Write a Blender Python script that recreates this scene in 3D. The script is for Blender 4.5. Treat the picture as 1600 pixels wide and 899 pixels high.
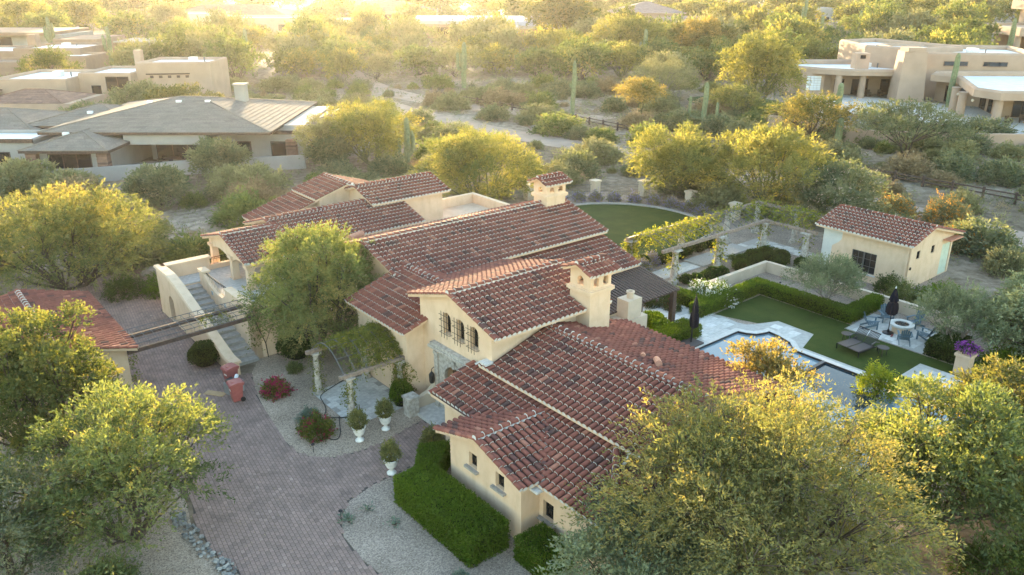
import bpy, math, random, zlib
import numpy as np
from mathutils import Vector, Matrix

for o in list(bpy.data.objects): bpy.data.objects.remove(o)
sc = bpy.context.scene
COL = sc.collection
R = math.radians

# ------------------------------------------------------------------ camera
cam = bpy.data.cameras.new('camera'); cam.sensor_width = 36.0
cam.lens = 28.35; cam.clip_start = 0.1; cam.clip_end = 4000
cam_o = bpy.data.objects.new('camera', cam); COL.objects.link(cam_o)
cam_o.location = (0, 0, 20); cam_o.rotation_euler = (R(90 - 21.1), 0, 0)
sc.camera = cam_o

# ------------------------------------------------------------------ sky + sun
SUN_AZ, SUN_EL = -11.0, 3.9          # degrees from the camera's heading (+Y), clockwise positive
world = bpy.data.worlds.new('World'); sc.world = world; world.use_nodes = True
wn = world.node_tree; wn.nodes.clear()
sky = wn.nodes.new('ShaderNodeTexSky'); sky.sky_type = 'NISHITA'; sky.sun_disc = False
sky.sun_elevation = R(SUN_EL); sky.sun_rotation = R(SUN_AZ)
sky.air_density = 1.0; sky.dust_density = 0.5; sky.ozone_density = 1.1
bg = wn.nodes.new('ShaderNodeBackground'); bg.inputs['Strength'].default_value = 0.15
wo = wn.nodes.new('ShaderNodeOutputWorld')
wn.links.new(sky.outputs[0], bg.inputs[0]); wn.links.new(bg.outputs[0], wo.inputs[0])
sun = bpy.data.lights.new('sun', 'SUN'); sun.energy = 2.7; sun.angle = R(0.6); sun.color = (1.0, 0.75, 0.43)
sun_o = bpy.data.objects.new('sun', sun); COL.objects.link(sun_o)
sd = Vector((math.sin(R(SUN_AZ)) * math.cos(R(SUN_EL)), math.cos(R(SUN_AZ)) * math.cos(R(SUN_EL)), math.sin(R(SUN_EL))))
sun_o.rotation_euler = sd.to_track_quat('Z', 'Y').to_euler(); sun_o.location = (0, 0, 60)
vs = sc.view_settings; sc.display_settings.display_device = 'sRGB'
vs.view_transform = 'Standard'; vs.look = 'None'; vs.gamma = 1.0; vs.use_curve_mapping = False
vs.exposure = 3.55
cy = sc.cycles
cy.use_denoising = True; cy.max_bounces = 6; cy.diffuse_bounces = 3; cy.glossy_bounces = 2
cy.transmission_bounces = 4; cy.transparent_max_bounces = 6; cy.volume_bounces = 0
cy.caustics_reflective = False; cy.caustics_refractive = False; cy.sample_clamp_indirect = 6.0

# ------------------------------------------------------------------ estate frame: the villa's own axes
ANG = R(39.4)
ORG = (0.338, 24.934)
CA, SA = math.cos(ANG), math.sin(ANG)
def E(x, y): return (ORG[0] + x * CA - y * SA, ORG[1] + x * SA + y * CA)
def E3(x, y, z=0.0): a = E(x, y); return (a[0], a[1], z)

# ------------------------------------------------------------------ materials
def nodes_of(name):
    m = bpy.data.materials.new(name); m.use_nodes = True
    nt = m.node_tree; b = nt.nodes['Principled BSDF']
    return m, nt, b
def ramp(nt, stops):
    r = nt.nodes.new('ShaderNodeValToRGB'); cr = r.color_ramp
    while len(cr.elements) < len(stops): cr.elements.new(0.5)
    for e, (p, c) in zip(cr.elements, stops): e.position = p; e.color = (*c, 1)
    return r
def noise(nt, scale, detail=4, rough=.55, coord='Object'):
    tc = nt.nodes.new('ShaderNodeTexCoord'); n = nt.nodes.new('ShaderNodeTexNoise')
    n.inputs['Scale'].default_value = scale; n.inputs['Detail'].default_value = detail; n.inputs['Roughness'].default_value = rough
    nt.links.new(tc.outputs[coord], n.inputs['Vector']); return n
def bump(nt, b, src, strength, dist):
    k = nt.nodes.new('ShaderNodeBump'); k.inputs['Strength'].default_value = strength; k.inputs['Distance'].default_value = dist
    nt.links.new(src, k.inputs['Height']); nt.links.new(k.outputs[0], b.inputs['Normal'])
def mixc(nt, a, b_, fac, mode='MIX'):
    x = nt.nodes.new('ShaderNodeMix'); x.data_type = 'RGBA'; x.blend_type = mode
    for s, v in ((0, fac), (6, a), (7, b_)):
        if isinstance(v, (int, float)): x.inputs[s].default_value = v
        elif isinstance(v, tuple): x.inputs[s].default_value = (*v, 1)
        else: nt.links.new(v, x.inputs[s])
    return x.outputs[2]
def mat(name, c1, c2=None, scale=3.0, rough=.8, bscale=None, bstr=.3, bdist=.01, lo=.35, hi=.65, metal=0.0, spec=.3, big=None):
    m, nt, b = nodes_of(name)
    b.inputs['Roughness'].default_value = rough; b.inputs['Metallic'].default_value = metal
    b.inputs['Specular IOR Level'].default_value = spec
    if c2 is None: c2 = tuple(x * .8 for x in c1)
    n = noise(nt, scale); r = ramp(nt, [(lo, c2), (hi, c1)]); nt.links.new(n.outputs[0], r.inputs[0])
    out = r.outputs[0]
    if big:
        n2 = noise(nt, big[0], 3); r2 = ramp(nt, [(.4, (0, 0, 0)), (.66, (1, 1, 1))]); nt.links.new(n2.outputs[0], r2.inputs[0])
        out = mixc(nt, out, big[1], r2.outputs[0])
    nt.links.new(out, b.inputs['Base Color'])
    if bscale:
        nb = noise(nt, bscale, 3); bump(nt, b, nb.outputs[0], bstr, bdist)
    return m
def mat_tone(name, stops, rough=.75, scale=8.0, var=.25, bscale=None, bstr=.3, bdist=.004, spec=.3):
    # colour per piece from the 'tone' attribute, with a little noise on top
    m, nt, b = nodes_of(name); b.inputs['Roughness'].default_value = rough; b.inputs['Specular IOR Level'].default_value = spec
    at = nt.nodes.new('ShaderNodeAttribute'); at.attribute_name = 'tone'
    r = ramp(nt, stops); nt.links.new(at.outputs['Fac'], r.inputs[0])
    n = noise(nt, scale, 4); r2 = ramp(nt, [(.3, (1 - var,) * 3), (.7, (1 + var * .5,) * 3)]); nt.links.new(n.outputs[0], r2.inputs[0])
    nt.links.new(mixc(nt, r.outputs[0], r2.outputs[0], 1.0, 'MULTIPLY'), b.inputs['Base Color'])
    if bscale: nb = noise(nt, bscale, 3); bump(nt, b, nb.outputs[0], bstr, bdist)
    return m
def mat_leaf(name, stops, trans=.44, tint=(1.42, 1.32, .5), rough=.6):
    m = bpy.data.materials.new(name); m.use_nodes = True; nt = m.node_tree; nt.nodes.clear()
    at = nt.nodes.new('ShaderNodeAttribute'); at.attribute_name = 'tone'
    r = ramp(nt, stops); nt.links.new(at.outputs['Fac'], r.inputs[0])
    d = nt.nodes.new('ShaderNodeBsdfDiffuse'); t = nt.nodes.new('ShaderNodeBsdfTranslucent')
    g = nt.nodes.new('ShaderNodeBsdfGlossy'); g.inputs['Roughness'].default_value = .5; g.inputs['Color'].default_value = (.5, .5, .5, 1)
    nt.links.new(r.outputs[0], d.inputs[0])
    nt.links.new(mixc(nt, r.outputs[0], tint, 1.0, 'MULTIPLY'), t.inputs[0])
    a = nt.nodes.new('ShaderNodeMixShader'); a.inputs[0].default_value = trans
    nt.links.new(d.outputs[0], a.inputs[1]); nt.links.new(t.outputs[0], a.inputs[2])
    c = nt.nodes.new('ShaderNodeMixShader'); c.inputs[0].default_value = .03
    nt.links.new(a.outputs[0], c.inputs[1]); nt.links.new(g.outputs[0], c.inputs[2])
    o = nt.nodes.new('ShaderNodeOutputMaterial'); nt.links.new(c.outputs[0], o.inputs[0])
    return m
def mat_plain(name, c, rough=.5, metal=0.0, spec=.4): return mat(name, c, tuple(x * .85 for x in c), 6.0, rough, metal=metal, spec=spec)

M = {}
def mat_stucco(name, c1, c2, c3):
    m, nt, b = nodes_of(name); b.inputs['Roughness'].default_value = .92; b.inputs['Specular IOR Level'].default_value = .2
    n = noise(nt, 1.3, 6, .65); r = ramp(nt, [(.3, c2), (.5, c1), (.7, c3)]); nt.links.new(n.outputs[0], r.inputs[0])
    tc = nt.nodes.new('ShaderNodeTexCoord'); mp = nt.nodes.new('ShaderNodeMapping'); mp.inputs['Scale'].default_value = (1.6, 1.6, .5); n2 = nt.nodes.new('ShaderNodeTexNoise'); n2.inputs['Scale'].default_value = 1.6; n2.inputs['Detail'].default_value = 6
    nt.links.new(tc.outputs['Object'], mp.inputs[0]); nt.links.new(mp.outputs[0], n2.inputs['Vector']); r2 = ramp(nt, [(.30, (.90, .89, .88)), (.5, (1, 1, 1))]); nt.links.new(n2.outputs[0], r2.inputs[0])
    nt.links.new(mixc(nt, r.outputs[0], r2.outputs[0], 1.0, 'MULTIPLY'), b.inputs['Base Color']); nb = noise(nt, 16, 5, .7); bump(nt, b, nb.outputs[0], .45, .015); return m
M['stucco'] = mat_stucco('stucco', (.66, .49, .345), (.605, .44, .30), (.69, .525, .38))
M['stucco_pale'] = mat('stucco_pale', (.57, .47, .36), (.48, .39, .30), 1.2, .9, 22, .25, .01)
M['stucco_primer'] = mat('stucco_primer', (.60, .60, .56), (.52, .52, .49), 1.5, .9, 22, .2, .01)
M['adobe'] = mat('adobe', (.40, .29, .22), (.345, .25, .19), .5, .92, 12, .3, .01)
M['adobe_dark'] = mat('adobe_dark', (.30, .205, .15), (.25, .17, .125), .5, .92, 12, .3, .01)
M['adobe_grey'] = mat('adobe_grey', (.33, .31, .29), (.28, .265, .25), .5, .92, 12, .2, .01)
M['roof_white'] = mat('roof_white', (.74, .75, .76), (.62, .63, .65), .7, .7)
M['tile'] = mat_tone('clay_tile', [(0, (0.095, 0.059, 0.053)), (.18, (0.133, 0.066, 0.057)), (.34, (0.191, 0.075, 0.058)), (.62, (0.243, 0.090, 0.066)), (.85, (0.310, 0.128, 0.090)), (1, (0.401, 0.199, 0.142))], .85, 5, .24, 30, .2, spec=.08)
M['mortar'] = mat('mortar', (.66, .65, .63), (.46, .44, .42), 9, .9)
M['tile_pan_shade'] = mat('tile_pan_shade', (.105, .052, .042), (.06, .036, .032), 5, .9)  # clay made darker: shade of the channels between covers put into the colour
M['tile_grey'] = mat_tone('concrete_tile', [(0, (.165, .142, .122)), (1, (.255, .222, .192))], .9, 6, .2, spec=.05)
M['tile_grey_base'] = mat('concrete_tile_base', (.10, .085, .075), (.07, .06, .055), 3, .9)
M['tile_far'] = mat_tone('far_tile', [(0, (.12, .07, .055)), (1, (.27, .16, .12))], .85, 3, .25)
M['timber'] = mat('weathered_timber', (.30, .23, .185), (.17, .13, .105), 6, .85, 30, .4)
M['timber_dark'] = mat('dark_timber', (.105, .068, .056), (.062, .042, .036), 6, .75, 30, .3)
M['iron'] = mat_plain('wrought_iron', (.03, .028, .028), .55, .3)
M['iron_grey'] = mat_plain('grey_iron', (.13, .125, .125), .55, .3)
M['stone'] = mat('carved_stone', (.50, .46, .41), (.29, .265, .235), 6, .85, 26, .5, .01)
M['stone_grey'] = mat('grey_stone', (.37, .34, .31), (.27, .25, .23), 5, .85, 30, .4, .006)
M['glass'] = mat('window_glass', (.018, .021, .024), (.010, .012, .014), 1.2, .07, spec=.8)
M['dark'] = mat_plain('interior_shade', (.02, .016, .014), .9)  # near-black colour standing in for the shade inside openings
M['door'] = mat('wood_door', (.13, .085, .055), (.08, .05, .033), 9, .6)
M['mint'] = mat('mint_paint', (.53, .60, .50), (.47, .53, .44), 3, .6)
M['paver'] = mat_tone('paver', [(0, (0.200, 0.142, 0.124)), (.4, (0.259, 0.184, 0.160)), (.7, (0.297, 0.207, 0.177)), (1, (0.351, 0.258, 0.224))], .85, 1.1, .22, 60, .3, .003)
M['paver_joint'] = mat('paver_joint', (.10, .085, .075), (.065, .055, .05), 20, .95)
M['gravel'] = None
M['travertine'] = mat_tone('travertine', [(0, (.50, .495, .47)), (1, (.64, .635, .61))], .75, 5, .2)
M['travertine_base'] = mat('travertine_base', (.43, .425, .40), (.35, .345, .33), 4, .8)
M['path_stone'] = mat_tone('flagstone', [(0, (.44, .425, .40)), (1, (.58, .56, .53))], .85, 5, .25, 30, .3)
M['path_base'] = mat('flagstone_base', (.37, .35, .325), (.29, .275, .255), 8, .9)
M['coping'] = mat('coping', (.58, .57, .54), (.48, .475, .45), 4, .7)
M['pool_tile'] = mat_plain('pool_tile', (.035, .030, .032), .3)
M['steel_dark'] = mat_plain('dark_metal', (.035, .033, .036), .45, .5)
M['fabric_black'] = mat('umbrella_cloth', (.018, .016, .026), (.010, .009, .015), 20, .9)
M['blue_paint'] = mat('slate_blue_paint', (.105, .165, .205), (.085, .135, .17), 12, .6)
M['sling'] = mat('chaise_sling', (.085, .072, .07), (.065, .055, .054), 30, .7)
M['urn'] = mat('white_urn', (.80, .80, .79), (.66, .655, .64), 5, .55)
M['terracotta'] = mat('terracotta', (.50, .25, .17), (.42, .20, .13), 6, .8)
M['soil'] = mat('soil', (.05, .038, .03), (.03, .024, .02), 20, .95)
M['bin'] = mat('maroon_bin', (.34, .105, .10), (.28, .085, .08), 5, .5)
M['white'] = mat('white_paint', (.8, .8, .8), (.72, .72, .72), 5, .6)
M['grey_plastic'] = mat('grey_plastic', (.25, .27, .29), (.2, .21, .23), 5, .5)
M['cardboard'] = mat('cardboard', (.42, .30, .17), (.36, .25, .14), 8, .85)
M['rubber'] = mat_plain('rubber', (.016, .016, .017), .7)
M['bark'] = mat('bark', (.115, .088, .068), (.06, .046, .036), 9, .95, 24, .6, .02)
M['bark_green'] = mat('palo_verde_bark', (.17, .165, .085), (.105, .10, .055), 7, .9, 24, .4, .02)
M['bark_pale'] = mat('pale_bark', (.27, .235, .20), (.17, .145, .12), 7, .95, 24, .4, .02)
M['cactus'] = mat('cactus_skin', (.20, .23, .125), (.13, .155, .085), 3, .8, 6, .3, .02)
M['cactus_rib'] = mat('cactus_rib', (.205, .215, .125), (.16, .17, .10), 5, .85)
M['boulder'] = mat('boulder', (.34, .30, .265), (.22, .19, .165), 2.5, .9, 8, .6, .03)
M['cobble'] = mat_tone('cobble', [(0, (.15, .145, .14)), (1, (.36, .345, .32))], .85, 8, .3, 20, .4, .006)
M['truck'] = mat_plain('silver_blue_paint', (.36, .44, .52), .3, .3)
M['metal_roof'] = mat('metal_roof', (.33, .34, .35), (.27, .28, .29), .6, .45, metal=.5)
M['pink_stucco'] = mat('pink_stucco', (.42, .30, .27), (.36, .26, .23), .5, .9)
M['tile_pink'] = mat_tone('pink_tile', [(0, (.21, .15, .14)), (1, (.32, .24, .22))], .85, 3, .2)
# foliage
LS = lambda *c: [(i / (len(c) - 1), x) for i, x in enumerate(c)]
M['lf_mesq'] = mat_leaf('mesquite_leaf', LS((0.069, 0.095, 0.046), (0.124, 0.160, 0.070), (0.198, 0.222, 0.094), (0.335, 0.276, 0.116)))
M['lf_palo'] = mat_leaf('palo_verde_leaf', LS((0.091, 0.112, 0.050), (0.160, 0.171, 0.071), (0.258, 0.244, 0.091), (0.399, 0.316, 0.125)), .45)
M['lf_gold'] = mat_leaf('golden_leaf', LS((0.078, 0.096, 0.044), (0.141, 0.139, 0.062), (0.259, 0.202, 0.081), (0.414, 0.297, 0.121)), .45)
M['lf_soft'] = mat_leaf('soft_mesquite_leaf', LS((0.075, 0.094, 0.047), (0.130, 0.146, 0.072), (0.202, 0.202, 0.088), (0.351, 0.280, 0.111)))
M['lf_ash'] = mat_leaf('dense_leaf', LS((0.045, 0.067, 0.031), (0.088, 0.110, 0.046), (0.144, 0.156, 0.059), (0.257, 0.218, 0.080)))
M['lf_olive'] = mat_leaf('olive_leaf', LS((.109, .134, .079), (.166, .198, .115), (.230, .262, .154), (.307, .333, .205)), .25, (1.2, 1.15, .7))
M['lf_grey'] = mat_leaf('sage_leaf', LS((0.131, 0.138, 0.077), (0.192, 0.199, 0.108), (0.253, 0.253, 0.138), (0.368, 0.338, 0.185)), .3, (1.25, 1.1, .6))
M['lf_brush'] = mat_leaf('creosote_leaf', LS((0.080, 0.100, 0.070), (0.131, 0.154, 0.101), (0.204, 0.214, 0.140), (0.306, 0.280, 0.198)), .36)
M['lf_dry'] = mat_leaf('dry_twig', LS((.166, .128, .077), (.243, .192, .115), (.333, .256, .154), (.422, .333, .192)), .25, (1.1, 1.0, .7))
M['lf_dark'] = mat_leaf('dark_leaf', LS((0.032, 0.053, 0.018), (0.058, 0.084, 0.025), (0.090, 0.124, 0.032), (0.150, 0.173, 0.044)), .3)
M['lf_hedge'] = mat_leaf('hedge_leaf', LS((0.044, 0.077, 0.009), (0.073, 0.125, 0.013), (0.106, 0.168, 0.017), (0.157, 0.213, 0.023)), .35, (1.456, 1.400, 0.420))
M['lf_box'] = mat_leaf('boxwood_leaf', LS((.020, .037, .010), (.035, .060, .014), (.056, .090, .019), (.088, .125, .025)), .28, (1.3, 1.25, .4))
M['lf_vine'] = mat_leaf('vine_leaf', LS((0.056, 0.077, 0.019), (0.105, 0.129, 0.027), (0.184, 0.191, 0.040), (0.367, 0.284, 0.054)), .42)
M['lf_bright'] = mat_leaf('bright_leaf', LS((.115, .166, .018), (.192, .243, .026), (.282, .320, .036), (.410, .410, .051)), .45)
M['lf_teal'] = mat_leaf('blue_sage_leaf', LS((.090, .128, .102), (.128, .179, .141), (.166, .218, .173), (.218, .269, .218)), .25, (1.1, 1.1, .9))
M['fl_red'] = mat_leaf('magenta_flower', LS((.30, .03, .085), (.42, .05, .13)), .3, (1.2, .8, .8))
M['fl_white'] = mat_leaf('white_flower', LS((.72, .74, .70), (.85, .86, .82)), .3, (1, 1, 1))
M['fl_purple'] = mat_leaf('purple_flower', LS((.22, .05, .30), (.38, .10, .42)), .3, (1, .9, 1))
M['fl_lav'] = mat_leaf('lavender_flower', LS((.22, .20, .36), (.34, .31, .50)), .3, (1, 1, 1))
M['fl_orange'] = mat_leaf('orange_flower', LS((.55, .27, .06), (.68, .38, .10)), .35, (1.1, .95, .6))
M['fl_pink'] = mat_leaf('pale_bloom', LS((.45, .36, .28), (.56, .46, .36)), .3, (1, .95, .9))

def mat_gravel(name, stops, scale):
    m, nt, b = nodes_of(name); b.inputs['Roughness'].default_value = .92; b.inputs['Specular IOR Level'].default_value = .2
    tc = nt.nodes.new('ShaderNodeTexCoord'); v = nt.nodes.new('ShaderNodeTexVoronoi'); v.inputs['Scale'].default_value = scale
    nt.links.new(tc.outputs['Object'], v.inputs['Vector'])
    r = ramp(nt, stops); sp = nt.nodes.new('ShaderNodeSeparateColor'); nt.links.new(v.outputs['Color'], sp.inputs[0]); nt.links.new(sp.outputs[0], r.inputs[0])
    n = noise(nt, .5, 4); r2 = ramp(nt, [(.3, (.78, .76, .74)), (.7, (1.12, 1.1, 1.08))]); nt.links.new(n.outputs[0], r2.inputs[0])
    nt.links.new(mixc(nt, r.outputs[0], r2.outputs[0], 1, 'MULTIPLY'), b.inputs['Base Color'])
    bump(nt, b, v.outputs['Distance'], .7, .02); return m
M['gravel'] = mat_gravel('decomposed_granite', LS((.19, .15, .12), (.31, .25, .195), (.37, .30, .24), (.48, .40, .325)), 26)
M['gravel_pale'] = mat_gravel('pale_gravel', LS((0.175, 0.145, 0.121), (0.265, 0.220, 0.186), (0.318, 0.265, 0.223), (0.413, 0.345, 0.293)), 24)
def mat_desert():
    m, nt, b = nodes_of('desert_ground'); b.inputs['Roughness'].default_value = .95; b.inputs['Specular IOR Level'].default_value = .1
    n = noise(nt, .055, 8, .62); r = ramp(nt, [(.32, (.155, .128, .10)), (.47, (.225, .185, .145)), (.56, (.285, .24, .195)), (.68, (.38, .325, .275))]); nt.links.new(n.outputs[0], r.inputs[0])
    n2 = noise(nt, 1.1, 6, .7); r2 = ramp(nt, [(.36, (.55, .52, .46)), (.62, (1.12, 1.1, 1.05))]); nt.links.new(n2.outputs[0], r2.inputs[0])
    nt.links.new(mixc(nt, r.outputs[0], r2.outputs[0], 1, 'MULTIPLY'), b.inputs['Base Color'])
    n3 = noise(nt, 3.5, 6, .7); bump(nt, b, n3.outputs[0], .8, .12); return m
M['desert'] = mat_desert()
M['track'] = mat('dirt_track', (.34, .265, .215), (.27, .21, .17), .5, .95, 8, .4, .03)
def mat_turf():
    m, nt, b = nodes_of('turf'); b.inputs['Roughness'].default_value = .9; b.inputs['Specular IOR Level'].default_value = .15
    n = noise(nt, .55, 7, .68); r = ramp(nt, [(.3, (.027, .046, .009)), (.5, (.040, .065, .012)), (.7, (.062, .080, .018))]); nt.links.new(n.outputs[0], r.inputs[0])
    n2 = noise(nt, 60, 3, .7); r2 = ramp(nt, [(.3, (.6, .6, .55)), (.7, (1.3, 1.25, 1.1))]); nt.links.new(n2.outputs[0], r2.inputs[0])
    nt.links.new(mixc(nt, r.outputs[0], r2.outputs[0], 1, 'MULTIPLY'), b.inputs['Base Color']); bump(nt, b, n2.outputs[0], .8, .02); return m
M['turf'] = mat_turf()
def mat_water(name, c, rough=.04):
    m, nt, b = nodes_of(name); b.inputs['Base Color'].default_value = (*c, 1); b.inputs['Roughness'].default_value = rough
    b.inputs['Specular IOR Level'].default_value = .6; b.inputs['IOR'].default_value = 1.33
    n = noise(nt, 1.6, 2); bump(nt, b, n.outputs[0], .12, .03); return m
M['water'] = mat_water('pool_water', (.13, .20, .245), .08)
M['water_dark'] = mat_water('dark_pool_water', (.02, .035, .045))
# ------------------------------------------------------------------ mesh + object helpers
from mathutils.geometry import tessellate_polygon
def prop(o, label=None, cat=None, group=None, kind=None):
    if label: o['label'] = label
    if cat: o['category'] = cat
    if group: o['group'] = group
    if kind: o['kind'] = kind
    return o
def thing(name, label, cat, loc=(0, 0, 0), rz=0.0, group=None):
    o = bpy.data.objects.new(name, None); COL.objects.link(o); o.empty_display_size = .3
    o.location = loc; o.rotation_euler = (0, 0, rz)
    return prop(o, label, cat, group)
def link(name, me, parent=None, loc=(0, 0, 0), rz=0.0):
    o = bpy.data.objects.new(name, me); COL.objects.link(o); o.location = loc; o.rotation_euler = (0, 0, rz)
    if parent: o.parent = parent
    return o
def copy_tree(o, parent=None):
    c = o.copy(); COL.objects.link(c); c.parent = parent
    for ch in o.children: copy_tree(ch, c)
    return c
class MB:
    def __init__(s): s.v = []; s.f = []; s.t = []; s.m = []; s.mi = 0; s.tone = .5
    def add(s, vs, fs):
        b = len(s.v); s.v.extend([tuple(p) for p in vs])
        for f in fs: s.f.append([i + b for i in f]); s.t.append(s.tone); s.m.append(s.mi)
        return s
    def box(s, x0, y0, z0, x1, y1, z1):
        return s.add([(x0, y0, z0), (x1, y0, z0), (x1, y1, z0), (x0, y1, z0), (x0, y0, z1), (x1, y0, z1), (x1, y1, z1), (x0, y1, z1)],
                     [(3, 2, 1, 0), (4, 5, 6, 7), (0, 1, 5, 4), (1, 2, 6, 5), (2, 3, 7, 6), (3, 0, 4, 7)])
    def bar(s, a, b, w, h):          # square bar from a to b, width w (horizontal) and height h
        a = Vector(a); b = Vector(b); d = (b - a).normalized(); up = Vector((0, 0, 1))
        if abs(d.z) > .95: up = Vector((1, 0, 0))
        sx = d.cross(up).normalized() * (w / 2); sz = sx.cross(d).normalized() * (h / 2)
        p = [a - sx - sz, a + sx - sz, a + sx + sz, a - sx + sz, b - sx - sz, b + sx - sz, b + sx + sz, b - sx + sz]
        return s.add(p, [(0, 1, 2, 3), (7, 6, 5, 4), (0, 4, 5, 1), (1, 5, 6, 2), (2, 6, 7, 3), (3, 7, 4, 0)])
    def prism(s, poly, z0, z1):
        n = len(poly); vs = [(x, y, z0) for x, y in poly] + [(x, y, z1) for x, y in poly]
        fs = [(i, (i + 1) % n, n + (i + 1) % n, n + i) for i in range(n)]
        tri = tessellate_polygon([[Vector((x, y, 0)) for x, y in poly]])
        fs += [tuple(n + i for i in t) for t in tri]
        return s.add(vs, fs)
    def ext(s, prof, axis, a0, a1):  # profile (c,z) extruded along 'x' or 'y'
        n = len(prof); P = (lambda c, z, a: (a, c, z)) if axis == 'x' else (lambda c, z, a: (c, a, z))
        vs = [P(c, z, a0) for c, z in prof] + [P(c, z, a1) for c, z in prof]
        fs = [(i, (i + 1) % n, n + (i + 1) % n, n + i) for i in range(n)] + [tuple(range(n - 1, -1, -1)), tuple(range(n, 2 * n))]
        return s.add(vs, fs)
    def tube(s, pts, rad, n=6, cap=True):
        pts = [Vector(p) for p in pts]; k = len(pts)
        if not hasattr(rad, '__len__'): rad = [rad] * k
        vs = []; ref = Vector((.31, .17, .93))
        for i, p in enumerate(pts):
            d = (pts[min(i + 1, k - 1)] - pts[max(i - 1, 0)]).normalized()
            if abs(d.dot(ref)) > .97: ref = Vector((.9, .3, .1))
            a = d.cross(ref).normalized(); b = d.cross(a)
            for j in range(n):
                t = 2 * math.pi * j / n; vs.append(p + a * (math.cos(t) * rad[i]) + b * (math.sin(t) * rad[i]))
        fs = [(i * n + j, i * n + (j + 1) % n, (i + 1) * n + (j + 1) % n, (i + 1) * n + j) for i in range(k - 1) for j in range(n)]
        if cap: fs += [tuple(range(n)), tuple(range((k - 1) * n + n - 1, (k - 1) * n - 1, -1))]
        return s.add(vs, fs)
    def lathe(s, prof, n=16, c=(0, 0, 0)):
        k = len(prof); vs = []
        for r, z in prof:
            for j in range(n): t = 2 * math.pi * j / n; vs.append((c[0] + r * math.cos(t), c[1] + r * math.sin(t), c[2] + z))
        fs = [(i * n + j, i * n + (j + 1) % n, (i + 1) * n + (j + 1) % n, (i + 1) * n + j) for i in range(k - 1) for j in range(n)]
        fs += [tuple(range(n - 1, -1, -1)), tuple(range((k - 1) * n, k * n))]
        return s.add(vs, fs)
    def sphere(s, c, r, n=10, k=6, jit=0, rng=random):
        vs = []; rr = r if hasattr(r, '__len__') else (r, r, r)
        for i in range(k + 1):
            ph = math.pi * i / k
            for j in range(n):
                t = 2 * math.pi * j / n; q = 1 + rng.uniform(-jit, jit)
                vs.append((c[0] + rr[0] * q * math.sin(ph) * math.cos(t), c[1] + rr[1] * q * math.sin(ph) * math.sin(t), c[2] + rr[2] * q * math.cos(ph)))
        return s.add(vs, [(i * n + j, (i + 1) * n + j, (i + 1) * n + (j + 1) % n, i * n + (j + 1) % n) for i in range(k) for j in range(n)])
    def mesh(s, name, mats, smooth=False, tone=True):
        me = bpy.data.meshes.new(name); me.from_pydata(s.v, [], s.f)
        for m in (mats if isinstance(mats, (list, tuple)) else [mats]): me.materials.append(m)
        if any(s.m): me.polygons.foreach_set('material_index', s.m)
        if smooth: me.polygons.foreach_set('use_smooth', [True] * len(s.f))
        if tone: a = me.attributes.new('tone', 'FLOAT', 'FACE'); a.data.foreach_set('value', s.t)
        me.update(); return me
    def build(s, name, mats, parent=None, loc=(0, 0, 0), rz=0.0, smooth=False):
        return link(name, s.mesh(name, mats, smooth), parent, loc, rz)
def B(x0, y0, z0, x1, y1, z1): return MB().box(x0, y0, z0, x1, y1, z1)
def struct(name, mb, m, loc=(0, 0, 0), rz=0.0): return prop(mb.build(name, m, None, loc, rz), kind='structure')
def quads_mesh(name, V, n_per, mats, tone, mi=None):
    # V: (n, n_per, 3) separate polygons
    n = V.shape[0]; me = bpy.data.meshes.new(name)
    me.vertices.add(n * n_per); me.vertices.foreach_set('co', V.reshape(-1).astype(np.float32))
    me.loops.add(n * n_per); me.loops.foreach_set('vertex_index', np.arange(n * n_per, dtype=np.int32))
    me.polygons.add(n); me.polygons.foreach_set('loop_start', np.arange(0, n * n_per, n_per, dtype=np.int32))
    me.polygons.foreach_set('loop_total', np.full(n, n_per, dtype=np.int32))
    for m in (mats if isinstance(mats, (list, tuple)) else [mats]): me.materials.append(m)
    if mi is not None: me.polygons.foreach_set('material_index', mi.astype(np.int32))
    me.update(calc_edges=True)
    a = me.attributes.new('tone', 'FLOAT', 'FACE'); a.data.foreach_set('value', np.asarray(tone, dtype=np.float32))
    return me
def inside(poly, x, y):
    c = False; n = len(poly); j = n - 1
    for i in range(n):
        xi, yi = poly[i]; xj, yj = poly[j]
        if (yi > y) != (yj > y) and x < (xj - xi) * (y - yi) / (yj - yi) + xi: c = not c
        j = i
    return c
def arch_pts(c, w, z0, z1, n=10):     # opening outline: flat bottom, round top
    r = w / 2; zs = z1 - r; p = [(c - r, z0), (c + r, z0)]
    for i in range(n + 1): t = math.pi * i / n; p.append((c + r * math.cos(t), zs + r * math.sin(t)))
    return p
def rect_pts(a, b, z0, z1): return [(a, z0), (b, z0), (b, z1), (a, z1)]
def facade(mb, outer, holes, o, d, nrm, thick=.3, rev=.22):
    # wall skin with real openings. outer/holes in (s,z); o origin, d along the wall, nrm outward (both 2D)
    P = lambda s, z, k: (o[0] + d[0] * s - nrm[0] * k, o[1] + d[1] * s - nrm[1] * k, o[2] + z)
    loops = [outer] + holes; vs = []; idx = []
    for l in loops: idx.append(len(vs)); vs += [P(s, z, 0) for s, z in l]
    tri = tessellate_polygon([[Vector((s, z, 0)) for s, z in l] for l in loops])
    mb.add(vs, [tuple(t) for t in tri])
    for l, k in [(outer, thick)] + [(h, rev) for h in holes]:
        n = len(l); mb.add([P(s, z, 0) for s, z in l] + [P(s, z, k) for s, z in l], [(i, (i + 1) % n, n + (i + 1) % n, n + i) for i in range(n)])
    return mb
def pane(mb, pts, o, d, nrm, k):
    n = len(pts); mb.add([(o[0] + d[0] * s - nrm[0] * k, o[1] + d[1] * s - nrm[1] * k, o[2] + z) for s, z in pts], [tuple(range(n))]); return mb

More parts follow.
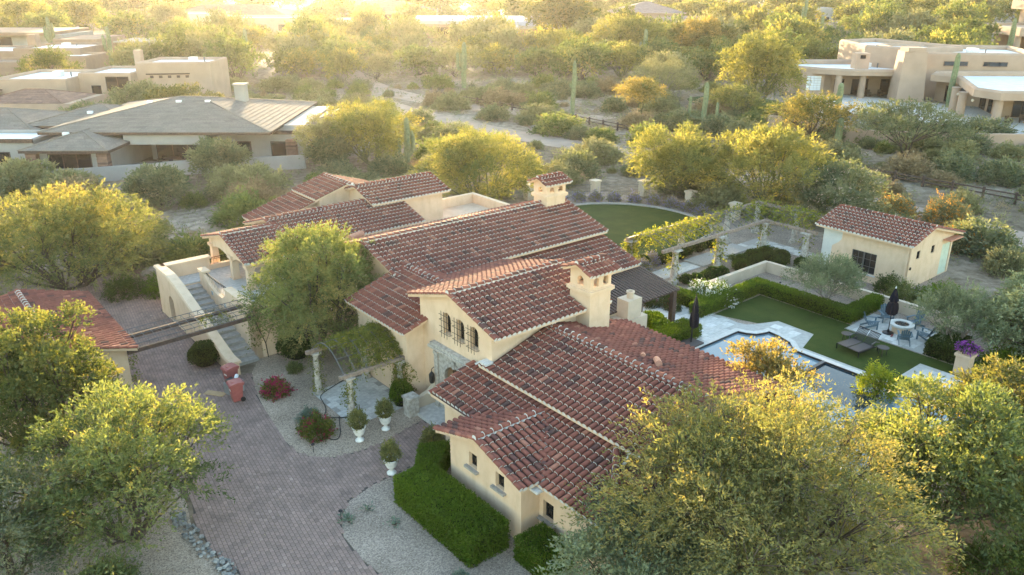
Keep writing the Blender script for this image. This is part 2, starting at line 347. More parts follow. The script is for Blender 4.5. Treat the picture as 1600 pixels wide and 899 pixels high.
# ------------------------------------------------------------------ clay tile roofs
TP, TC = .285, .40         # tile pitch across, course length
rt = random.Random(7)
def tile_geo(big=0.0, segs=5):
    v = []; f = []; m = []
    for (y, r, h) in ((0, .112, .058), (TC + .05, .088, .004)):
        for i in range(segs + 1): t = math.pi * i / segs; v.append((r * math.cos(t), y, h + r * .92 * math.sin(t) - .01))
    n = segs + 1
    for i in range(segs): f.append((i, i + 1, n + i + 1, n + i)); m.append(0)
    b = len(v); r = .103
    for i in range(n): t = math.pi * i / segs; v.append((r * math.cos(t), -.006, .046 + r * .9 * math.sin(t) - .012))
    v.append((r, -.018, -.02)); v.append((-r, -.018, -.02))
    f.append(tuple(range(b, b + n)) + (b + n + 1, b + n)); m.append(1)
    # clay thickness at the lip
    c = len(v)
    for i in range(n): t = math.pi * i / segs; v.append((.094 * math.cos(t), 0, .058 + .086 * math.sin(t) - .012))
    for i in range(segs): f.append((i + 1, i, c + i, c + i + 1)); m.append(0)
    return np.array(v), f, m
TG = tile_geo()
def tile_tone(p=None):
    w = 0.0
    if p is not None:
        x, y = p[0], p[1]; w = math.sin(x * .9 + 1.3 * math.sin(y * .7)) * math.sin(y * .8 + 1.1 * math.sin(x * .6) + 2) + .5 * math.sin(x * 2.3 + y * 1.7)
    q = rt.random()
    if q < .07 + .07 * max(0, w): return rt.uniform(.02, .22)
    if q < .95: return min(max(rt.gauss(.5 - .07 * w, .1), .24), .78)
    return rt.uniform(.72, .95)
class Tiles:
    def __init__(s): s.t = []       # (pos, X, Y, Z, tone)
    def put(s, p, X, Y, Z, tone=None): s.t.append((Vector(p), Vector(X), Vector(Y), Vector(Z), tile_tone(p) if tone is None else tone))
    def mesh(s, name, lst=None):
        mb = MB(); tv, tf, tm = TG
        for p, X, Y, Z, tone in (s.t if lst is None else lst):
            A = np.array([X, Y, Z]); vs = tv @ A + np.array(p); b = len(mb.v); mb.v.extend(map(tuple, vs))
            for f, m in zip(tf, tm): mb.f.append([i + b for i in f]); mb.t.append(tone); mb.m.append(m)
        return mb.mesh(name, [M['tile'], M['mortar']], False)
def roof_plane(parent, T, axis, o, z0, s, poly, thick=.13, side=None, deck=True, start=None):
    # z = z0 + s*(coord-o); poly is the plan outline
    zf = lambda x, y: z0 + s * ((x if axis == 'x' else y) - o)
    n = len(poly)
    if deck:
        mb = MB(); tri = tessellate_polygon([[Vector((x, y, 0)) for x, y in poly]])
        vs = [(x, y, zf(x, y)) for x, y in poly] + [(x, y, zf(x, y) - thick) for x, y in poly]
        mb.add(vs, [tuple(t) for t in tri]); mb.mi = 1
        mb.add(vs, [(i, (i + 1) % n, n + (i + 1) % n, n + i) for i in range(n)] + [tuple(n + i for i in t) for t in tri])
        mb.build('roof', [M['tile_pan_shade'], side or M['stucco']], parent)
    sg = 1 if s > 0 else -1; L = math.hypot(1, s)
    if axis == 'x': up = Vector((sg, 0, abs(s))) / L; ac = Vector((0, -sg, 0)); cs = [p[1] for p in poly]; ds = [p[0] * sg for p in poly]
    else: up = Vector((0, sg, abs(s))) / L; ac = Vector((sg, 0, 0)); cs = [p[0] for p in poly]; ds = [p[1] * sg for p in poly]
    nr = ac.cross(up).normalized(); st = TC / L
    c0, c1 = min(cs), max(cs); nc = max(1, round((c1 - c0) / TP)); pc = (c1 - c0) / nc
    d0, d1 = min(ds), max(ds)
    for i in range(nc):
        c = c0 + (i + .5) * pc; d = d0 - .05
        while d < d1 - .05:
            dm = d + st * .55; x, y = ((dm * sg, c) if axis == 'x' else (c, dm * sg))
            if inside(poly, x, y):
                x, y = ((d * sg, c) if axis == 'x' else (c, d * sg)); j = rt.gauss(0, .012)
                T.put((x, y, zf(x, y) + .012), (ac + up * rt.gauss(0, .018)), up, nr + ac * j)
            d += st
def ridge(T, a, b, bed=None, r=1.25, lift=.03):
    a = Vector(a); b = Vector(b); d = (b - a); L = d.length; d.normalize(); n = max(1, round(L / .42)); st = L / n
    up = Vector((0, 0, 1)); up = (up - d * up.dot(d)).normalized(); ac = d.cross(up).normalized()
    for i in range(n):
        T.put(a + d * (st * i - .02) + up * lift, ac * r * (1 + rt.gauss(0, .02)), d * (st / TC), up * r, rt.uniform(.35, .8) if rt.random() > .1 else rt.uniform(.05, .25))
    if bed is not None: bed.bar(a - up * .0, b - up * .0, .27, .07)
def chimney_hat(T, x0, x1, y0, y1, z, ov=.22, axis='x', h=.5):
    # little gabled tile cap; ridge along axis
    X0, X1, Y0, Y1 = x0 - ov, x1 + ov, y0 - ov, y1 + ov
    return X0, X1, Y0, Y1
# ------------------------------------------------------------------ vegetation builders
NR = np.random.default_rng(11)
def unit(a): return a / np.maximum(np.linalg.norm(a, axis=-1, keepdims=True), 1e-9)
def leaf_quads(P, D, ln, wd, rng):
    # diamond leaves at P pointing along D
    n = len(P); s = unit(np.cross(D, rng.normal(size=(n, 3)))); L = (ln * rng.uniform(.7, 1.35, n))[:, None]; W = (wd * rng.uniform(.7, 1.3, n))[:, None]
    return np.stack([P, P + D * L * .5 + s * W * .5, P + D * L, P + D * L * .5 - s * W * .5], axis=1)
def twig_leaves(B_, D, tl, per, ln, wd, rng, droop=.25, spread=.58):
    n = len(B_); t = np.tile(np.linspace(.08, 1, per), (n, 1)) + rng.normal(size=(n, per)) * .04
    L = tl * rng.uniform(.6, 1.3, (n, 1))
    P = B_[:, None, :] + D[:, None, :] * (t * L)[..., None]; P[..., 2] -= droop * (t * L) ** 2 / max(tl, .01)
    P += rng.normal(size=P.shape) * (ln * .35)
    LD = unit(D[:, None, :] + rng.normal(size=P.shape) * spread); LD[..., 2] -= droop * .4; LD = unit(LD)
    return leaf_quads(P.reshape(-1, 3), LD.reshape(-1, 3), ln, wd, rng)
def lobes_for(rng, h, r, base, n, flat=1.0):
    # clump centres and radii spread over an uneven ellipsoid, full down to the skirt
    L = []; zl = h * base; hz_ = (h - zl) / 2; zc = zl + hz_ * .92
    for i in range(n):
        ct = 1 - 1.78 * (i + .5) / n; st = math.sqrt(max(0, 1 - ct * ct)); a = i * 2.39996 + rng.uniform(-.35, .35)
        q = rng.uniform(.55, .98); lr = r * rng.uniform(.19, .36)
        x, y = r * st * q * math.cos(a), r * st * q * math.sin(a); z = zc + ct * (hz_ - lr * .5) * rng.uniform(.8, 1.05)
        L.append((x, y, max(z, lr * .55), lr))
    for i in range(max(3, n // 5)):
        a = rng.uniform(0, 6.28); q = r * .35 * rng.random(); L.append((q * math.cos(a), q * math.sin(a), zc + hz_ * rng.uniform(-.3, .45), r * .42))
    return L
def crown_mesh(name, m, rng, h, r, base, nl, twigs, per, ln, wd, tl, droop, fl=1.0, tone_mu=.42, flower=None, up=.25):
    L = np.array(lobes_for(rng, h, r, base, nl)); w = L[:, 3] ** 2; k = rng.choice(len(L), twigs, p=w / w.sum())
    d = unit(rng.normal(size=(twigs, 3))); d[:, 2] = np.where(d[:, 2] < -.55, -d[:, 2], d[:, 2])
    rad = rng.uniform(.25, 1.0, twigs) ** .6
    lump = 1 + .22 * np.sin(d[:, 0] * 5 + k * 1.7) * np.cos(d[:, 1] * 6 + k)
    B_ = L[k, :3] + d * (L[k, 3] * rad * lump)[:, None] * np.array([1, 1, .78])
    c = np.array([0, 0, h * (base + .3)]); out = unit(B_ - c)
    D = unit(d * .7 + out * .8 + rng.normal(size=d.shape) * .35 + np.array([0, 0, up]))
    V = twig_leaves(B_, D, tl, per, ln, wd, rng, droop)
    lt = tone_mu + rng.normal(size=len(L)) * .15
    tone = np.repeat(lt[k] + rng.normal(size=twigs) * .13, per) + rng.normal(size=twigs * per) * .08
    mi = None; ms = [m]
    if flower:
        mi = (rng.random(len(tone)) < flower[1]).astype(int) * (V[:, 0, 2] > h * .35); ms = [m, flower[0]]
    return quads_mesh(name, V, 4, ms, np.clip(tone, 0, 1), mi), L
def trunk_mesh(name, m, rng, L, h, base, r0, sub=3, fork=3, tw=0):
    mb = MB(); zf = h * base * .55; R_ = random.Random(int(rng.integers(1e9)))
    stems = []
    for i in range(fork):
        a = 2 * math.pi * (i / fork + R_.uniform(-.1, .1)); k = .10 * h
        stems.append((math.cos(a) * k, math.sin(a) * k, zf * R_.uniform(1.1, 1.7)))
        s = stems[-1]; mb.tube([(0, 0, -.15), (s[0] * .25, s[1] * .25, zf * .45), s], [r0, r0 * .8, r0 * .55], 7)
    for (x, y, z, r) in L:
        s = min(stems, key=lambda q: (q[0] - x) ** 2 + (q[1] - y) ** 2); s = Vector(s); e = Vector((x, y, z))
        mid = s.lerp(e, .5) + Vector((R_.uniform(-.3, .3), R_.uniform(-.3, .3), R_.uniform(-.1, .35))) * r
        mb.tube([s, mid, e], [r0 * .45, r0 * .28, r0 * .12], 5)
        for j in range(sub):
            d = Vector((R_.gauss(0, 1), R_.gauss(0, 1), R_.gauss(.3, .8))).normalized()
            mb.tube([mid.lerp(e, R_.uniform(.2, 1)), e + d * r * .5, e + d * r * R_.uniform(.85, 1.15)], [r0 * .14, r0 * .09, r0 * .03], 4, False)
    return mb.mesh(name, m, True)
PROTO = {}
def tree(name, label, cat, loc, h, r, sp, seed=None, rz=0.0, group=None, key=None, names=('trunk', 'crown')):
    # sp: dict of species settings. key: share the mesh of an earlier tree of that key
    t = thing(name, label, cat, loc, rz, group); seed = seed if seed is not None else zlib.crc32(label.encode()) % 9999
    if key is None or key not in PROTO:
        rng = np.random.default_rng(seed)
        cm, L = crown_mesh('crown', M[sp['leaf']], rng, h, r, sp.get('base', .3), sp.get('nl', 14), int(sp.get('tw', 1200) * .66), sp.get('per', 9), sp.get('ln', .2) * 1.1, sp.get('wd', .08) * 1.18, sp.get('tl', .6), sp.get('droop', .3), 1, sp.get('tone', .42), sp.get('flower'), sp.get('up', .25))
        tm = trunk_mesh('trunk', M[sp.get('bark', 'bark')], rng, L, h, sp.get('base', .3), sp.get('r0', .028) * h, sp.get('sub', 3), sp.get('fork', 3))
        PROTO[key or label] = (cm, tm, h, r)
    cm, tm, ph, pr_ = PROTO[key or label]
    for nm, me in zip(names, (tm, cm)):
        o = link(nm, me, t); o.scale = (r / pr_, r / pr_, h / ph)
    return t
SP = dict(
    mesq=dict(leaf='lf_mesq', base=.06, nl=18, tw=3600, per=12, ln=.15, wd=.055, tl=.55, droop=.35, r0=.026),
    mesq_m=dict(leaf='lf_mesq', base=.08, nl=16, tw=1900, per=10, ln=.26, wd=.10, tl=.7, droop=.3),
    palo_m=dict(leaf='lf_palo', base=.10, nl=16, tw=2300, per=10, ln=.26, wd=.09, tl=.85, droop=.25, bark='bark_green', tone=.45),
    far=dict(leaf='lf_mesq', base=.08, nl=12, tw=800, per=8, ln=.5, wd=.22, tl=1.1, droop=.3, sub=2),
    farp=dict(leaf='lf_palo', base=.08, nl=12, tw=800, per=8, ln=.5, wd=.22, tl=1.1, droop=.25, sub=2, bark='bark_green'),
    farg=dict(leaf='lf_grey', base=.1, nl=10, tw=700, per=8, ln=.45, wd=.18, tl=1.2, droop=.2, sub=2),
    fard=dict(leaf='lf_ash', base=.12, nl=16, tw=1500, per=8, ln=.5, wd=.28, tl=.9, droop=.3, sub=2),
    olive=dict(leaf='lf_olive', base=.24, nl=14, tw=1500, per=12, ln=.15, wd=.04, tl=.5, droop=.1, bark='bark_pale', fork=3, up=.5),
)
def bush_mesh(m, seed, h, r, twigs, per, ln, wd, tl, droop=.1, flower=None, tone=.42, dome=1.0):
    rng = np.random.default_rng(seed); n = twigs
    az = rng.uniform(0, 2 * math.pi, n); el = np.arccos(rng.uniform(0, 1, n))
    d = np.stack([np.sin(el) * np.cos(az), np.sin(el) * np.sin(az), np.cos(el)], 1)
    lump = 1 + .22 * np.sin(az * 3 + seed) * np.cos(el * 4 + seed * .7) + .12 * np.sin(az * 7 + seed * 2)
    rad = rng.uniform(.25, 1, n) ** .5
    B_ = d * np.array([r, r, h * dome]) * (lump * rad * .82)[:, None]; B_[:, 2] = np.maximum(B_[:, 2], .02)
    D = unit(d + rng.normal(size=d.shape) * .35 + np.array([0, 0, .25]))
    V = twig_leaves(B_, D, tl, per, ln, wd, rng, droop); t = np.repeat(tone + rng.normal(size=n) * .15 + .1 * np.sin(az * 3), per) + rng.normal(size=n * per) * .07
    mi = None; ms = [m]
    if flower: mi = (np.repeat(rng.random(n) < flower[1], per)).astype(int); ms = [m, flower[0]]
    return quads_mesh('foliage', V, 4, ms, np.clip(t, 0, 1), mi)
def hedge_mesh(poly, z0, z1, m, seed, dens=900, ln=.07, wd=.05, jit=.03, fuzz=.05):
    # clipped hedge: leafy skin over a plan outline
    rng = np.random.default_rng(seed); Ps = []; Ns = []
    n = len(poly); area = 0
    for i in range(n):
        a = np.array(poly[i]); b = np.array(poly[(i + 1) % n]); L = np.linalg.norm(b - a); k = int(L * (z1 - z0) * dens)
        t = rng.random(k)[:, None]; z = z0 + (z1 - z0) * rng.random(k); p = a + (b - a) * t; nv = np.array([b[1] - a[1], a[0] - b[0]]) / L
        Ps.append(np.c_[p, z]); Ns.append(np.tile([nv[0], nv[1], 0], (k, 1)))
    xs = [p[0] for p in poly]; ys = [p[1] for p in poly]; k = int((max(xs) - min(xs)) * (max(ys) - min(ys)) * dens)
    q = np.c_[rng.uniform(min(xs), max(xs), k), rng.uniform(min(ys), max(ys), k)]; q = q[[inside(poly, *c) for c in q]]
    zz = z1 + .035 * np.sin(q[:, 0] * 2.1 + 1) * np.cos(q[:, 1] * 1.7); Ps.append(np.c_[q, zz]); Ns.append(np.tile([0, 0, 1], (len(q), 1)))
    P = np.concatenate(Ps); N = np.concatenate(Ns)
    P = P + N * rng.uniform(-fuzz, fuzz * .6, len(P))[:, None] + rng.normal(size=P.shape) * jit * .5
    D = unit(N * .7 + rng.normal(size=P.shape) * .6 + np.array([0, 0, .35])); V = leaf_quads(P, D, ln, wd, rng)
    tone = np.clip(.45 + .14 * np.sin(P[:, 0] * 1.3 + P[:, 1] * .9) + rng.normal(size=len(P)) * .17, 0, 1)
    return V, tone
def hedge(name, label, poly, z1, leaf, core, loc=None, rz=None, dens=900, ln=.07, wd=.05, seed=1, group=None, z0=0, fuzz=.05):
    t = thing(name, label, 'hedge', loc or E3(0, 0), ANG if rz is None else rz, group)
    cx = sum(p[0] for p in poly) / len(poly); cy_ = sum(p[1] for p in poly) / len(poly)
    cp = [(x, y) for x, y in offset(poly, -.07)]
    MB().prism(cp, z0, z1 - .07).build('branches', M[core], t)
    V, tone = hedge_mesh(poly, z0 + .02, z1, M[leaf], seed, dens, ln, wd, .03, fuzz); link('foliage', quads_mesh('foliage', V, 4, M[leaf], tone), t); return t
def offset(poly, d):
    n = len(poly); out = []
    A = sum(poly[i][0] * poly[(i + 1) % n][1] - poly[(i + 1) % n][0] * poly[i][1] for i in range(n)); sg = 1 if A > 0 else -1
    for i in range(n):
        p0, p1, p2 = Vector(poly[i - 1]), Vector(poly[i]), Vector(poly[(i + 1) % n]); a = (p1 - p0).normalized(); b = (p2 - p1).normalized()
        na = Vector((a.y, -a.x)) * sg; nb = Vector((b.y, -b.x)) * sg; m = (na + nb); m = m / max(m.dot(na), .3); out.append((p1.x + m.x * d, p1.y + m.y * d))
    return out
def vine_mesh(P, m, seed, per=6, ln=.12, wd=.08, tl=.3, flower=None, tone=.45, droop=.6, bias=(0, 0, .1)):
    rng = np.random.default_rng(seed); P = np.asarray(P, float); D = unit(rng.normal(size=P.shape) + np.array(bias))
    V = twig_leaves(P, D, tl, per, ln, wd, rng, droop); t = np.repeat(tone + rng.normal(size=len(P)) * .16, per) + rng.normal(size=len(P) * per) * .08
    mi = None; ms = [m]
    if flower: mi = (rng.random(len(V)) < flower[1]).astype(int); ms = [m, flower[0]]
    return quads_mesh('vine', V, 4, ms, np.clip(t, 0, 1), mi)
M['hedge_core'] = mat('hedge_twigs', (.028, .035, .010), (.018, .022, .008), 14, .95)
M['box_core'] = mat('boxwood_twigs', (.016, .022, .009), (.010, .014, .006), 14, .95)
def saguaro(label, loc, h, r, arms, group=None, rz=0):
    t = thing('saguaro_cactus', label, 'cactus', loc, rz, group)
    def col(pts, rad):
        mb = MB(); pts = [Vector(p) for p in pts]; n = 22; k = len(pts); vs = []; ref = Vector((.9, .3, .05))
        for i, p in enumerate(pts):
            d = (pts[min(i + 1, k - 1)] - pts[max(i - 1, 0)]).normalized(); a = d.cross(ref).normalized(); b = d.cross(a)
            for j in range(n): q = rad[i] * (1.0 if j % 2 else .86); tt = 2 * math.pi * j / n; vs.append(p + a * math.cos(tt) * q + b * math.sin(tt) * q)
        mb.add(vs, [(i * n + j, i * n + (j + 1) % n, (i + 1) * n + (j + 1) % n, (i + 1) * n + j) for i in range(k - 1) for j in range(n)] + [tuple(range((k - 1) * n, k * n))]); return mb
    col([(0, 0, -.1), (0, 0, h * .3), (.02 * h, 0, h * .7), (.02 * h, 0, h * .93), (.02 * h, 0, h * .985), (.02 * h, 0, h)], [r * .85, r, r, r * .85, r * .5, r * .15]).build('stem', M['cactus'], t, smooth=False)
    for (az, z0, reach, up) in arms:
        c, s = math.cos(az), math.sin(az); q = r * .62
        col([(0, 0, z0), (c * reach * .5, s * reach * .5, z0 - .05), (c * reach * .9, s * reach * .9, z0 + .15), (c * reach, s * reach, z0 + .5), (c * reach, s * reach, z0 + up * .9), (c * reach, s * reach, z0 + up * .97), (c * reach, s * reach, z0 + up)], [q * .9, q, q, q, q * .9, q * .6, q * .15]).build('arm', M['cactus'], t)
    return t
# ------------------------------------------------------------------ the villa (estate frame: x = along the ridge of the long roof, y = away from the camera on the left)
villa = thing('villa', 'sprawling cream stucco villa with red clay barrel tile roofs and two tiled chimneys', 'house', E3(0, 0), ANG)
T = Tiles(); bed = MB(); WM = M['stucco']
def wall(mb, name='wall', m=None): return mb.build(name, m or WM, villa)
# near cross gable
G0, G1, GY, GZ, GS = -.4, 4.95, 2.25, 3.62, .30
roof_plane(villa, T, 'y', GY, GZ, GS, [(-.4, -.45), (3.05, -.45), (3.05, GY), (-.4, GY)])
roof_plane(villa, T, 'y', GY, GZ, -GS, [(-.4, GY), (3.05, GY), (3.05, 4.95), (-.4, 4.95)])
ridge(T, (-.42, GY, GZ + .03), (3.0, GY, GZ + .03), bed)
for yy in (-.45, 4.95):
    ridge(T, (-.40, yy, GZ - GS * abs(yy - GY) + .02), (-.40, GY, GZ + .02), None, 1.0, 0)
gz = lambda y: GZ - .15 - GS * abs(y - GY)
def deep_window(o, d, n, a, b, z0, z1, par, arched=False, rows=2, cols=2, k=.2, fr=None):
    w = thing_part('window', par); pts = arch_pts((a + b) / 2, b - a, z0, z1) if arched else rect_pts(a, b, z0, z1)
    pane(MB(), pts, o, d, n, k).build('pane', M['glass'], w)
    P = lambda s, z, q: (o[0] + d[0] * s - n[0] * q, o[1] + d[1] * s - n[1] * q, o[2] + z)
    f = MB(); t = .045
    zt = z1 - ((b - a) / 2 if arched else 0)
    for s0, s1, q0, q1 in ((a + t / 2, a + t / 2, z0, zt), (b - t / 2, b - t / 2, z0, zt)): f.bar(P(s0, q0, k - .02), P(s1, q1, k - .02), t, t)
    f.bar(P(a + t, z0 + t / 2, k - .02), P(b - t, z0 + t / 2, k - .02), t, t)
    if not arched: f.bar(P(a + t, z1 - t / 2, k - .02), P(b - t, z1 - t / 2, k - .02), t, t)
    for i in range(1, cols): s = a + (b - a) * i / cols; f.bar(P(s, z0 + t, k - .021), P(s, z1 - t, k - .021), .022, .022)
    for i in range(1, rows): z = z0 + (zt - z0) * i / rows; f.bar(P(a + t, z, k - .0225), P(b - t, z, k - .0225), .022, .022)
    f.build('frame', fr or M['iron'], w); return w
def thing_part(name, par, loc=(0, 0, 0), rz=0):
    o = bpy.data.objects.new(name, None); COL.objects.link(o); o.location = loc; o.rotation_euler = (0, 0, rz); o.parent = par; return o
def sill(par, o, d, n, a, b, z, m=None, dep=.16):
    P = lambda s, k: (o[0] + d[0] * s + n[0] * k, o[1] + d[1] * s + n[1] * k)
    c = [P(a, -.05), P(b, -.05), P(b, dep), P(a, dep)]
    return MB().prism(c, z - .09, z).build('sill', m or M['stone_grey'], par)
wins = [(2.7, 3.22, 1.86, 2.50), (1.0, 1.52, 1.80, 2.44)]
f = MB(); oG = (0, 0, 0); dY = (0, 1); nX = (-1, 0)
facade(f, [(0, -.3), (4.5, -.3), (4.5, gz(4.5)), (GY, gz(GY)), (0, gz(0))], [rect_pts(a, b, z0, z1) for a, b, z0, z1 in wins], oG, dY, nX, .34, .24)
f.ext([(.003, -.3), (4.497, -.3), (4.497, gz(4.5)), (GY, gz(GY)), (.003, gz(0))], 'x', .34, 3.3); wall(f)
for a, b, z0, z1 in wins: deep_window(oG, dY, nX, a, b, z0, z1, villa); sill(villa, oG, dY, nX, a - .13, b + .16, z0 - .02)
# near wing lower shed roof (left part stops higher than the right part)
SZ, SO, SS = 2.92, 1.05, .325
roof_plane(villa, T, 'x', SO, SZ, SS, [(1.05, 7.45), (1.05, 2.25), (.42, 2.25), (.42, -4.2), (3.5, -1.4), (3.5, 7.45)])
roof_plane(villa, T, 'y', -4.2, SZ + SS * (.42 - SO), SS, [(.42, -4.2), (13.2, -4.2), (12.4, -1.4), (3.5, -1.4)])
ridge(T, (.45, -4.17, SZ + SS * (.45 - SO) + .03), (3.5, -1.4, SZ + SS * (3.5 - SO) + .03), bed)
for x in np.arange(1.05, 3.4, .001)[:1]: ridge(T, (1.02, 7.45, SZ + .02), (3.45, 7.45, SZ + SS * (3.45 - SO) + .02), None, 1.0, 0)
bed.bar((3.44, -1.4, SZ + SS * 2.4 + .02), (3.44, 7.3, SZ + SS * 2.4 + .02), .2, .07)
w1 = MB(); shw = (-.80, -.22, .95, 1.72)
facade(w1, rect_pts(-3.8, -.002, -.3, 2.62), [rect_pts(*shw)], (.9, 0, 0), dY, nX, .3, .2)
w1.box(1.2, -3.797, -.3, 3.6, -.003, 2.55); w1.box(1.5, 4.5, -.3, 3.55, 7.05, 2.85); w1.box(3.2, -3.8, -.3, 12.6, -2.3, 2.45); wall(w1)
deep_window((.9, 0, 0), dY, nX, *shw, villa); sill(villa, (.9, 0, 0), dY, nX, -.95, -.05, .93)
# near wing upper roof
roof_plane(villa, T, 'x', 3.5, 4.0, .30, [(3.2, 6.75), (3.2, -2.75), (6.87, -2.75), (6.87, 6.3), (3.7, 6.3), (3.7, 6.75)])
roof_plane(villa, T, 'x', 6.87, 5.01, -.265, [(6.87, -2.75), (12.4, -2.75), (12.4, 6.6), (6.87, 6.6)])
ridge(T, (6.87, -2.75, 5.05), (6.87, 6.3, 5.05), bed)
for xx, zz in ((3.2, 3.91), (12.4, 3.545)): ridge(T, (xx, -2.75, zz + .02), (6.87, -2.75, 5.03), None, 1.0, 0)
w2 = MB(); w2.ext([(3.6, 0), (12.0, 0), (12.0, 3.5), (6.87, 4.86), (3.6, 3.9)], 'y', -2.35, 6.29); wall(w2)
# entrance tower
EY, EZ, ES = 9.15, 6.5, .30
roof_plane(villa, T, 'y', EY, EZ, ES, [(3.3, 5.65), (10.4, 5.65), (10.4, EY), (3.3, EY)])
roof_plane(villa, T, 'y', EY, EZ, -ES, [(3.3, EY), (10.4, EY), (11.4, 15.35), (6.45, 15.4), (5.85, 13.6), (5.3, 12.6), (3.3, 12.6)])
ridge(T, (3.28, EY, EZ + .03), (10.4, EY, EZ + .03), bed)
ridge(T, (3.3, 5.65, EZ - ES * 3.5 + .02), (3.3, EY, EZ + .02), None, 1.0, 0); ridge(T, (3.3, 12.6, EZ - ES * 3.45 + .02), (3.3, EY, EZ + .02), None, 1.0, 0)
ez = lambda y: EZ - .15 - ES * abs(y - EY)
f = MB(); oE = (3.6, 0, 0); aw = [(9.72, .62), (8.66, .62), (7.60, .62)]; DC = 9.0
facade(f, [(6.32, 0), (12.0, 0), (12.0, ez(12.0)), (EY, ez(EY)), (6.32, ez(6.32))],
       [arch_pts(c, w, 4.22, 5.32) for c, w in aw] + [arch_pts(DC, 1.9, .02, 2.95, 14)], oE, dY, nX, .5, .42)
f.ext([(6.323, 0), (11.997, 0), (11.997, ez(12.0)), (EY, ez(EY)), (6.323, ez(6.32))], 'x', 4.1, 10.2)
f.ext([(11.9, 3.5), (15.6, 3.5), (15.6, 4.35), (11.9, 5.5)], 'x', 5.9, 10.9); wall(f)
for c, w in aw:
    wn_ = deep_window(oE, dY, nX, c - w / 2, c + w / 2, 4.22, 5.32, villa, True, 3, 2, .3)
    g_ = MB()
    for s in (-.22, 0, .22): g_.tube([(3.42, c + s, 4.08), (3.42, c + s, 5.42)], .013, 5)
    for z in (4.3, 4.62, 4.94, 5.22): g_.tube([(3.42, c - .4, z), (3.42, c + .4, z)], .013, 5)
    for s in (-.4, .4): g_.tube([(3.42, c + s * .98, 4.94), (3.62, c + s * .98, 4.94)], .012, 4); g_.tube([(3.42, c + s * .98, 4.3), (3.62, c + s * .98, 4.3)], .012, 4)
    g_.build('grille', M['iron'], wn_)
# stone door surround
ds = thing_part('door_surround', villa)
sm = MB(); facade(sm, rect_pts(DC - 1.72, DC + 1.72, .02, 3.3), [arch_pts(DC, 1.62, .02, 2.78, 14)], (3.46, 0, 0), dY, nX, .135, .134); sm.build('stone_panel', M['stone'], ds)
lm = MB(); lm.box(3.22, DC - 1.9, 3.3, 3.59, DC + 1.9, 3.42); lm.box(3.30, DC - 1.82, 3.42, 3.59, DC + 1.82, 3.56); lm.build('lintel', M['stone'], ds)
for s in (-1, 1):
    pm = MB(); y = DC + s * 1.45; pm.box(3.36, y - .14, .02, 3.458, y + .14, 3.0); pm.box(3.33, y - .17, 3.0, 3.459, y + .17, 3.14); pm.box(3.33, y - .17, .02, 3.457, y + .17, .3); pm.build('pilaster', M['stone'], ds)
am = MB()
for i in range(14):
    t0, t1 = math.pi * i / 14, math.pi * (i + .93) / 14
    q = [(DC + r * math.cos(t), 1.97 + r * math.sin(t)) for r, t in ((.82, t0), (.99, t0), (.99, t1), (.82, t1))]
    am.ext(q, 'x', 3.40, 3.458)
am.box(3.34, DC - .1, 2.75, 3.457, DC + .1, 3.1); am.build('arch_stones', M['stone'], ds)
dm = MB(); pane(dm, arch_pts(DC, 1.9, .02, 2.95, 14), oE, dY, nX, .40); dm.build('door', M['door'], villa)
dd = MB()
for s in (-.6, -.3, .3, .6): dd.box(3.94, DC + s - .02, .1, 3.995, DC + s + .02, 2.3)
dd.box(3.95, DC - .03, .05, 3.998, DC + .03, 2.85); dd.build('door_batten', M['timber_dark'], villa)
# left lower wing
LZ, LO, LSL = 4.0, 2.2, .325
roof_plane(villa, T, 'x', LO, LZ, LSL, [(2.2, 11.4), (3.58, 11.4), (3.58, 12.05), (5.85, 13.2), (5.85, 17.0), (2.2, 17.0)])
roof_plane(villa, T, 'x', 5.85, LZ + LSL * 3.65, -LSL, [(5.85, 13.2), (8.2, 15.6), (6.6, 15.6), (5.85, 17.0)])
ridge(T, (5.85, 13.4, LZ + LSL * 3.65 + .03), (5.85, 17.0, LZ + LSL * 3.65 + .03), bed)
for yy, x1 in ((17.0, 5.85), (11.4, 3.56)): ridge(T, (2.2, yy, LZ + .02), (x1, yy, LZ + LSL * (x1 - 2.2) + .02), None, 1.0, 0)
w3 = MB(); f3 = [rect_pts(12.3, 13.3, .1, 2.2), rect_pts(14.5, 15.3, .9, 2.1)]
facade(w3, rect_pts(11.8, 16.6, 0, 3.98), f3, (2.6, 0, 0), dY, nX, .35, .25)
w3.ext([(2.953, 0), (5.85, 0), (5.85, 4.98), (2.953, 4.05)], 'y', 11.803, 16.597); wall(w3)
for h_, nm in zip(f3, ('shutter', 'window')):
    deep_window((2.6, 0, 0), dY, nX, h_[0][0], h_[1][0], h_[0][1], h_[2][1], villa, False, 3, 2, .2, M['timber_dark'])
# long main roof
MY, MZ, MS = 19.75, 6.0, .30
roof_plane(villa, T, 'y', MY, MZ, MS, [(4.85, 16.4), (6.3, 15.45), (20.2, 15.45), (20.2, MY), (4.85, MY)])
roof_plane(villa, T, 'y', MY, MZ, -MS, [(4.85, MY), (20.2, MY), (20.2, 24.0), (4.85, 24.0)])
ridge(T, (4.85, MY, MZ + .03), (20.2, MY, MZ + .03), bed)
for xx in (4.85, 20.2):
    ridge(T, (xx, 15.5 if xx > 10 else 16.4, MZ - MS * (4.25 if xx > 10 else 3.35) + .02), (xx, MY, MZ + .02), None, 1.0, 0); ridge(T, (xx, 24.0, MZ - MS * 4.25 + .02), (xx, MY, MZ + .02), None, 1.0, 0)
w4 = MB(); w4.ext([(15.85, 0), (23.6, 0), (23.6, 4.7), (MY, 5.85), (15.85, 4.68)], 'x', 6.2, 19.8); w4.ext([(16.8, 0), (23.6, 0), (23.6, 4.7), (MY, 5.85), (16.8, 4.96)], 'x', 5.2, 6.2); wall(w4)
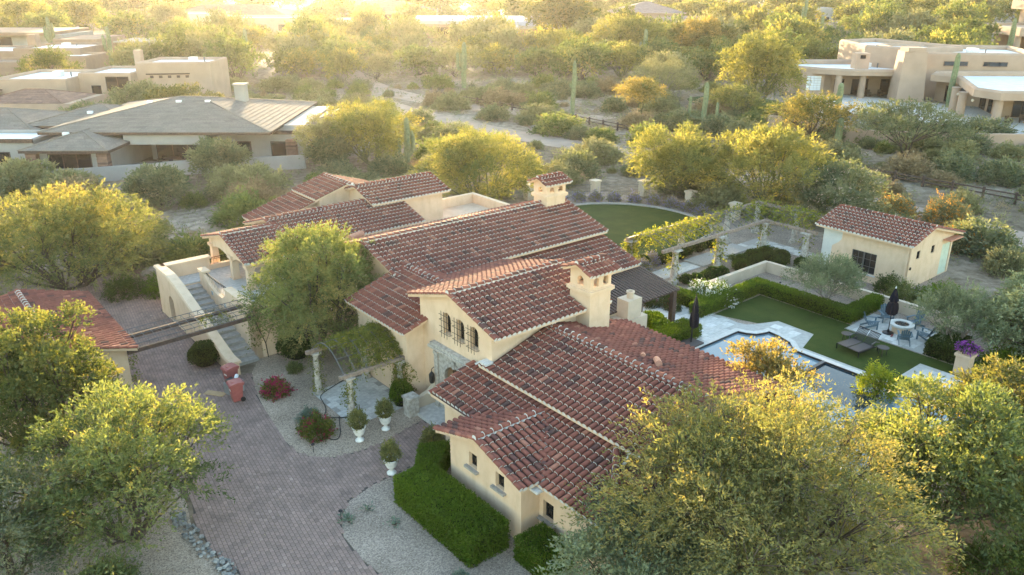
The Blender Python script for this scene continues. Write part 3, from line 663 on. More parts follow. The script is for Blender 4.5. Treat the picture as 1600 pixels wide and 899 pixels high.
# lower roof on the garden side
roof_plane(villa, T, 'y', 15.75, 4.42, -.0001 + .31, [(10.5, 12.35), (19.95, 12.35), (19.95, 15.75), (10.5, 15.75)])
ridge(T, (19.95, 12.35, 3.39), (19.95, 15.75, 4.44), None, 1.0, 0)
w5 = MB(); w5.ext([(12.8, 0), (15.86, 0), (15.86, 4.25), (12.8, 3.36)], 'x', 10.3, 19.5); wall(w5)
roof_plane(villa, T, 'y', 9.0, 4.35, .26, [(8.6, 6.7), (12.3, 6.7), (12.3, 12.6), (10.5, 12.6), (8.6, 9.0)], deck=False) if False else None
w6 = MB(); w6.box(10.2, 6.3, 0, 12.0, 12.8, 3.3); w6.box(10.15, 6.25, 3.3, 12.1, 12.79, 3.45); wall(w6)
# chimneys
def chimney(x0, x1, y0, y1, zb, zl, ze, lab):
    c = thing_part('chimney', villa); mb = MB(); mb.box(x0, y0, zb, x1, y1, zl); mb.build('stack', WM, c)
    e = .13; lb = MB()
    lb.box(x0 - e, y0 - e, zl, x1 + e, y1 + e, zl + .16); lb.box(x0 - e * .5, y0 - e * .5, zl - .07, x1 + e * .5, y1 + e * .5, zl - .002); lb.box(x0 - e * .4, y0 - e * .4, zl + .161, x1 + e * .4, y1 + e * .4, zl + .21); lb.build('ledge', WM, c)
    cb = MB(); z0 = zl + .21; wx, wy = x1 - x0, y1 - y0; H = ze - z0
    hx = [arch_pts(wx * .27, wx * .25, .10, H - .2, 8), arch_pts(wx * .73, wx * .25, .10, H - .2, 8)]
    hy = [arch_pts(wy * .5, wy * .3, .10, H - .2, 8)]
    facade(cb, rect_pts(0, wx, 0, H), hx, (x0, y0, z0), (1, 0), (0, -1), .14, .14); facade(cb, rect_pts(0, wx, 0, H), hx, (x0, y1, z0), (1, 0), (0, 1), .14, .14)
    facade(cb, rect_pts(.001, wy - .001, 0, H), hy, (x0 + .001, y0, z0), (0, 1), (-1, 0), .14, .14); facade(cb, rect_pts(.001, wy - .001, 0, H), hy, (x1 - .001, y0, z0), (0, 1), (1, 0), .14, .14)
    # inner faces of the lantern walls
    cb.box(x0 + .14, y0 + .14, z0, x1 - .14, y1 - .14, z0 + .05)
    cb.build('arched_lantern', WM, c)
    ov = .26; ym = (y0 + y1) / 2; hw = (y1 - y0) / 2 + ov; s = .42; zr = ze + s * hw
    TT = Tiles()
    def rp(sg):
        poly = [(x0 - ov, ym), (x1 + ov, ym), (x1 + ov, ym + sg * hw), (x0 - ov, ym + sg * hw)]
        roof_plane(c, TT, 'y', ym, zr, -sg * s, poly, .1)
    rp(1); rp(-1); ridge(TT, (x0 - ov, ym, zr + .02), (x1 + ov, ym, zr + .02), bed)
    for xx in (x0 - ov, x1 + ov):
        for sg in (1, -1): ridge(TT, (xx, ym + sg * hw, ze + .02), (xx, ym, zr + .02), None, 1.0, 0)
    cp = MB(); cp.ext([(ym - hw + ov, ze), (ym + hw - ov, ze), (ym, ze + s * (hw - ov) + .05)], 'x', x0 + .002, x1 - .002); cp.build('cap', WM, c)
    T.t += TT.t
chimney(8.7, 10.05, 5.42, 6.78, 3.6, 6.25, 7.22, '')
chimney(18.2, 19.85, 19.1, 20.4, 5.4, 6.45, 7.32, '')
# rear wings on the left
def gable_wing(x0, x1, yn, yr, yf, zr, s, wx0, wx1, wyn, wyf, zb=0, axis='x', tz=None):
    roof_plane(villa, T, 'y', yr, zr, s, [(x0, yn), (x1, yn), (x1, yr), (x0, yr)])
    roof_plane(villa, T, 'y', yr, zr, -s, [(x0, yr), (x1, yr), (x1, yf), (x0, yf)])
    ridge(T, (x0, yr, zr + .03), (x1, yr, zr + .03), bed)
    for xx in (x0, x1):
        ridge(T, (xx, yn, zr - s * (yr - yn) + .02), (xx, yr, zr + .02), None, 1.0, 0); ridge(T, (xx, yf, zr - s * (yf - yr) + .02), (xx, yr, zr + .02), None, 1.0, 0)
    if wx0 is not None:
        w = MB(); w.ext([(wyn, zb), (wyf, zb), (wyf, zr - .15 - s * (wyf - yr)), (yr, zr - .15), (wyn, zr - .15 - s * (yr - wyn))], 'x', wx0, wx1); wall(w)
gable_wing(3.6, 13.5, 26.6, 30.3, 34.0, 5.2, .30, 4.0, 13.1, 27.0, 33.6)
gable_wing(10.9, 17.4, 29.0, 31.5, 34.0, 6.0, .32, 11.2, 17.0, 29.4, 33.6)
gable_wing(.35, 4.0, 25.9, 29.5, 33.1, 4.98, .27, None, 0, 0, 0)
roof_plane(villa, T, 'x', 11.0, 6.0, .30, [(8.4, 32.6), (11.0, 32.6), (11.0, 36.4), (8.4, 36.4)])
roof_plane(villa, T, 'x', 11.0, 6.0, -.30, [(11.0, 32.6), (14.2, 33.2), (14.2, 36.4), (11.0, 36.4)])
roof_plane(villa, T, 'x', 8.6, 4.95, .30, [(4.6, 33.2), (8.9, 33.2), (8.9, 36.8), (4.6, 36.8)])
ridge(T, (11.0, 32.0, 6.03), (11.0, 36.4, 6.03), bed); ridge(T, (8.4, 36.4, 5.24), (11.0, 36.4, 6.02), None, 1, 0); ridge(T, (4.6, 36.8, 3.77), (8.9, 36.8, 5.06), None, 1, 0); ridge(T, (4.6, 33.2, 3.77), (8.9, 33.2, 5.06), None, 1, 0)
w7 = MB(); w7.ext([(8.8, 0), (13.8, 0), (13.8, 5.0), (11, 5.85), (8.8, 5.2)], 'y', 32.9, 36.0); w7.ext([(5.0, 0), (8.8, 0), (8.8, 4.85), (5.0, 3.75)], 'y', 33.65, 36.4); wall(w7)
w8 = MB(); w8.box(13.1, 23.6, 0, 21.8, 32.0, 3.0); w8.box(13.1, 23.602, 3.0, 15.5, 29.38, 3.3)
for (a, b, c_, d_) in ((21.45, 26.5, 21.8, 32.0), (17.0, 31.65, 21.45, 32.0), (15.5, 26.5, 21.45, 26.85)): w8.box(a, b, 3.0, c_, d_, 3.75)
wall(w8)
dk = MB(); dk.box(15.52, 26.87, 3.0, 21.43, 31.63, 3.02); dk.build('roof_deck', M['stucco_pale'], villa)
roof_plane(villa, T, 'y', 32.0, 3.55, -.3, [(16.5, 32.05), (22.2, 32.05), (22.2, 34.6), (16.5, 34.6)])
# loggia end wall with arches over the terrace
f = MB(); lz = lambda y: 4.98 - .15 - .27 * abs(y - 29.5)
facade(f, [(26.2, lz(26.2)), (26.2, 3.75), (32.6, 3.75), (32.6, lz(32.6)), (29.5, lz(29.5))], [], (.6, 0, 0), dY, nX, .32, .1)
for c, r in ((27.6, 1.2), (30.75, 1.6)):
    for i in range(10):
        t0, t1 = math.pi * i / 10, math.pi * (i + 1) / 10
        y0_, y1_ = c + r * math.cos(t0), c + r * math.cos(t1); z0_, z1_ = 3.2 + .54 * math.sin(t0), 3.2 + .54 * math.sin(t1)
        f.ext([(y0_, z0_), (y1_, z1_), (y1_, 3.752), (y0_, 3.752)], 'x', .602, .918)
f.box(.918, 26.2, 3.6, 4.0, 26.5, lz(26.5) - .02); wall(f)
for y in (26.42, 28.95, 32.3):
    c = MB(); x = .76; c.box(x - .27, y - .27, 2.2, x + .27, y + .27, 2.3)
    c.add([(x + a * .22, y + b * .22, 2.3) for a, b in ((-1, -1), (1, -1), (1, 1), (-1, 1))] + [(x + a * .20, y + b * .20, 3.5) for a, b in ((-1, -1), (1, -1), (1, 1), (-1, 1))], [(0, 1, 5, 4), (1, 2, 6, 5), (2, 3, 7, 6), (3, 0, 4, 7)])
    c.box(x - .24, y - .24, 3.5, x + .24, y + .24, 3.58); c.box(x - .3, y - .3, 3.58, x + .3, y + .3, 3.7501); c.build('column', WM, villa)
dw = MB(); dw.box(3.9, 28.2, 2.2, 3.99, 29.6, 3.9); dw.build('terrace_door', M['glass'], villa)
# terrace, stairs
t_ = MB(); t_.box(-1.0, 22.2, 0, 4.2, 31.9, 2.14); wall(t_, 'terrace_base')
tf = MB(); tf.prism([(-1.0, 22.2), (4.2, 22.2), (4.2, 31.88), (-2.7, 31.88), (-2.7, 29.9), (-1.0, 29.9)], 2.141, 2.2); tf.build('terrace_floor', M['path_stone'], villa)
t2 = MB(); t2.box(-2.7, 29.9, 0, -1.0, 31.9, 2.14); wall(t2, 'terrace_base')
ow = MB(); facade(ow, [(20.2, 0), (31.9, 0), (31.9, 3.0), (29.6, 3.0), (28.2, 2.75), (21.0, .72), (20.2, .72)], [arch_pts(29.6, .95, .02, 1.75, 10)], (-3.15, 0, 0), dY, nX, .42, .40); wall(ow, 'stair_wall')
MB().ext([(29.1, .02), (30.1, .02), (30.1, 1.75), (29.1, 1.75)], 'x', -2.78, -2.76).build('alcove_shade', M['dark'], villa)  # dark sheet painted as the shade inside the arched opening
cp = MB(); prof = [(20.12, .72), (21.0, .72), (28.2, 2.75), (29.6, 3.0), (32.0, 3.0)]
for (y0_, z0_), (y1_, z1_) in zip(prof, prof[1:]): cp.add([(x, y, z) for (y, z) in ((y0_, z0_), (y1_, z1_)) for x, z in ((-3.25, z + .002), (-2.62, z + .002), (-2.66, z + .13), (-3.2, z + .13))], [(0, 1, 2, 3), (7, 6, 5, 4), (0, 4, 5, 1), (1, 5, 6, 2), (2, 6, 7, 3), (3, 7, 4, 0)])
cp.build('stair_coping', M['stucco'], villa)
st_ = 14
for i in range(st_):
    z1 = 2.2 * (i + 1) / (st_ + 1); y0_ = 21.2 + (29.9 - 21.2) * i / st_
    s_ = MB(); s_.box(-2.73, y0_, z1 - .2 if i else 0, -1.25, 29.9, z1); s_.build('step', M['path_base'], villa)
    tr = MB(); tr.box(-2.72, y0_ - .03, z1 + .001, -1.26, y0_ + .62, z1 + .025); tr.build('tread', M['stone_grey'], villa)
iw = MB(); facade(iw, [(21.4, 0), (29.6, 0), (29.6, 3.0), (28.9, 3.0), (28.1, 2.55), (27.0, 2.25), (26.0, 2.25), (25.4, 2.6), (25.3, 2.95), (22.0, 2.95), (21.4, 2.95)], [], (-1.25, 0, 0), dY, nX, .34, .1); wall(iw, 'stair_wall')
MB().box(-1.32, 28.8, 3.001, -.82, 29.7, 3.13).build('stair_coping', WM, villa); MB().box(-1.32, 21.9, 2.951, -.82, 25.35, 3.08).build('stair_coping', WM, villa)
bw = MB(); bw.box(-2.73, 31.5, 2.2, .1, 31.9, 3.0); bw.box(-2.9, 31.4, 3.001, .2, 32.0, 3.13); wall(bw, 'terrace_parapet')
bw = MB(); bw.box(-1.25, 21.4, 0, 4.0, 22.2, 2.95); bw.box(-.81, 21.32, 2.951, 4.0, 22.28, 3.08); wall(bw, 'terrace_parapet')
bw = MB(); bw.box(.1, 31.55, 2.2, 4.0, 31.85, 2.5); wall(bw, 'terrace_parapet')
for (a, b, zz) in (((-1.08, 25.4, 3.0), (-1.08, 28.8, 3.0), 2.3), ((.2, 31.7, 2.95), (3.2, 31.7, 2.95), 2.5)):
    r_ = MB(); r_.tube([a, b], .022, 5); a2 = (a[0], a[1], a[2] - .12); b2 = (b[0], b[1], b[2] - .12); r_.tube([a2, b2], .012, 4)
    n = 14
    for i in range(n + 1):
        p = [a[j] + (b[j] - a[j]) * i / n for j in range(3)]; r_.tube([p, (p[0], p[1], zz)], .010, 4)
        if i < n: q = [a[j] + (b[j] - a[j]) * (i + .5) / n for j in range(3)]; r_.tube([(q[0], q[1], q[2] - .12), (q[0], q[1], q[2])], .02, 4)
    r_.build('railing', M['iron'], villa)
def star_tile(x, y, z):
    m = MB(); m.box(x - .015, y - .13, z - .13, x, y + .13, z + .13); m.build('wall_tile', M['mortar'], villa)
    k = MB()
    for i in range(4): t = math.pi / 4 + math.pi / 2 * i; k.bar((x - .02, y, z), (x - .02, y + .15 * math.cos(t), z + .15 * math.sin(t)), .03, .012)
    k.build('wall_tile_star', M['blue_paint'], villa)
star_tile(-1.25, 27.6, 2.1); star_tile(-1.25, 25.6, 1.9)
# steps and low wall at the front door
es = MB(); es.box(2.2, 7.5, 0, 3.46, 10.9, .16); es.build('door_step', M['path_stone'], villa)
for (x, y) in ((2.05, 10.75),):
    p = MB(); p.box(x - .28, y - .28, 0, x + .28, y + .28, .95); p.box(x - .33, y - .33, .951, x + .33, y + .33, 1.06); p.build('stone_pier', M['stone'], villa)
lw = MB(); lw.ext([(2.33, 0), (3.6, 0), (3.6, 1.15), (3.2, .85), (2.33, .6)], 'y', 10.85, 11.1); lw.build('low_wall', M['stucco_pale'], villa)
# wall lantern
la = thing_part('wall_lantern', villa, (3.2, 10.6, 1.75))
MB().lathe([(.05, -.34), (.11, -.30), (.15, -.2), (.16, .12), (.11, .2), (.03, .3)], 6).build('lantern_cage', M['iron'], la)
MB().tube([(.0, 0, .28), (.0, 0, .42), (.12, 0, .5), (.36, 0, .42)], .02, 5).build('lantern_bracket', M['iron'], la)
MB().lathe([(.09, -.2), (.10, .1)], 6).build('lantern_glass', M['glass'], la)
# timber slat roof over the garden terrace
sr = thing_part('slat_roof', villa)
for i in range(26):
    x = 13.7 + i * .25; MB().bar((x, 12.5, 3.22), (x, 9.15, 2.62), .15, .09).build('slat', M['timber_dark'], sr)
for y, z in ((12.1, 3.03), (10.7, 2.78), (9.4, 2.55)): MB().bar((13.5, y, z), (20.2, y, z), .16, .18).build('beam', M['timber_dark'], sr)
for x in (13.8, 16.8, 19.8): MB().box(x - .15, 9.3, 0, x + .15, 9.6, 2.45).build('post', M['timber_dark'], sr)
# loose ridge cover, vents, flashings
ld = MB(); ld.tube([(8.3, .95, 4.78), (7.75, .35, 4.98)], .15, 10); ld.build('roof_vent', M['terracotta'], villa)
ld = MB(); ld.tube([(8.2, 1.6, 4.8), (8.0, 1.45, 4.86)], .1, 8); ld.build('roof_vent', M['terracotta'], villa)
ld = MB(); ld.tube([(6.9, 25.2, 4.5), (8.2, 25.9, 4.4)], .22, 10); ld.build('roof_vent', M['terracotta'], villa)
for b_ in ((3.15, 6.2, 4.02, 3.6, 6.7, 4.12), (3.2, 12.0, 4.25, 3.6, 12.4, 4.34), (.15, -.7, 2.5, .55, -.2, 2.6)): B(*b_).build('flashing', M['mortar'], villa)
dp = MB(); dp.tube([(3.1, -2.4, 3.9), (2.9, -2.4, 3.6), (2.9, -2.2, 3.3)], .06, 6); dp.build('downpipe', M['mortar'], villa)
bed.build('ridge_mortar', M['mortar'], villa)
# the nearest 300 tiles are pieces of their own, the rest one mass
def cam_d(t):
    w = Vector(E3(t[0].x, t[0].y, t[0].z)) - Vector((0, 0, 20)); dep = w.y * math.cos(R(21.1)) - w.z * math.sin(R(21.1))
    px = 800 + 1260 * w.x / dep; py = 449.5 - 1260 * (w.y * math.sin(R(21.1)) + w.z * math.cos(R(21.1))) / dep
    return w.length if (px < 930 and py < 860 and t[3].z > .5) else 999
order = sorted(range(len(T.t)), key=lambda i: cam_d(T.t[i])); near = order[:300]; rest = [T.t[i] for i in order[300:]]
vm = []
for k in range(14):
    q = [.03, .12, .18, .32, .38, .43, .48, .52, .56, .6, .64, .68, .78, .9][k]
    tt = Tiles(); tt.put((0, 0, 0), (1, 0, 0), (0, 1, 0), (0, 0, 1), q); vm.append((q, tt.mesh('clay_tile')))
for i in near:
    p, X, Y, Z, tone = T.t[i]; me = min(vm, key=lambda a: abs(a[0] - tone))[1]
    o = bpy.data.objects.new('roof_tile', me); COL.objects.link(o); o.parent = villa
    o.matrix_local = Matrix(((X.x, Y.x, Z.x, p.x), (X.y, Y.y, Z.y, p.y), (X.z, Y.z, Z.z, p.z), (0, 0, 0, 1)))
prop(link('roof_tiles', T.mesh('roof_tiles', rest), villa), kind='stuff')
# ------------------------------------------------------------------ ground, drive, garden surfaces
RG = random.Random(3)
g0 = MB(); S_ = 40
g0.add([(-900 + 1800 * i / S_, -60 + 960 * j / S_, 0) for j in range(S_ + 1) for i in range(S_ + 1)], [(j * (S_ + 1) + i, j * (S_ + 1) + i + 1, (j + 1) * (S_ + 1) + i + 1, (j + 1) * (S_ + 1) + i) for j in range(S_) for i in range(S_)])
struct('ground', g0, M['desert'])
def sheet(name, poly, z, m):
    tri = tessellate_polygon([[Vector((x, y, 0)) for x, y in poly]]); mb = MB(); mb.add([(x, y, z) for x, y in poly], [tuple(t) if True else t for t in tri])
    me = mb.mesh(name, m); 
    o = link(name, me, None, E3(0, 0), ANG); prop(o, kind='structure'); return o
def smooth(poly, n=3):
    for _ in range(n):
        q = []
        for i in range(len(poly)):
            a, b = poly[i], poly[(i + 1) % len(poly)]; q += [(a[0] * .75 + b[0] * .25, a[1] * .75 + b[1] * .25), (a[0] * .25 + b[0] * .75, a[1] * .25 + b[1] * .75)]
        poly = q
    return poly
drive = [(-6.6, 41), (-7.3, 34), (-7.7, 29.6), (-7.75, 20.6), (-8.2, 18.5), (-8.4, 14), (-8.7, 10.5), (-9.1, 9.0), (-9.2, 7.1), (-8.9, 5.2), (-8.0, 1.5), (-7.2, -3), (-4.4, -3), (-4.9, 1.0), (-5.1, 3.0), (-5.0, 4.6),
         (-4.5, 5.75), (-3.7, 6.5), (-2.4, 6.85), (-1.2, 6.9), (.4, 7.0), (2.2, 7.3), (2.2, 10.0), (-.4, 9.45), (-1.6, 9.5), (-2.6, 9.75), (-3.3, 10.2), (-3.75, 11.2), (-3.75, 12.4), (-3.4, 15.1), (-2.9, 17.8), (-2.2, 20.0), (-3.15, 20.2), (-3.2, 31.9), (-1.0, 36), (-1.0, 41)]
drive_o = sheet('driveway', drive, .010, M['paver_joint'])
# pavers: running bond, the nearest 300 picked out singly
PW, PL = .155, .235
def paver_geo(w, l, h=.022, b=.008):
    x, y = w / 2 - .006, l / 2 - .006
    v = [(-x, -y, 0), (x, -y, 0), (x, y, 0), (-x, y, 0), (-x, -y, h - b), (x, -y, h - b), (x, y, h - b), (-x, y, h - b), (-x + b, -y + b, h), (x - b, -y + b, h), (x - b, y - b, h), (-x + b, y - b, h)]
    return v, [(0, 1, 5, 4), (1, 2, 6, 5), (2, 3, 7, 6), (3, 0, 4, 7), (4, 5, 9, 8), (5, 6, 10, 9), (6, 7, 11, 10), (7, 4, 8, 11), (8, 9, 10, 11)]
pv, pf = paver_geo(PW, PL); cand = []
th = R(-8); ct, st2 = math.cos(th), math.sin(th)
for i in range(-80, 110):
    for j in range(-60, 220):
        a = i * PW; b = j * PL + (PL / 2 if i % 2 else 0); x = -6 + a * ct - b * st2; y = a * st2 + b * ct - 3
        if inside(drive, x, y): cand.append((x, y, min(max(RG.gauss(.48, .17), 0), 1), RG.gauss(0, .012), RG.uniform(-.003, .002)))
def cdist(c):
    wx, wy = E(c[0], c[1]); dep = wy * math.cos(R(21.1)) + 20 * math.sin(R(21.1)); py = 449.5 + 1260 * (20 * math.cos(R(21.1)) - wy * math.sin(R(21.1))) / dep; px = 800 + 1260 * wx / dep
    return math.hypot(wx, wy) if (py < 896 and 372 < px < 700) else 999
cand.sort(key=cdist)
pm_ = []
for k in range(9):
    mb = MB(); mb.tone = (k + .5) / 9; mb.add(pv, pf); pm_.append(mb.mesh('paver', M['paver']))
for x, y, t, r_, dz in cand[:300]:
    o = link('paver', pm_[min(8, int(t * 9))], drive_o, (x, y, .011 + dz), th + r_)
mb = MB(); npv = np.array(pv)
for x, y, t, r_, dz in cand[300:]:
    c, s = math.cos(th + r_), math.sin(th + r_); b = len(mb.v)
    mb.v.extend([(x + p[0] * c - p[1] * s, y + p[0] * s + p[1] * c, p[2] + .011 + dz) for p in pv]); mb.f.extend([[q + b for q in f] for f in pf[4:]]); mb.t.extend([t] * 5); mb.m.extend([0] * 5)
prop(mb.build('pavers', M['paver'], drive_o), kind='stuff')
sheet('gravel_bed', [(2.2, 10.0), (-.4, 9.43), (-1.6, 9.48), (-2.6, 9.73), (-3.3, 10.18), (-3.77, 11.2), (-3.77, 12.4), (-3.42, 15.1), (-2.92, 17.8), (-2.2, 20.0), (-1.2, 21.4), (4, 21.4), (4, 16.6), (2.6, 16.6), (2.6, 11.8), (3.6, 11.8), (3.6, 10)], .022, M['gravel'])
sheet('gravel_bed', [(-4.38, -3), (-4.88, 1.0), (-5.08, 3.0), (-4.98, 4.6), (-4.48, 5.73), (-3.7, 6.47), (-2.4, 6.83), (-1.2, 6.88), (.4, 6.98), (2.2, 7.28), (2.2, 4.4), (.02, 4.4), (.02, 0), (.9, 0), (.9, -7), (-3.6, -7)], .022, M['gravel_pale'])
sheet('gravel_bed', [(-9.25, 9), (-8.9, 10.5), (-8.6, 14), (-8.4, 18.5), (-7.9, 20.6), (-24, 22), (-24, -6), (-7.4, -3), (-8.1, 1.5), (-9.0, 5.1), (-9.3, 7.1)], .014, M['gravel'])
# garden sheets on the pool side
sheet('garden_ground', [(10, -9), (36, -9), (36, 3), (43, 3), (43.5, 20), (41, 35.5), (30, 38), (22, 36), (10, 36)], .008, M['gravel_pale'])
lawn1 = smooth([(21.9, 19.2), (27, 18.9), (36, 19.4), (39.6, 21.5), (40.6, 26.5), (39, 31), (34.6, 34.2), (24, 34.3), (21.9, 30)], 2)
sheet('lawn', lawn1, .02, M['turf'])
lawn2 = [(23.7, 9.2), (28.8, 9.3), (28.8, 2.8), (28.0, 2.8), (28.0, -6), (23.6, -6), (23.6, 2.85), (25.8, 3.5), (25.9, 6.0), (24.6, 6.6)]
sheet('lawn', lawn2, .02, M['turf'])
def lip(name, poly, z, m, w=.3, t=.05): pass
slab_me = {}
def slabs(parent, poly, sx, sy, z, matn, off=0, ang=0, gap=.012, th_=.012, nm='paving_slab', seed=5, x0=0, y0=0):
    key = (sx, sy, matn); rg = random.Random(seed)
    if key not in slab_me:
        l = []
        for k in range(5):
            mb = MB(); mb.tone = k / 4; x, y = sx / 2 - gap / 2, sy / 2 - gap / 2; e = .006
            mb.add([(-x, -y, 0), (x, -y, 0), (x, y, 0), (-x, y, 0), (-x + e, -y + e, th_), (x - e, -y + e, th_), (x - e, y - e, th_), (-x + e, y - e, th_)], [(4, 5, 6, 7), (0, 1, 5, 4), (1, 2, 6, 5), (2, 3, 7, 6), (3, 0, 4, 7)]); l.append(mb.mesh(nm, M[matn]))
        slab_me[key] = l
    xs = [p[0] for p in poly]; ys = [p[1] for p in poly]; i = 0; y = min(ys)
    while y < max(ys) - sy * .4:
        x = min(xs) + (sx / 2 if i % 2 else 0) - (sx / 2 if i % 2 else 0) * 0
        if i % 2: x -= sx
        while x < max(xs):
            c = [(x + a * sx * .97 + .015 * sx, y + b * sy * .97 + .015 * sy) for a, b in ((0, 0), (1, 0), (1, 1), (0, 1), (.5, .5))]
            if all(inside(poly, *q) for q in c): link(nm, rg.choice(slab_me[key]), parent, (x + sx / 2, y + sy / 2, z + rg.uniform(-.002, .002)))
            x += sx
        y += sy; i += 1
deck = [(12.0, 13.6), (12.0, 6.75), (22.6, 6.75), (22.75, 6.2), (23.1, 5.75), (23.7, 5.55), (24.15, 5.5), (24.0, 4.5), (23.7, 3.55), (23.0, 2.85), (22.95, -6.6), (23.55, -6.6), (23.6, 2.85), (25.8, 3.5), (25.9, 6.0), (24.3, 6.65), (23.9, 6.95), (23.75, 7.5), (23.9, 9.2), (23.2, 13.6)]
deck_o = sheet('pool_deck', deck, .016, M['travertine_base']); slabs(deck_o, [(12.05, 13.5), (12.05, 6.75), (23.0, 6.75), (23.75, 7.4), (23.85, 9.2), (23.2, 13.5)], .61, .61, .018, 'travertine')
slabs(deck_o, [(23.2, 5.7), (24.2, 5.45), (23.8, 3.4), (25.75, 3.55), (25.85, 5.95), (24.2, 6.6)], .61, .61, .018, 'travertine', seed=8)
patio = sheet('fire_pit_patio', [(28.1, 2.75), (31.6, 2.85), (31.9, -1.5), (28.1, -1.9)], .026, M['travertine_base']); slabs(patio, [(28.1, 2.74), (31.6, 2.84), (31.9, -1.45), (28.1, -1.88)], .61, .61, .028, 'travertine', seed=9)
pad = sheet('garden_landing', [(24.6, -2.4), (26.8, -2.4), (26.8, -5.8), (23.6, -5.8), (23.6, -3.4), (24.6, -3.4)], .03, M['travertine_base']); slabs(pad, [(24.6, -2.41), (26.8, -2.41), (26.8, -5.8), (24.6, -5.8)], .73, .73, .032, 'travertine', seed=4)
path = sheet('garden_path', [(23.2, 15.38), (37.95, 15.38), (37.95, 10.6), (39.5, 10.6), (39.5, 16.92), (23.2, 16.92)], .022, M['path_base'])
slabs(path, [(23.2, 15.40), (37.95, 15.40), (37.95, 16.91), (23.2, 16.91)], .9, .74, .024, 'path_stone', seed=2)
slabs(path, [(38.0, 10.6), (39.47, 10.6), (39.47, 16.9), (38.0, 16.9)], .72, .72, .024, 'path_stone', seed=3)
stp = MB(); stp.box(30.2, 15.2, .03, 36.2, 17.0, .14); stp.box(33.4, 15.25, .14, 36.1, 16.95, .25); struct('path_steps', stp, M['path_base'], E3(0, 0), ANG)
fp = sheet('entry_patio', [(-.75, 15.9), (2.6, 15.9), (2.6, 11.55), (-.75, 11.55)], .045, M['path_base']); slabs(fp, [(-.75, 15.9), (2.6, 15.9), (2.6, 11.55), (-.75, 11.55)], .55, .54, .047, 'path_stone', seed=6)
# pool
pool_poly = [(14.0, 6.5), (22.45, 6.5), (22.6, 6.0), (22.95, 5.55), (23.6, 5.32), (23.85, 5.3), (23.75, 4.5), (23.45, 3.6), (22.75, 2.9), (22.7, -6.6), (14.0, -6.6)]
pool = thing('swimming_pool', 'blue grey swimming pool with pale coping behind the tiled wing', 'pool', E3(0, 0), ANG)
sheetw = MB(); tri = tessellate_polygon([[Vector((x, y, 0)) for x, y in pool_poly]]); sheetw.add([(x, y, .035) for x, y in pool_poly], [tuple(t) for t in tri]); sheetw.build('water', M['water'], pool)
dkw = MB(); dkw.add([(x, y, .042) for x, y in ((19.2, .9), (22.68, .9), (22.68, -3.0), (19.2, -3.0))], [(3, 2, 1, 0)]); dkw.build('spa_water', M['water_dark'], pool)
cpg = MB(); out = offset(pool_poly, .34); tl = MB()
n = len(pool_poly)
for i in range(n):
    a, b, c, d = pool_poly[i], pool_poly[(i + 1) % n], out[(i + 1) % n], out[i]
    cpg.add([(*a, .05), (*b, .05), (*c, .05), (*d, .05), (*a, .17), (*b, .17), (*c, .17), (*d, .17)], [(4, 5, 6, 7), (1, 0, 4, 5), (3, 2, 6, 7)])
    ia = offset(pool_poly, -.02); tl.add([(*ia[i], .03), (*ia[(i + 1) % n], .03), (*ia[(i + 1) % n], .15), (*ia[i], .15)], [(0, 1, 2, 3)])
cpg.build('coping', M['coping'], pool); tl.build('tile_band', M['pool_tile'], pool)
sw = MB(); sw.box(19.1, .9, .03, 22.7, 1.1, .16); sw.build('spa_wall', M['pool_tile'], pool)
# low garden wall
gw = thing('garden_wall', 'low cream stucco wall in an L shape beside the raked gravel', 'wall', E3(0, 0), ANG)
a = MB(); a.box(24.4, 11.75, 0, 33.3, 12.05, .75); a.build('wall_run', M['stucco_pale'], gw)
a = MB(); a.box(33.0, -1.8, 0, 33.3, 11.749, .78); a.build('wall_run', M['stucco_pale'], gw)
gw = thing('end_pier', 'short cream stucco pier carrying a bowl of purple flowers', 'pier', E3(27.3, -4.4), ANG)
a = MB(); a.box(-.35, -.35, 0, .35, .35, 1.1); a.build('shaft', M['stucco'], gw); a = MB(); a.box(-.42, -.42, 1.101, .42, .42, 1.25); a.build('cap', M['stucco'], gw)
bw = thing('flower_bowl', 'pale bowl of purple and white petunias on the stucco pier', 'flower pot', E3(27.3, -4.4, 1.251))
MB().lathe([(.12, 0), (.2, .05), (.34, .25), (.36, .28), (.30, .26), (.05, .22)], 14).build('bowl', M['stone'], bw)
link('flowers', bush_mesh(M['fl_purple'], 5, .42, .55, 240, 5, .1, .09, .16, .3, (M['lf_box'], .3)), bw, (0, 0, .2))
# ------------------------------------------------------------------ pergolas
def column(par, x, y, h, name='column', r=.17):
    c = MB(); c.lathe([(r * 1.7, 0), (r * 1.7, .14), (r * 1.35, .16), (r * 1.5, .24), (r * 1.15, .34), (r * 1.08, h * .35), (r * 1.0, h * .6), (r * .86, h - .32), (r * 1.02, h - .3), (r * .9, h - .26), (r * 1.3, h - .12), (r * 1.35, h - .1)], 14, (x, y, 0)); c.box(x - r * 1.5, y - r * 1.5, h - .1, x + r * 1.5, y + r * 1.5, h); c.build(name, M['stone'], par, smooth=False)
pg = thing('garden_pergola', 'long L shaped pergola of stone columns and timber beams draped in yellowing vine', 'pergola', E3(0, 0), ANG)
PH = 2.5
for x, y in ((26.0, 14.45), (30.9, 14.45), (36.5, 14.45), (36.5, 10.9), (25.2, 17.9), (30.9, 17.9), (36.5, 17.9), (40.6, 17.9), (40.6, 14.3), (40.6, 10.9)): column(pg, x, y, PH, r=.235)
for a_, b_ in (((24.6, 14.45), (36.7, 14.45)), ((36.5, 14.6), (36.5, 10.1)), ((24.8, 17.9), (40.9, 17.9)), ((40.6, 17.75), (40.6, 10.2))): MB().bar((*a_, PH + .11), (*b_, PH + .11), .2, .22).build('beam', M['timber'], pg)
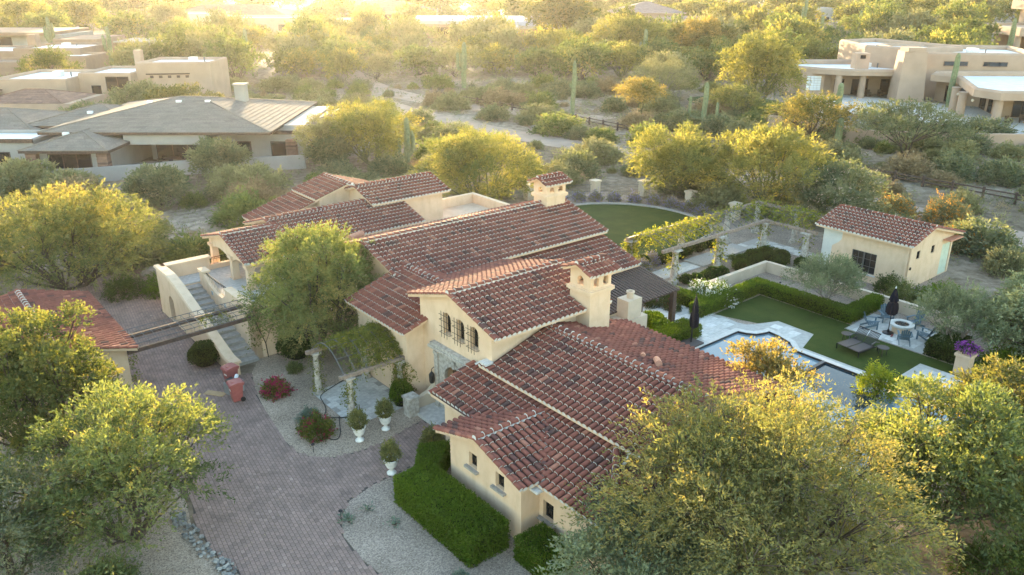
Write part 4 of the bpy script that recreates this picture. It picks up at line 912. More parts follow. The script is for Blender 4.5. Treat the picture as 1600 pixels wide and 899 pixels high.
def arch_rib(mb, a, b, h, n=7, r=.02):
    a = Vector(a); b = Vector(b); mb.tube([a.lerp(b, i / n) + Vector((0, 0, h * math.sin(math.pi * i / n))) for i in range(n + 1)], r, 4)
zr_ = PH + .22
for i in range(17): x = 25.0 + i * .72; m_ = MB(); arch_rib(m_, (x, 14.45, zr_), (x, 17.9, zr_), .55, r=.022); m_.build('rib', M['iron_grey'], pg)
for i in range(6): y = 10.5 + i * .72; m_ = MB(); arch_rib(m_, (36.5, y, zr_), (40.6, y, zr_), .55, r=.022); m_.build('rib', M['iron_grey'], pg)
for k in range(1, 4):
    f_ = k / 4; m_ = MB(); m_.tube([(25.0, 14.45 + 3.45 * f_, zr_ + .55 * math.sin(math.pi * f_)), (37, 14.45 + 3.45 * f_, zr_ + .55 * math.sin(math.pi * f_))], .018, 4); m_.tube([(36.5 + 4.1 * f_, 10.5, zr_ + .55 * math.sin(math.pi * f_)), (36.5 + 4.1 * f_, 15, zr_ + .55 * math.sin(math.pi * f_))], .018, 4); m_.build('purlin', M['iron_grey'], pg)
rv = np.random.default_rng(4); P = []
for i in range(1500):
    f_ = rv.random(); x = 25 + 15.4 * rv.random() ** .9; dens = .8 if x < 32 else .22
    if rv.random() > dens: continue
    P.append((x, 14.45 + 3.45 * (.12 + .88 * f_), zr_ + .55 * math.sin(math.pi * f_) + rv.normal() * .07))
for i in range(300): f_ = rv.random(); P.append((36.5 + 4.1 * f_, 10.5 + 4 * rv.random(), zr_ + .55 * math.sin(math.pi * f_) + .04))
for cx, cy_, n_ in ((26.0, 14.45, 70), (30.9, 14.45, 110), (25.2, 17.9, 260), (36.5, 14.45, 60), (36.5, 10.9, 30), (40.6, 17.9, 90)):
    for i in range(n_): t_ = rv.random() * 6.3; P.append((cx + .27 * math.cos(t_), cy_ + .27 * math.sin(t_), PH * rv.random() ** .7))
for i in range(260): P.append((25 + 8 * rv.random(), 17.9 - 1.2 * rv.random(), zr_ - .6 * rv.random()))
prop(link('vine', vine_mesh(P, M['lf_vine'], 3, 4, .17, .11, .36, (M['lf_bright'], .12), .5), pg), 'yellowing vine climbing over the ribs')
# entry pergola
ep = thing('entry_pergola', 'small arched pergola on carved stone columns thick with green vine by the front wall', 'pergola', E3(0, 0), ANG)
for x, y in ((-.45, 15.6), (-.45, 12.1), (2.3, 15.6), (2.3, 12.1)): column(ep, x, y, 2.35, r=.15)
for y in (15.6, 12.1): MB().bar((-.95, y, 2.44), (2.6, y, 2.44), .18, .18).build('beam', M['timber'], ep)
for i in range(6): x = -.7 + i * .62; m_ = MB(); arch_rib(m_, (x, 12.1, 2.53), (x, 15.6, 2.53), .95, 10, .028); m_.build('rib', M['iron_grey'], ep)
for f_ in (.2, .4, .6, .8): m_ = MB(); z = 2.53 + .95 * math.sin(math.pi * f_); m_.tube([(-.7, 12.1 + 3.5 * f_, z), (2.5, 12.1 + 3.5 * f_, z)], .016, 4); m_.build('purlin', M['iron_grey'], ep)
P = []
for i in range(1500):
    f_ = rv.random(); x = -.6 + 3.2 * rv.random() ** .55
    P.append((x, 12.1 + 3.5 * f_, 2.53 + .95 * math.sin(math.pi * f_) + rv.normal() * .09))
for cx, cy_, n_ in ((-.45, 12.1, 110), (-.45, 15.6, 80), (2.4, 12.0, 260)):
    for i in range(n_): t_ = rv.random() * 6.3; q = .2 + (.25 * rv.random() if cx > 1 else 0); P.append((cx + q * math.cos(t_), cy_ + q * math.sin(t_), 2.4 * rv.random()))
prop(link('vine', vine_mesh(P, M['lf_vine'], 6, 8, .10, .06, .3, None, .5), ep), 'dense green vine')
# iron trellis bridge from the garage to the stairs
tb = thing('trellis_bridge', 'long flat iron and timber trellis spanning the drive from garage to stairs', 'trellis', E3(0, 0), ANG)
za, zb = 2.75, 2.75
for y in (20.6, 22.5): MB().bar((-7.95, y, za), (-1.3, y + .35, zb), .14, .2).build('beam', M['timber_dark'], tb)
for y in (20.5, 21.6, 22.6): m_ = MB(); m_.tube([(-7.9, y, za + .38), (-1.4, y + .35, zb + .38)], .02, 4); m_.tube([(-7.9, y, za + .14), (-1.4, y + .35, zb + .14)], .016, 4); m_.build('rail', M['iron_grey'], tb)
for i in range(15):
    x = -7.8 + i * .455; dy = .35 * (x + 7.9) / 6.5; m_ = MB(); m_.tube([(x, 20.5 + dy, za + .14), (x, 20.5 + dy, za + .38), (x, 22.6 + dy, za + .38), (x, 22.6 + dy, za + .14)], .016, 4); m_.build('rung', M['iron_grey'], tb)
P = [(-3.9 + 1.6 * rv.random(), 21 + 1.5 * rv.random(), za + .05 + .25 * rv.random()) for i in range(90)] + [(-1.6 + .8 * rv.random(), 21.3 + .3 * rv.random(), 2.8 - 2.3 * rv.random() ** 1.6) for i in range(120)] + [(-7.75, 20.7 + .2 * rv.random(), 2.7 * rv.random()) for i in range(80)]
prop(link('vine', vine_mesh(P, M['lf_vine'], 8, 5, .10, .06, .25, None, .35), tb), 'sparse creeper')
m_ = MB(); m_.tube([(-.7, 21.25, 0), (-.75, 21.28, .9), (-1.0, 21.3, 1.7), (-1.3, 21.32, 2.7)], .03, 5); m_.tube([(-.75, 21.28, .9), (-.4, 21.3, 1.6), (-.1, 21.3, 1.9)], .02, 4); m_.build('vine_stem', M['bark'], tb)
# ------------------------------------------------------------------ garage and casita
def tiled_house(t, x0, x1, y0, y1, xr, zr, s, wx0, wx1, wy0, wy1):
    Tt = Tiles(); bd = MB()
    roof_plane(t, Tt, 'x', xr, zr, s, [(x0, y0), (xr, y0), (xr, y1), (x0, y1)]); roof_plane(t, Tt, 'x', xr, zr, -s, [(xr, y0), (x1, y0), (x1, y1), (xr, y1)])
    ridge(Tt, (xr, y0, zr + .03), (xr, y1, zr + .03), bd)
    for yy in (y0, y1): ridge(Tt, (x0, yy, zr - s * (xr - x0) + .02), (xr, yy, zr + .02), None, 1, 0); ridge(Tt, (x1, yy, zr - s * (x1 - xr) + .02), (xr, yy, zr + .02), None, 1, 0)
    bd.build('ridge_mortar', M['mortar'], t); prop(link('roof_tiles', Tt.mesh('roof_tiles'), t), kind='stuff')
ga = thing('garage', 'cream stucco garage with a red clay tile roof half hidden by a tree', 'garage', E3(0, 0), ANG)
tiled_house(ga, -14.4, -7.55, 20.3, 29.8, -10.95, 3.95, .285, -14, -8, 20.8, 29.3)
w_ = MB(); w_.ext([(-14, 0), (-7.95, 0), (-7.95, 2.95), (-10.95, 3.8), (-14, 2.93)], 'y', 20.8, 29.4); w_.build('wall', WM, ga)
for y in (22.3, 25.4): MB().box(-7.96, y, .02, -7.92, y + 2.5, 2.3).build('garage_door', M['door'], ga)
ca = thing('casita', 'small cream stucco guest house with clay tile roof beside the pergola', 'house', E3(0, 0), ANG)
tiled_house(ca, 36.15, 43.9, 3.1, 10.1, 39.1, 4.2, .27, 0, 0, 0, 0)
f = MB(); cz = lambda x: 4.2 - .15 - .27 * abs(x - 39.1)
CW = [rect_pts(5.6, 7.4, .62, 2.12)]
facade(f, [(3.5, -.02), (9.0, -.02), (9.0, cz(36.65)), (3.5, cz(36.65))], CW, (36.65, 0, 0), dY, nX, .3, .12)
f.ext([(36.95, -.02), (43.35, -.02), (43.35, cz(43.35)), (39.1, cz(39.1)), (36.95, cz(36.95))], 'y', 3.8, 9.7)
GW = [rect_pts(37.85, 38.35, 2.08, 2.66), rect_pts(40.0, 40.5, 2.05, 2.62), rect_pts(41.75, 43.15, .02, 2.35)]
facade(f, [(36.651, -.02), (43.35, -.02), (43.35, cz(43.35)), (39.1, cz(39.1)), (36.651, cz(36.65))], GW, (0, 3.5, 0), (1, 0), (0, -1), .3, .12); f.build('wall', WM, ca)
f = MB(); facade(f, [(9.0, -.02), (9.7, -.02), (9.7, cz(36.65)), (8.25, cz(36.65) - .003), (8.3, 2.6), (8.5, 2.35), (8.95, 2.0)], [], (36.645, 0, 0), dY, nX, .02, .01); f.box(36.646, 9.0, -.02, 36.95, 9.7, cz(36.65)); f.build('primer_patch', M['stucco_primer'], ca)
w_ = deep_window((36.65, 0, 0), dY, nX, 5.6, 7.4, .62, 2.12, ca, False, 3, 4, .10, M['iron_grey'])
MB().box(36.60, 6.46, .63, 36.66, 6.54, 2.11).build('mullion', M['iron_grey'], w_); sill(ca, (36.65, 0, 0), dY, nX, 5.5, 7.5, .6, M['mortar'], .1)
for a_ in (37.85, 40.0): deep_window((0, 3.5, 0), (1, 0), (0, -1), a_, a_ + .5, 2.07, 2.64, ca, False, 2, 1, .10)
for a_ in (41.76, 42.46): MB().box(a_, 3.57, .03, a_ + .68, 3.61, 2.33).build('door', M['mint'], ca)
MB().bar((41.6, 3.2, 2.75), (43.6, 3.2, 2.7), .5, .1).build('door_hood', M['terracotta'], ca)
MB().box(37.1, 3.42, 1.5, 37.22, 3.5, 1.68).build('wall_light', M['iron'], ca)
# ------------------------------------------------------------------ hedges
hedge('clipped_hedge', 'large bright green box hedge along the near gable wall', [(-2.3, .1), (-.55, .1), (-.55, 4.85), (.95, 6.0), (-.2, 6.55), (-1.25, 5.2), (-2.3, 5.2)], 1.25, 'lf_hedge', 'hedge_core', dens=1150, ln=.085, wd=.052, seed=2, fuzz=.06)
hedge('clipped_hedge', 'short square hedge block at the corner below the side window', [(-.75, -2.2), (.55, -2.2), (.55, -.55), (-.75, -.55)], 1.0, 'lf_hedge', 'hedge_core', dens=1400, ln=.075, wd=.045, seed=3)
hedge('clipped_hedge', 'long low hedge zigzagging round the pool lawn', [(22.5, 9.35), (28.9, 9.45), (28.85, 2.95), (33.0, 3.0), (33.0, 3.75), (29.75, 3.7), (29.8, 10.3), (22.5, 10.2)], .75, 'lf_hedge', 'hedge_core', dens=520, ln=.11, wd=.07, seed=4)
hedge('clipped_hedge', 'low hedge behind the closed umbrella beside the white flowers', [(21.2, 13.3), (23.3, 13.3), (23.3, 10.25), (24.15, 10.25), (24.15, 14.2), (21.2, 14.2)], .75, 'lf_hedge', 'hedge_core', dens=520, ln=.11, wd=.07, seed=5)
hedge('clipped_hedge', 'T shaped hedge on the pale pool terrace', [(14.6, 7.6), (20.3, 7.6), (20.3, 8.9), (19.1, 8.9), (19.9, 10.6), (19.3, 11.2), (17.9, 8.9), (14.6, 8.9)], .75, 'lf_hedge', 'hedge_core', dens=560, ln=.11, wd=.07, seed=6)
hedge('clipped_hedge', 'small dark hedge block at the edge of the fire pit patio', [(28.1, -3.6), (30.6, -3.4), (30.6, -1.9), (28.1, -2.0)], .85, 'lf_box', 'box_core', dens=520, ln=.11, wd=.07, seed=7)
# ------------------------------------------------------------------ outdoor fireplace
of = thing('outdoor_fireplace', 'stepped cream stucco outdoor fireplace beside the slat roof', 'fireplace', E3(15.2, 8.75), ANG)
MB().box(-.95, -.5, 0, .95, .55, 2.35).build('hearth', M['stucco_pale'], of); MB().box(-.55, -.38, 2.351, .55, .45, 3.45).build('stack', M['stucco_pale'], of)
MB().lathe([(.2, 3.451), (.2, 3.75), (.24, 3.76), (.24, 3.85), (.16, 3.85), (.15, 3.7)], 12).build('flue', M['stucco_pale'], of)
MB().box(1.0, -.6, 0, 2.2, .5, .5).build('bench', M['coping'], of)
NTH = ['first', 'second', 'third', 'fourth', 'fifth', 'sixth', 'seventh', 'eighth', 'ninth', 'tenth', 'eleventh', 'twelfth', 'thirteenth', 'fourteenth', 'fifteenth', 'sixteenth']
# ------------------------------------------------------------------ garden furniture and small things
def closed_canopy(mb, z0, z1, r, n=16, seed=1):
    rg = random.Random(seed); prof = [(0, r * .55), (.06, r * .95), (.25, r), (.45, r * .8), (.5, r * .55), (.55, r * .75), (.8, r * .5), (.96, r * .2), (1, .03)]
    vs = []; k = len(prof)
    for t, q in prof:
        for j in range(n): a = 2 * math.pi * j / n; w = q * (1.12 if j % 2 else .72) * rg.uniform(.93, 1.07); vs.append((w * math.cos(a), w * math.sin(a), z0 + (z1 - z0) * t))
    mb.add(vs, [(i * n + j, i * n + (j + 1) % n, (i + 1) * n + (j + 1) % n, (i + 1) * n + j) for i in range(k - 1) for j in range(n)] + [tuple(range(n - 1, -1, -1)), tuple(range((k - 1) * n, k * n))]); return mb
u1 = thing('patio_umbrella', 'closed black cantilever umbrella on a square base at the pool edge', 'umbrella', E3(18.85, 7.15), ANG)
MB().box(-.52, -.52, .02, .52, .52, .26).build('base', M['sling'], u1); MB().tube([(0, 0, .26), (0, 0, 2.75)], .045, 8).build('pole', M['steel_dark'], u1)
closed_canopy(MB(), 1.05, 3.0, .26, seed=2).build('canopy', M['fabric_black'], u1, (.28, .1, 0)); MB().tube([(0, 0, 2.7), (.28, .1, 3.02)], .03, 6).build('arm', M['steel_dark'], u1); MB().tube([(.28, .1, .95), (.28, .1, 3.15)], .025, 6).build('canopy_pole', M['steel_dark'], u1)
u2 = thing('patio_umbrella', 'closed black market umbrella beside the fire pit', 'umbrella', E3(29.35, .75), ANG)
MB().lathe([(.32, .04), (.32, .1), (.08, .14), (.05, .3)], 16).build('base', M['steel_dark'], u2); MB().tube([(0, 0, .1), (0, 0, 2.95)], .025, 8).build('pole', M['steel_dark'], u2); closed_canopy(MB(), 1.25, 2.9, .32, seed=4).build('canopy', M['fabric_black'], u2); MB().lathe([(.03, 2.9), (.05, 2.95), (.01, 3.05)], 8).build('finial', M['mortar'], u2)
fpit = thing('fire_pit', 'round tan fire pit with a pale stone rim and dark glass bed', 'fire pit', E3(30.1, .35))
MB().lathe([(.5, .03), (.52, .45), (.48, .5)], 24).build('drum', M['stucco'], fpit)
ri = MB(); n = 28
for r0_, r1_, z0_, z1_ in ((.42, .70, .5, .6),):
    vs = [(r * math.cos(2 * math.pi * j / n), r * math.sin(2 * math.pi * j / n), z) for r, z in ((r0_, z0_), (r1_, z0_), (r1_, z1_), (r0_, z1_)) for j in range(n)]
    ri.add(vs, [(k * n + j, k * n + (j + 1) % n, ((k + 1) % 4) * n + (j + 1) % n, ((k + 1) % 4) * n + j) for k in range(4) for j in range(n)])
ri.build('rim', M['coping'], fpit); gl = MB(); rg = random.Random(2); gl.lathe([(.42, .5), (.42, .54)], 20)
for i in range(60): a = rg.random() * 6.3; q = .38 * math.sqrt(rg.random()); gl.sphere((q * math.cos(a), q * math.sin(a), .55), rg.uniform(.025, .045), 5, 3, .2, rg)
gl.build('fire_glass', M['glass'], fpit)
def adirondack(label, x, y, face):
    t = thing('adirondack_chair', label, 'chair', E3(x, y, .045), ANG + face, 'slate blue chairs round the fire pit')
    bp = M['blue_paint']           # faces +x
    for i in range(5): q = i / 4; MB().bar((.30 - q * .44, -.28, .36 - q * .10), (.30 - q * .44, .28, .36 - q * .10), .10, .022).build('seat_slat', bp, t)
    for j in range(5):
        yy = -.22 + j * .11; top = 1.0 - .05 * abs(j - 2); MB().bar((-.17, yy * .85, .24), (-.44, yy, top), .09, .02).build('back_slat', bp, t)
    for s in (-1, 1):
        MB().bar((.33, s * .31, 0), (.33, s * .31, .54), .035, .09).build('front_leg', bp, t); MB().bar((.34, s * .29, .33), (-.52, s * .29, .02), .03, .10).build('rear_leg', bp, t)
        MB().bar((.42, s * .34, .56), (-.38, s * .34, .56), .12, .025).build('armrest', bp, t)
    MB().bar((-.36, -.31, .53), (-.36, .31, .53), .04, .05).build('cross_rail', bp, t); return t
for lab, x, y, a in (('blue slatted chair half behind the closed fire pit umbrella', 29.3, 1.85, -.9), ('blue slatted chair against the stucco wall right of the umbrella', 31.0, 1.75, -2.3),
                     ('blue slatted chair partly under the olive branches at the fire pit', 31.55, .2, 2.9), ('blue slatted chair with its back to the lawn at the fire pit', 28.75, -.5, .55), ('blue slatted chair turned sideways on the right of the fire pit', 30.1, -1.1, 1.6)): adirondack(lab, x, y, a)
shoes = thing('pair_of_shoes', 'pair of red brown sandals on the patio under the umbrella', 'shoes', E3(29.0, .35, .045), ANG)
for dx in (0, .17): m_ = MB(); m_.sphere((dx, dx * .3, .04), (.14, .05, .04), 8, 5); m_.build('shoe', M['bin'], shoes)
ch = thing('double_chaise', 'wide dark double chaise lounge with slatted back on the lawn', 'chaise', E3(25.9, .75, .02), ANG + R(-8))
for s in (-1, 1):
    y = s * .72; m_ = MB(); m_.bar((-1.0, y, .3), (.85, y, .3), .05, .06); m_.build('side_rail', M['steel_dark'], ch)
    for x in (-.95, .75): MB().bar((x, y, 0), (x, y, .3), .05, .05).build('leg', M['steel_dark'], ch)
    MB().tube([(.1, y, .3), (.12, y, .56), (.45, y, .62), (.8, y, .52)], .035, 6).build('armrest', M['iron_grey'], ch)
for s in (-1, 1): MB().box(-1.0, s * .37 - .33, .33, .35, s * .37 + .33, .36).build('sling_seat', M['sling'], ch)
for s in (-1, 1):
    bk = MB()
    for i in range(9): yy = s * .37 - .3 + i * .075; bk.bar((.36, yy, .36), (.86, yy, .98), .035, .02)
    bk.bar((.36, s * .37 - .34, .36), (.36, s * .37 + .34, .36), .04, .04); bk.bar((.87, s * .37 - .34, .99), (.87, s * .37 + .34, .99), .05, .05); bk.build('backrest', M['steel_dark'], ch)
def side_table(label, x, y):
    t = thing('side_table', label, 'table', E3(x, y, .02), 0, 'round tables beside the chaise'); MB().lathe([(.30, .48), (.32, .49), (.32, .515), (.30, .52)], 22).build('table_top', M['sling'], t)
    for k in range(3): a = 2.1 * k; MB().bar((.22 * math.cos(a), .22 * math.sin(a), .48), (.24 * math.cos(a), .24 * math.sin(a), 0), .03, .03).build('leg', M['steel_dark'], t)
side_table('small round side table left of the double chaise', 26.35, 1.75); side_table('small round side table right of the double chaise', 26.15, -.55)
# wheelie bins
def bin_(label, x, y, rz, lid=0):
    t = thing('wheelie_bin', label, 'bin', E3(x, y, .035), ANG + rz, 'maroon wheelie bins at the foot of the stairs'); b = MB()
    b.add([(sx * (.27 if k else .21), sy * (.31 if k else .22), .95 if k else .05) for k in (0, 1) for sx, sy in ((-1, -1), (1, -1), (1, 1), (-1, 1))], [(3, 2, 1, 0), (0, 1, 5, 4), (1, 2, 6, 5), (2, 3, 7, 6), (3, 0, 4, 7)]); b.build('body', M['bin'], t)
    b = MB(); b.box(-.31, -.35, .90, .31, .35, .97); b.build('rim', M['bin'], t)
    b = MB(); b.ext([(-.36, .972), (.37, .972), (.33, 1.06), (.05, 1.10), (-.30, 1.05)], 'x', -.32, .32); b.box(-.1, -.2, 1.07, .1, -.05, 1.1)
    b.build('lid', M['bin'], t, (0, 0, 0)); MB().tube([(-.25, .40, .98), (.25, .40, .98)], .02, 6).build('handle', M['bin'], t)
    for s in (-1, 1): m_ = MB(); m_.tube([(s * .22, .24, .12), (s * .29, .24, .12)], .12, 14); m_.build('wheel', M['rubber'], t)
    m_ = MB(); m_.box(-.12, -.292, .62, .12, -.285, .70); m_.build('emblem', M['white'], t); return t
bin_('maroon wheelie bin standing nearest the driveway with a pale emblem', -4.0, 17.5, R(-95)); bin_('maroon wheelie bin behind the other, with junk piled before it', -3.55, 19.35, R(-80))
jk = thing('junk_box', 'grey open box of discarded parts between the two bins', 'box', E3(-3.75, 18.45, .035), ANG + .3)
MB().box(-.4, -.3, 0, .4, .3, .62).build('crate', M['grey_plastic'], jk); m_ = MB(); m_.box(-.34, -.2, .62, .05, .2, .8); m_.build('appliance', M['steel_dark'], jk); m_ = MB(); m_.tube([(.05, -.1, .7), (.35, .15, .76)], .1, 8); m_.build('canister', M['white'], jk)
m_ = MB(); m_.box(-.55, -.2, 0, .55, .2, .03); o = prop(m_.build('cardboard_sheet', M['cardboard'], None, E3(-4.6, 18.9, .04), ANG + 2.2), 'flat brown cardboard lying on the pavers beside the bins', 'cardboard')
# urns
def urn(label, x, y, seed, h=1.0, plant=True):
    t = thing('planter_urn', label, 'planter', E3(x, y, .03), 0, 'white urns along the entry walk')
    MB().lathe([(.20, 0), (.21, .06), (.12, .12), (.08, .2), (.10, .27), (.20, .34), (.265, .5), (.28, .66), (.33, .70), (.34, .75), (.29, .75), (.26, .66)], 20).build('urn', M['urn'], t, smooth=True)
    MB().lathe([(.26, .64), (.26, .67)], 14).build('soil', M['soil'], t)
    st = MB(); st.tube([(0, 0, .66), (.02, .01, .85), (0, 0, 1.0)], [.035, .03, .02], 6)
    for k in range(7): a = k * .9; st.tube([(0, 0, .85), (.12 * math.cos(a), .12 * math.sin(a), 1.05), (.24 * math.cos(a), .24 * math.sin(a), 1.3)], [.015, .01, .005], 4)
    st.build('stems', M['bark'], t)
    link('foliage', bush_mesh(M['lf_palo'], seed, .85, .40, 420, 6, .08, .045, .16, .1, None, .35), t, (0, 0, .82))
urn('white urn with a leafy shrub nearest the entry pergola column', -1.1, 10.25, 3); urn('white urn with a leafy shrub by the corner of the stone patio', .35, 10.35, 4); urn('white urn with a leafy shrub at the tip of the big hedge', -1.35, 7.05, 5)
def shrub(name, label, x, y, h, r, leaf, seed, tw=500, per=6, ln=.09, wd=.05, tl=.2, flower=None, cat='shrub', group=None, tone=.42, est=True, z=.0, sub='foliage', dome=1.0):
    p = E3(x, y, z) if est else (x, y, z); t = thing(name, label, cat, p, seed * .7, group); link(sub, bush_mesh(M[leaf], seed, h, r, tw, per, ln, wd, tl, .1, flower, tone, dome), t)
    st = MB(); rg = random.Random(seed)
    for k in range(7): a = rg.random() * 6.3; st.tube([(0, 0, -.03), (.3 * r * math.cos(a), .3 * r * math.sin(a), h * .4), (.75 * r * math.cos(a), .75 * r * math.sin(a), h * .72)], [.03, .02, .008], 4)
    st.build('stems', M['bark'], t); return t
shrub('entry_shrub', 'feathery yellow green shrub by the door step behind the hedge', 1.2, 7.75, 1.1, .55, 'lf_palo', 21, 500)
shrub('flowering_shrub', 'shrub half covered in magenta blooms near the bins', -2.2, 16.9, .95, .75, 'lf_vine', 31, 560, 6, .10, .07, .2, (M['fl_red'], .42), tone=.3)
shrub('flowering_shrub', 'loose bush with scattered red flowers beside the blue green sage', -2.35, 12.0, 1.0, .85, 'lf_vine', 32, 620, 6, .11, .06, .25, (M['fl_red'], .13), tone=.25)
shrub('sage_shrub', 'rounded blue green sage bush against the red flowering bush', -2.1, 13.25, .8, .6, 'lf_teal', 33, 700, 6, .07, .035, .14)
shrub('low_shrub', 'low dark green tuft on the gravel near the entry column', -.3, 18.7, .5, .42, 'lf_mesq', 34, 260)
shrub('sage_shrub', 'small round sage bush at the foot of the big hedge', -3.1, -.35, .6, .45, 'lf_teal', 35, 500, 6, .06, .03, .12, tone=.35)
shrub('agave', 'small blue green agave beside the path light', -4.4, 5.3, .22, .22, 'lf_teal', 36, 40, 2, .2, .06, .1, cat='succulent')
shrub('agave', 'tiny blue green agave in the middle of the pale gravel', -3.1, 4.0, .15, .18, 'lf_teal', 37, 30, 2, .15, .05, .1, cat='succulent')
shrub('agave', 'tiny agave on the gravel near the paver edge', -3.4, 5.5, .15, .18, 'lf_teal', 38, 30, 2, .15, .05, .1, cat='succulent')
# clipped round shrubs
def ball(name, label, x, y, r, h, leaf, seed, group=None, dens=420, ln=.09, wd=.06):
    t = thing(name, label, 'shrub', E3(x, y), seed, group); rng = np.random.default_rng(seed); n = int(dens * 4 * r * h * 2)
    d = unit(rng.normal(size=(n, 3))); d[:, 2] = np.abs(d[:, 2]) * 1.0 - .25 * (rng.random(n) < .3); P = d * np.array([r, r, h * .62]) * (1 + .05 * np.sin(d[:, :1] * 9) + rng.uniform(-.09, .04, n)[:, None]) + np.array([0, 0, h * .42]); P[:, 2] = np.maximum(P[:, 2], .03)
    V = leaf_quads(P, unit(d + rng.normal(size=d.shape) * .6), ln, wd, rng); link('foliage', quads_mesh('foliage', V, 4, M[leaf], np.clip(.45 + rng.normal(size=n) * .2, 0, 1)), t)
    c = MB(); c.sphere((0, 0, h * .42), (r * .86, r * .86, h * .5), 12, 8); c.build('branches', M['box_core'], t); return t
ball('clipped_shrub', 'big round clipped shrub under the courtyard tree', .6, 20.3, 1.0, 1.5, 'lf_box', 3, dens=700, ln=.08)
ball('clipped_shrub', 'dark drooping shrub against the outer stair wall', -3.75, 22.6, .8, 1.3, 'lf_box', 4, dens=600, ln=.08)
ball('clipped_shrub', 'round potted shrub inside the entry pergola', 2.2, 11.9, .55, 1.3, 'lf_hedge', 6, dens=600, ln=.09)
ball('clipped_shrub', 'round dark shrub at the garage corner', -8.3, 19.3, .6, .9, 'lf_box', 7, dens=600)
lab = ['boxwood ball in the bed between garden path and low wall', ]
rg = random.Random(12); k = 0
for (x, y, r, h) in sorted([(27.2, 13.4, .5, .7), (28.1, 13.2, .55, .75), (28.9, 13.3, .55, .8), (29.6, 13.1, .5, .75), (26.7, 13.9, .45, .6), (31.6, 12.9, .6, .9), (32.6, 13.6, .6, .85), (33.4, 12.9, .6, .8), (34.2, 13.7, .65, .9), (34.9, 12.7, .6, .8), (35.6, 13.6, .6, .85), (35.2, 11.9, .55, .7), (34.3, 11.6, .5, .7), (36.0, 12.4, .55, .8), (35.9, 10.7, .5, .7)]):
    ball('boxwood_ball', 'dark boxwood ball between low wall and pergola path, %s counting from the slat roof' % NTH[k], x, y, r * .95, h, 'lf_box', 40 + k, 'boxwood balls below the pergola', dens=300, ln=.12, wd=.08); k += 1
for (x, y, r, h) in [(25.6, 18.3, .55, .8), (27.0, 18.2, .5, .8), (28.6, 17.7, .5, .75), (29.6, 17.8, .55, .8), (30.6, 17.6, .5, .75), (31.8, 17.9, .55, .8), (33.0, 17.8, .55, .8), (34.4, 17.9, .55, .85)]:
    ball('boxwood_ball', 'dark boxwood ball between pergola path and big lawn, %s counting from the villa' % NTH[k - 15], x, y, r * .95, h, 'lf_box', 40 + k, 'boxwood balls by the lawn', dens=300, ln=.12, wd=.08); k += 1
for (x, y, s) in ((32.4, 14.0, 21), (36.0, 13.2, 22)): 
    t = thing('sago_palm', 'dark sago palm with arching fronds %s' % ('left of the middle pergola column' if s == 21 else 'beside the corner pergola column'), 'palm', E3(x, y)); rng = np.random.default_rng(s); P = []; D = []
    for q in range(30):
        a = q * 2.4; el = .35 + .9 * rng.random(); d = np.array([math.cos(a) * math.cos(el), math.sin(a) * math.cos(el), math.sin(el)])
        for j in range(16): u_ = j / 15; p = d * u_ * .95 + np.array([0, 0, .35 - .45 * u_ * u_]); sd_ = unit(np.cross(d, [0, 0, 1.0])); P += [p, p]; D += [unit(d * .5 + sd_), unit(d * .5 - sd_)]
    V = leaf_quads(np.array(P), np.array(D), .2, .035, rng); link('fronds', quads_mesh('fronds', V, 4, M['lf_dark'], np.clip(.5 + rng.normal(size=len(P)) * .15, 0, 1)), t); MB().lathe([(.16, 0), (.2, .2), (.12, .38)], 10).build('trunk', M['bark'], t)
shrub('white_rose_bush', 'wide green bush dotted with white roses behind the closed umbrella', 25.6, 11.0, 1.15, 2.0, 'lf_hedge', 51, 1700, 5, .12, .085, .22, (M['fl_white'], .30))
for i, (x, y) in enumerate(((21.6, 12.6), (22.4, 12.2), (22.2, 11.3))): shrub('rose_bush', 'low reddish rose bush inside the hedge corner, %s from the umbrella' % NTH[2 - i], x, y, .55, .5, 'lf_dark', 55 + i, 220, 6, .09, .06, .2, (M['fl_red'], .04), group='low roses by the terrace')
# hose, lights, stones
rg = random.Random(5)
hp = [(2.0, 16.3), (.6, 15.8), (-.6, 15.3), (-.75, 14.6), (-.95, 13.8), (-1.4, 13.2), (-1.1, 12.8), (-.5, 12.4), (.1, 12.2)]
o = prop(MB().tube([(x, y, .07) for x, y in smooth(hp, 2)[:-4]], .022, 6).build('garden_hose', M['rubber'], None, E3(0, 0), ANG), 'black garden hose snaking round the entry pergola columns', 'hose')
hp = [(-.6, 13.2), (-1.1, 12.2), (-1.5, 11.3), (-1.9, 10.9), (-2.2, 11.3), (-2.0, 11.8)]
o = prop(MB().tube([(x, y, .05) for x, y in smooth(hp, 2)[:-4]], .02, 6).build('garden_hose', M['rubber'], None, E3(0, 0), ANG), 'loop of black hose on the gravel behind the red flowering bush', 'hose')
for (x, y, lb) in ((-4.55, 5.6, 'dark metal path light at the edge of the pale gravel island'), (-3.2, 10.7, 'dark metal path light where the gravel bed meets the pavers'), (30.9, 9.2, 'small dark spotlight on the raked gravel by the low wall'), (31.6, 7.6, 'small dark garden spotlight on the gravel farther from the hedge corner')):
    t = thing('path_light', lb, 'garden light', E3(x, y, .02)); MB().tube([(0, 0, 0), (0, 0, .42)], .014, 6).build('stake', M['iron'], t); MB().lathe([(.085, .40), (.09, .42), (.03, .47), (.015, .48)], 12).build('lamp_hood', M['iron'], t)
sb = thing('stone_border', 'curved border of loose grey river stones along the driveway edge', 'border', E3(0, 0), ANG)
sm_ = []
for k in range(6):
    m_ = MB(); m_.tone = k / 5; m_.sphere((0, 0, .05), (.11, .085, .07), 7, 4, .22, rg); sm_.append(m_.mesh('stone', M['cobble']))
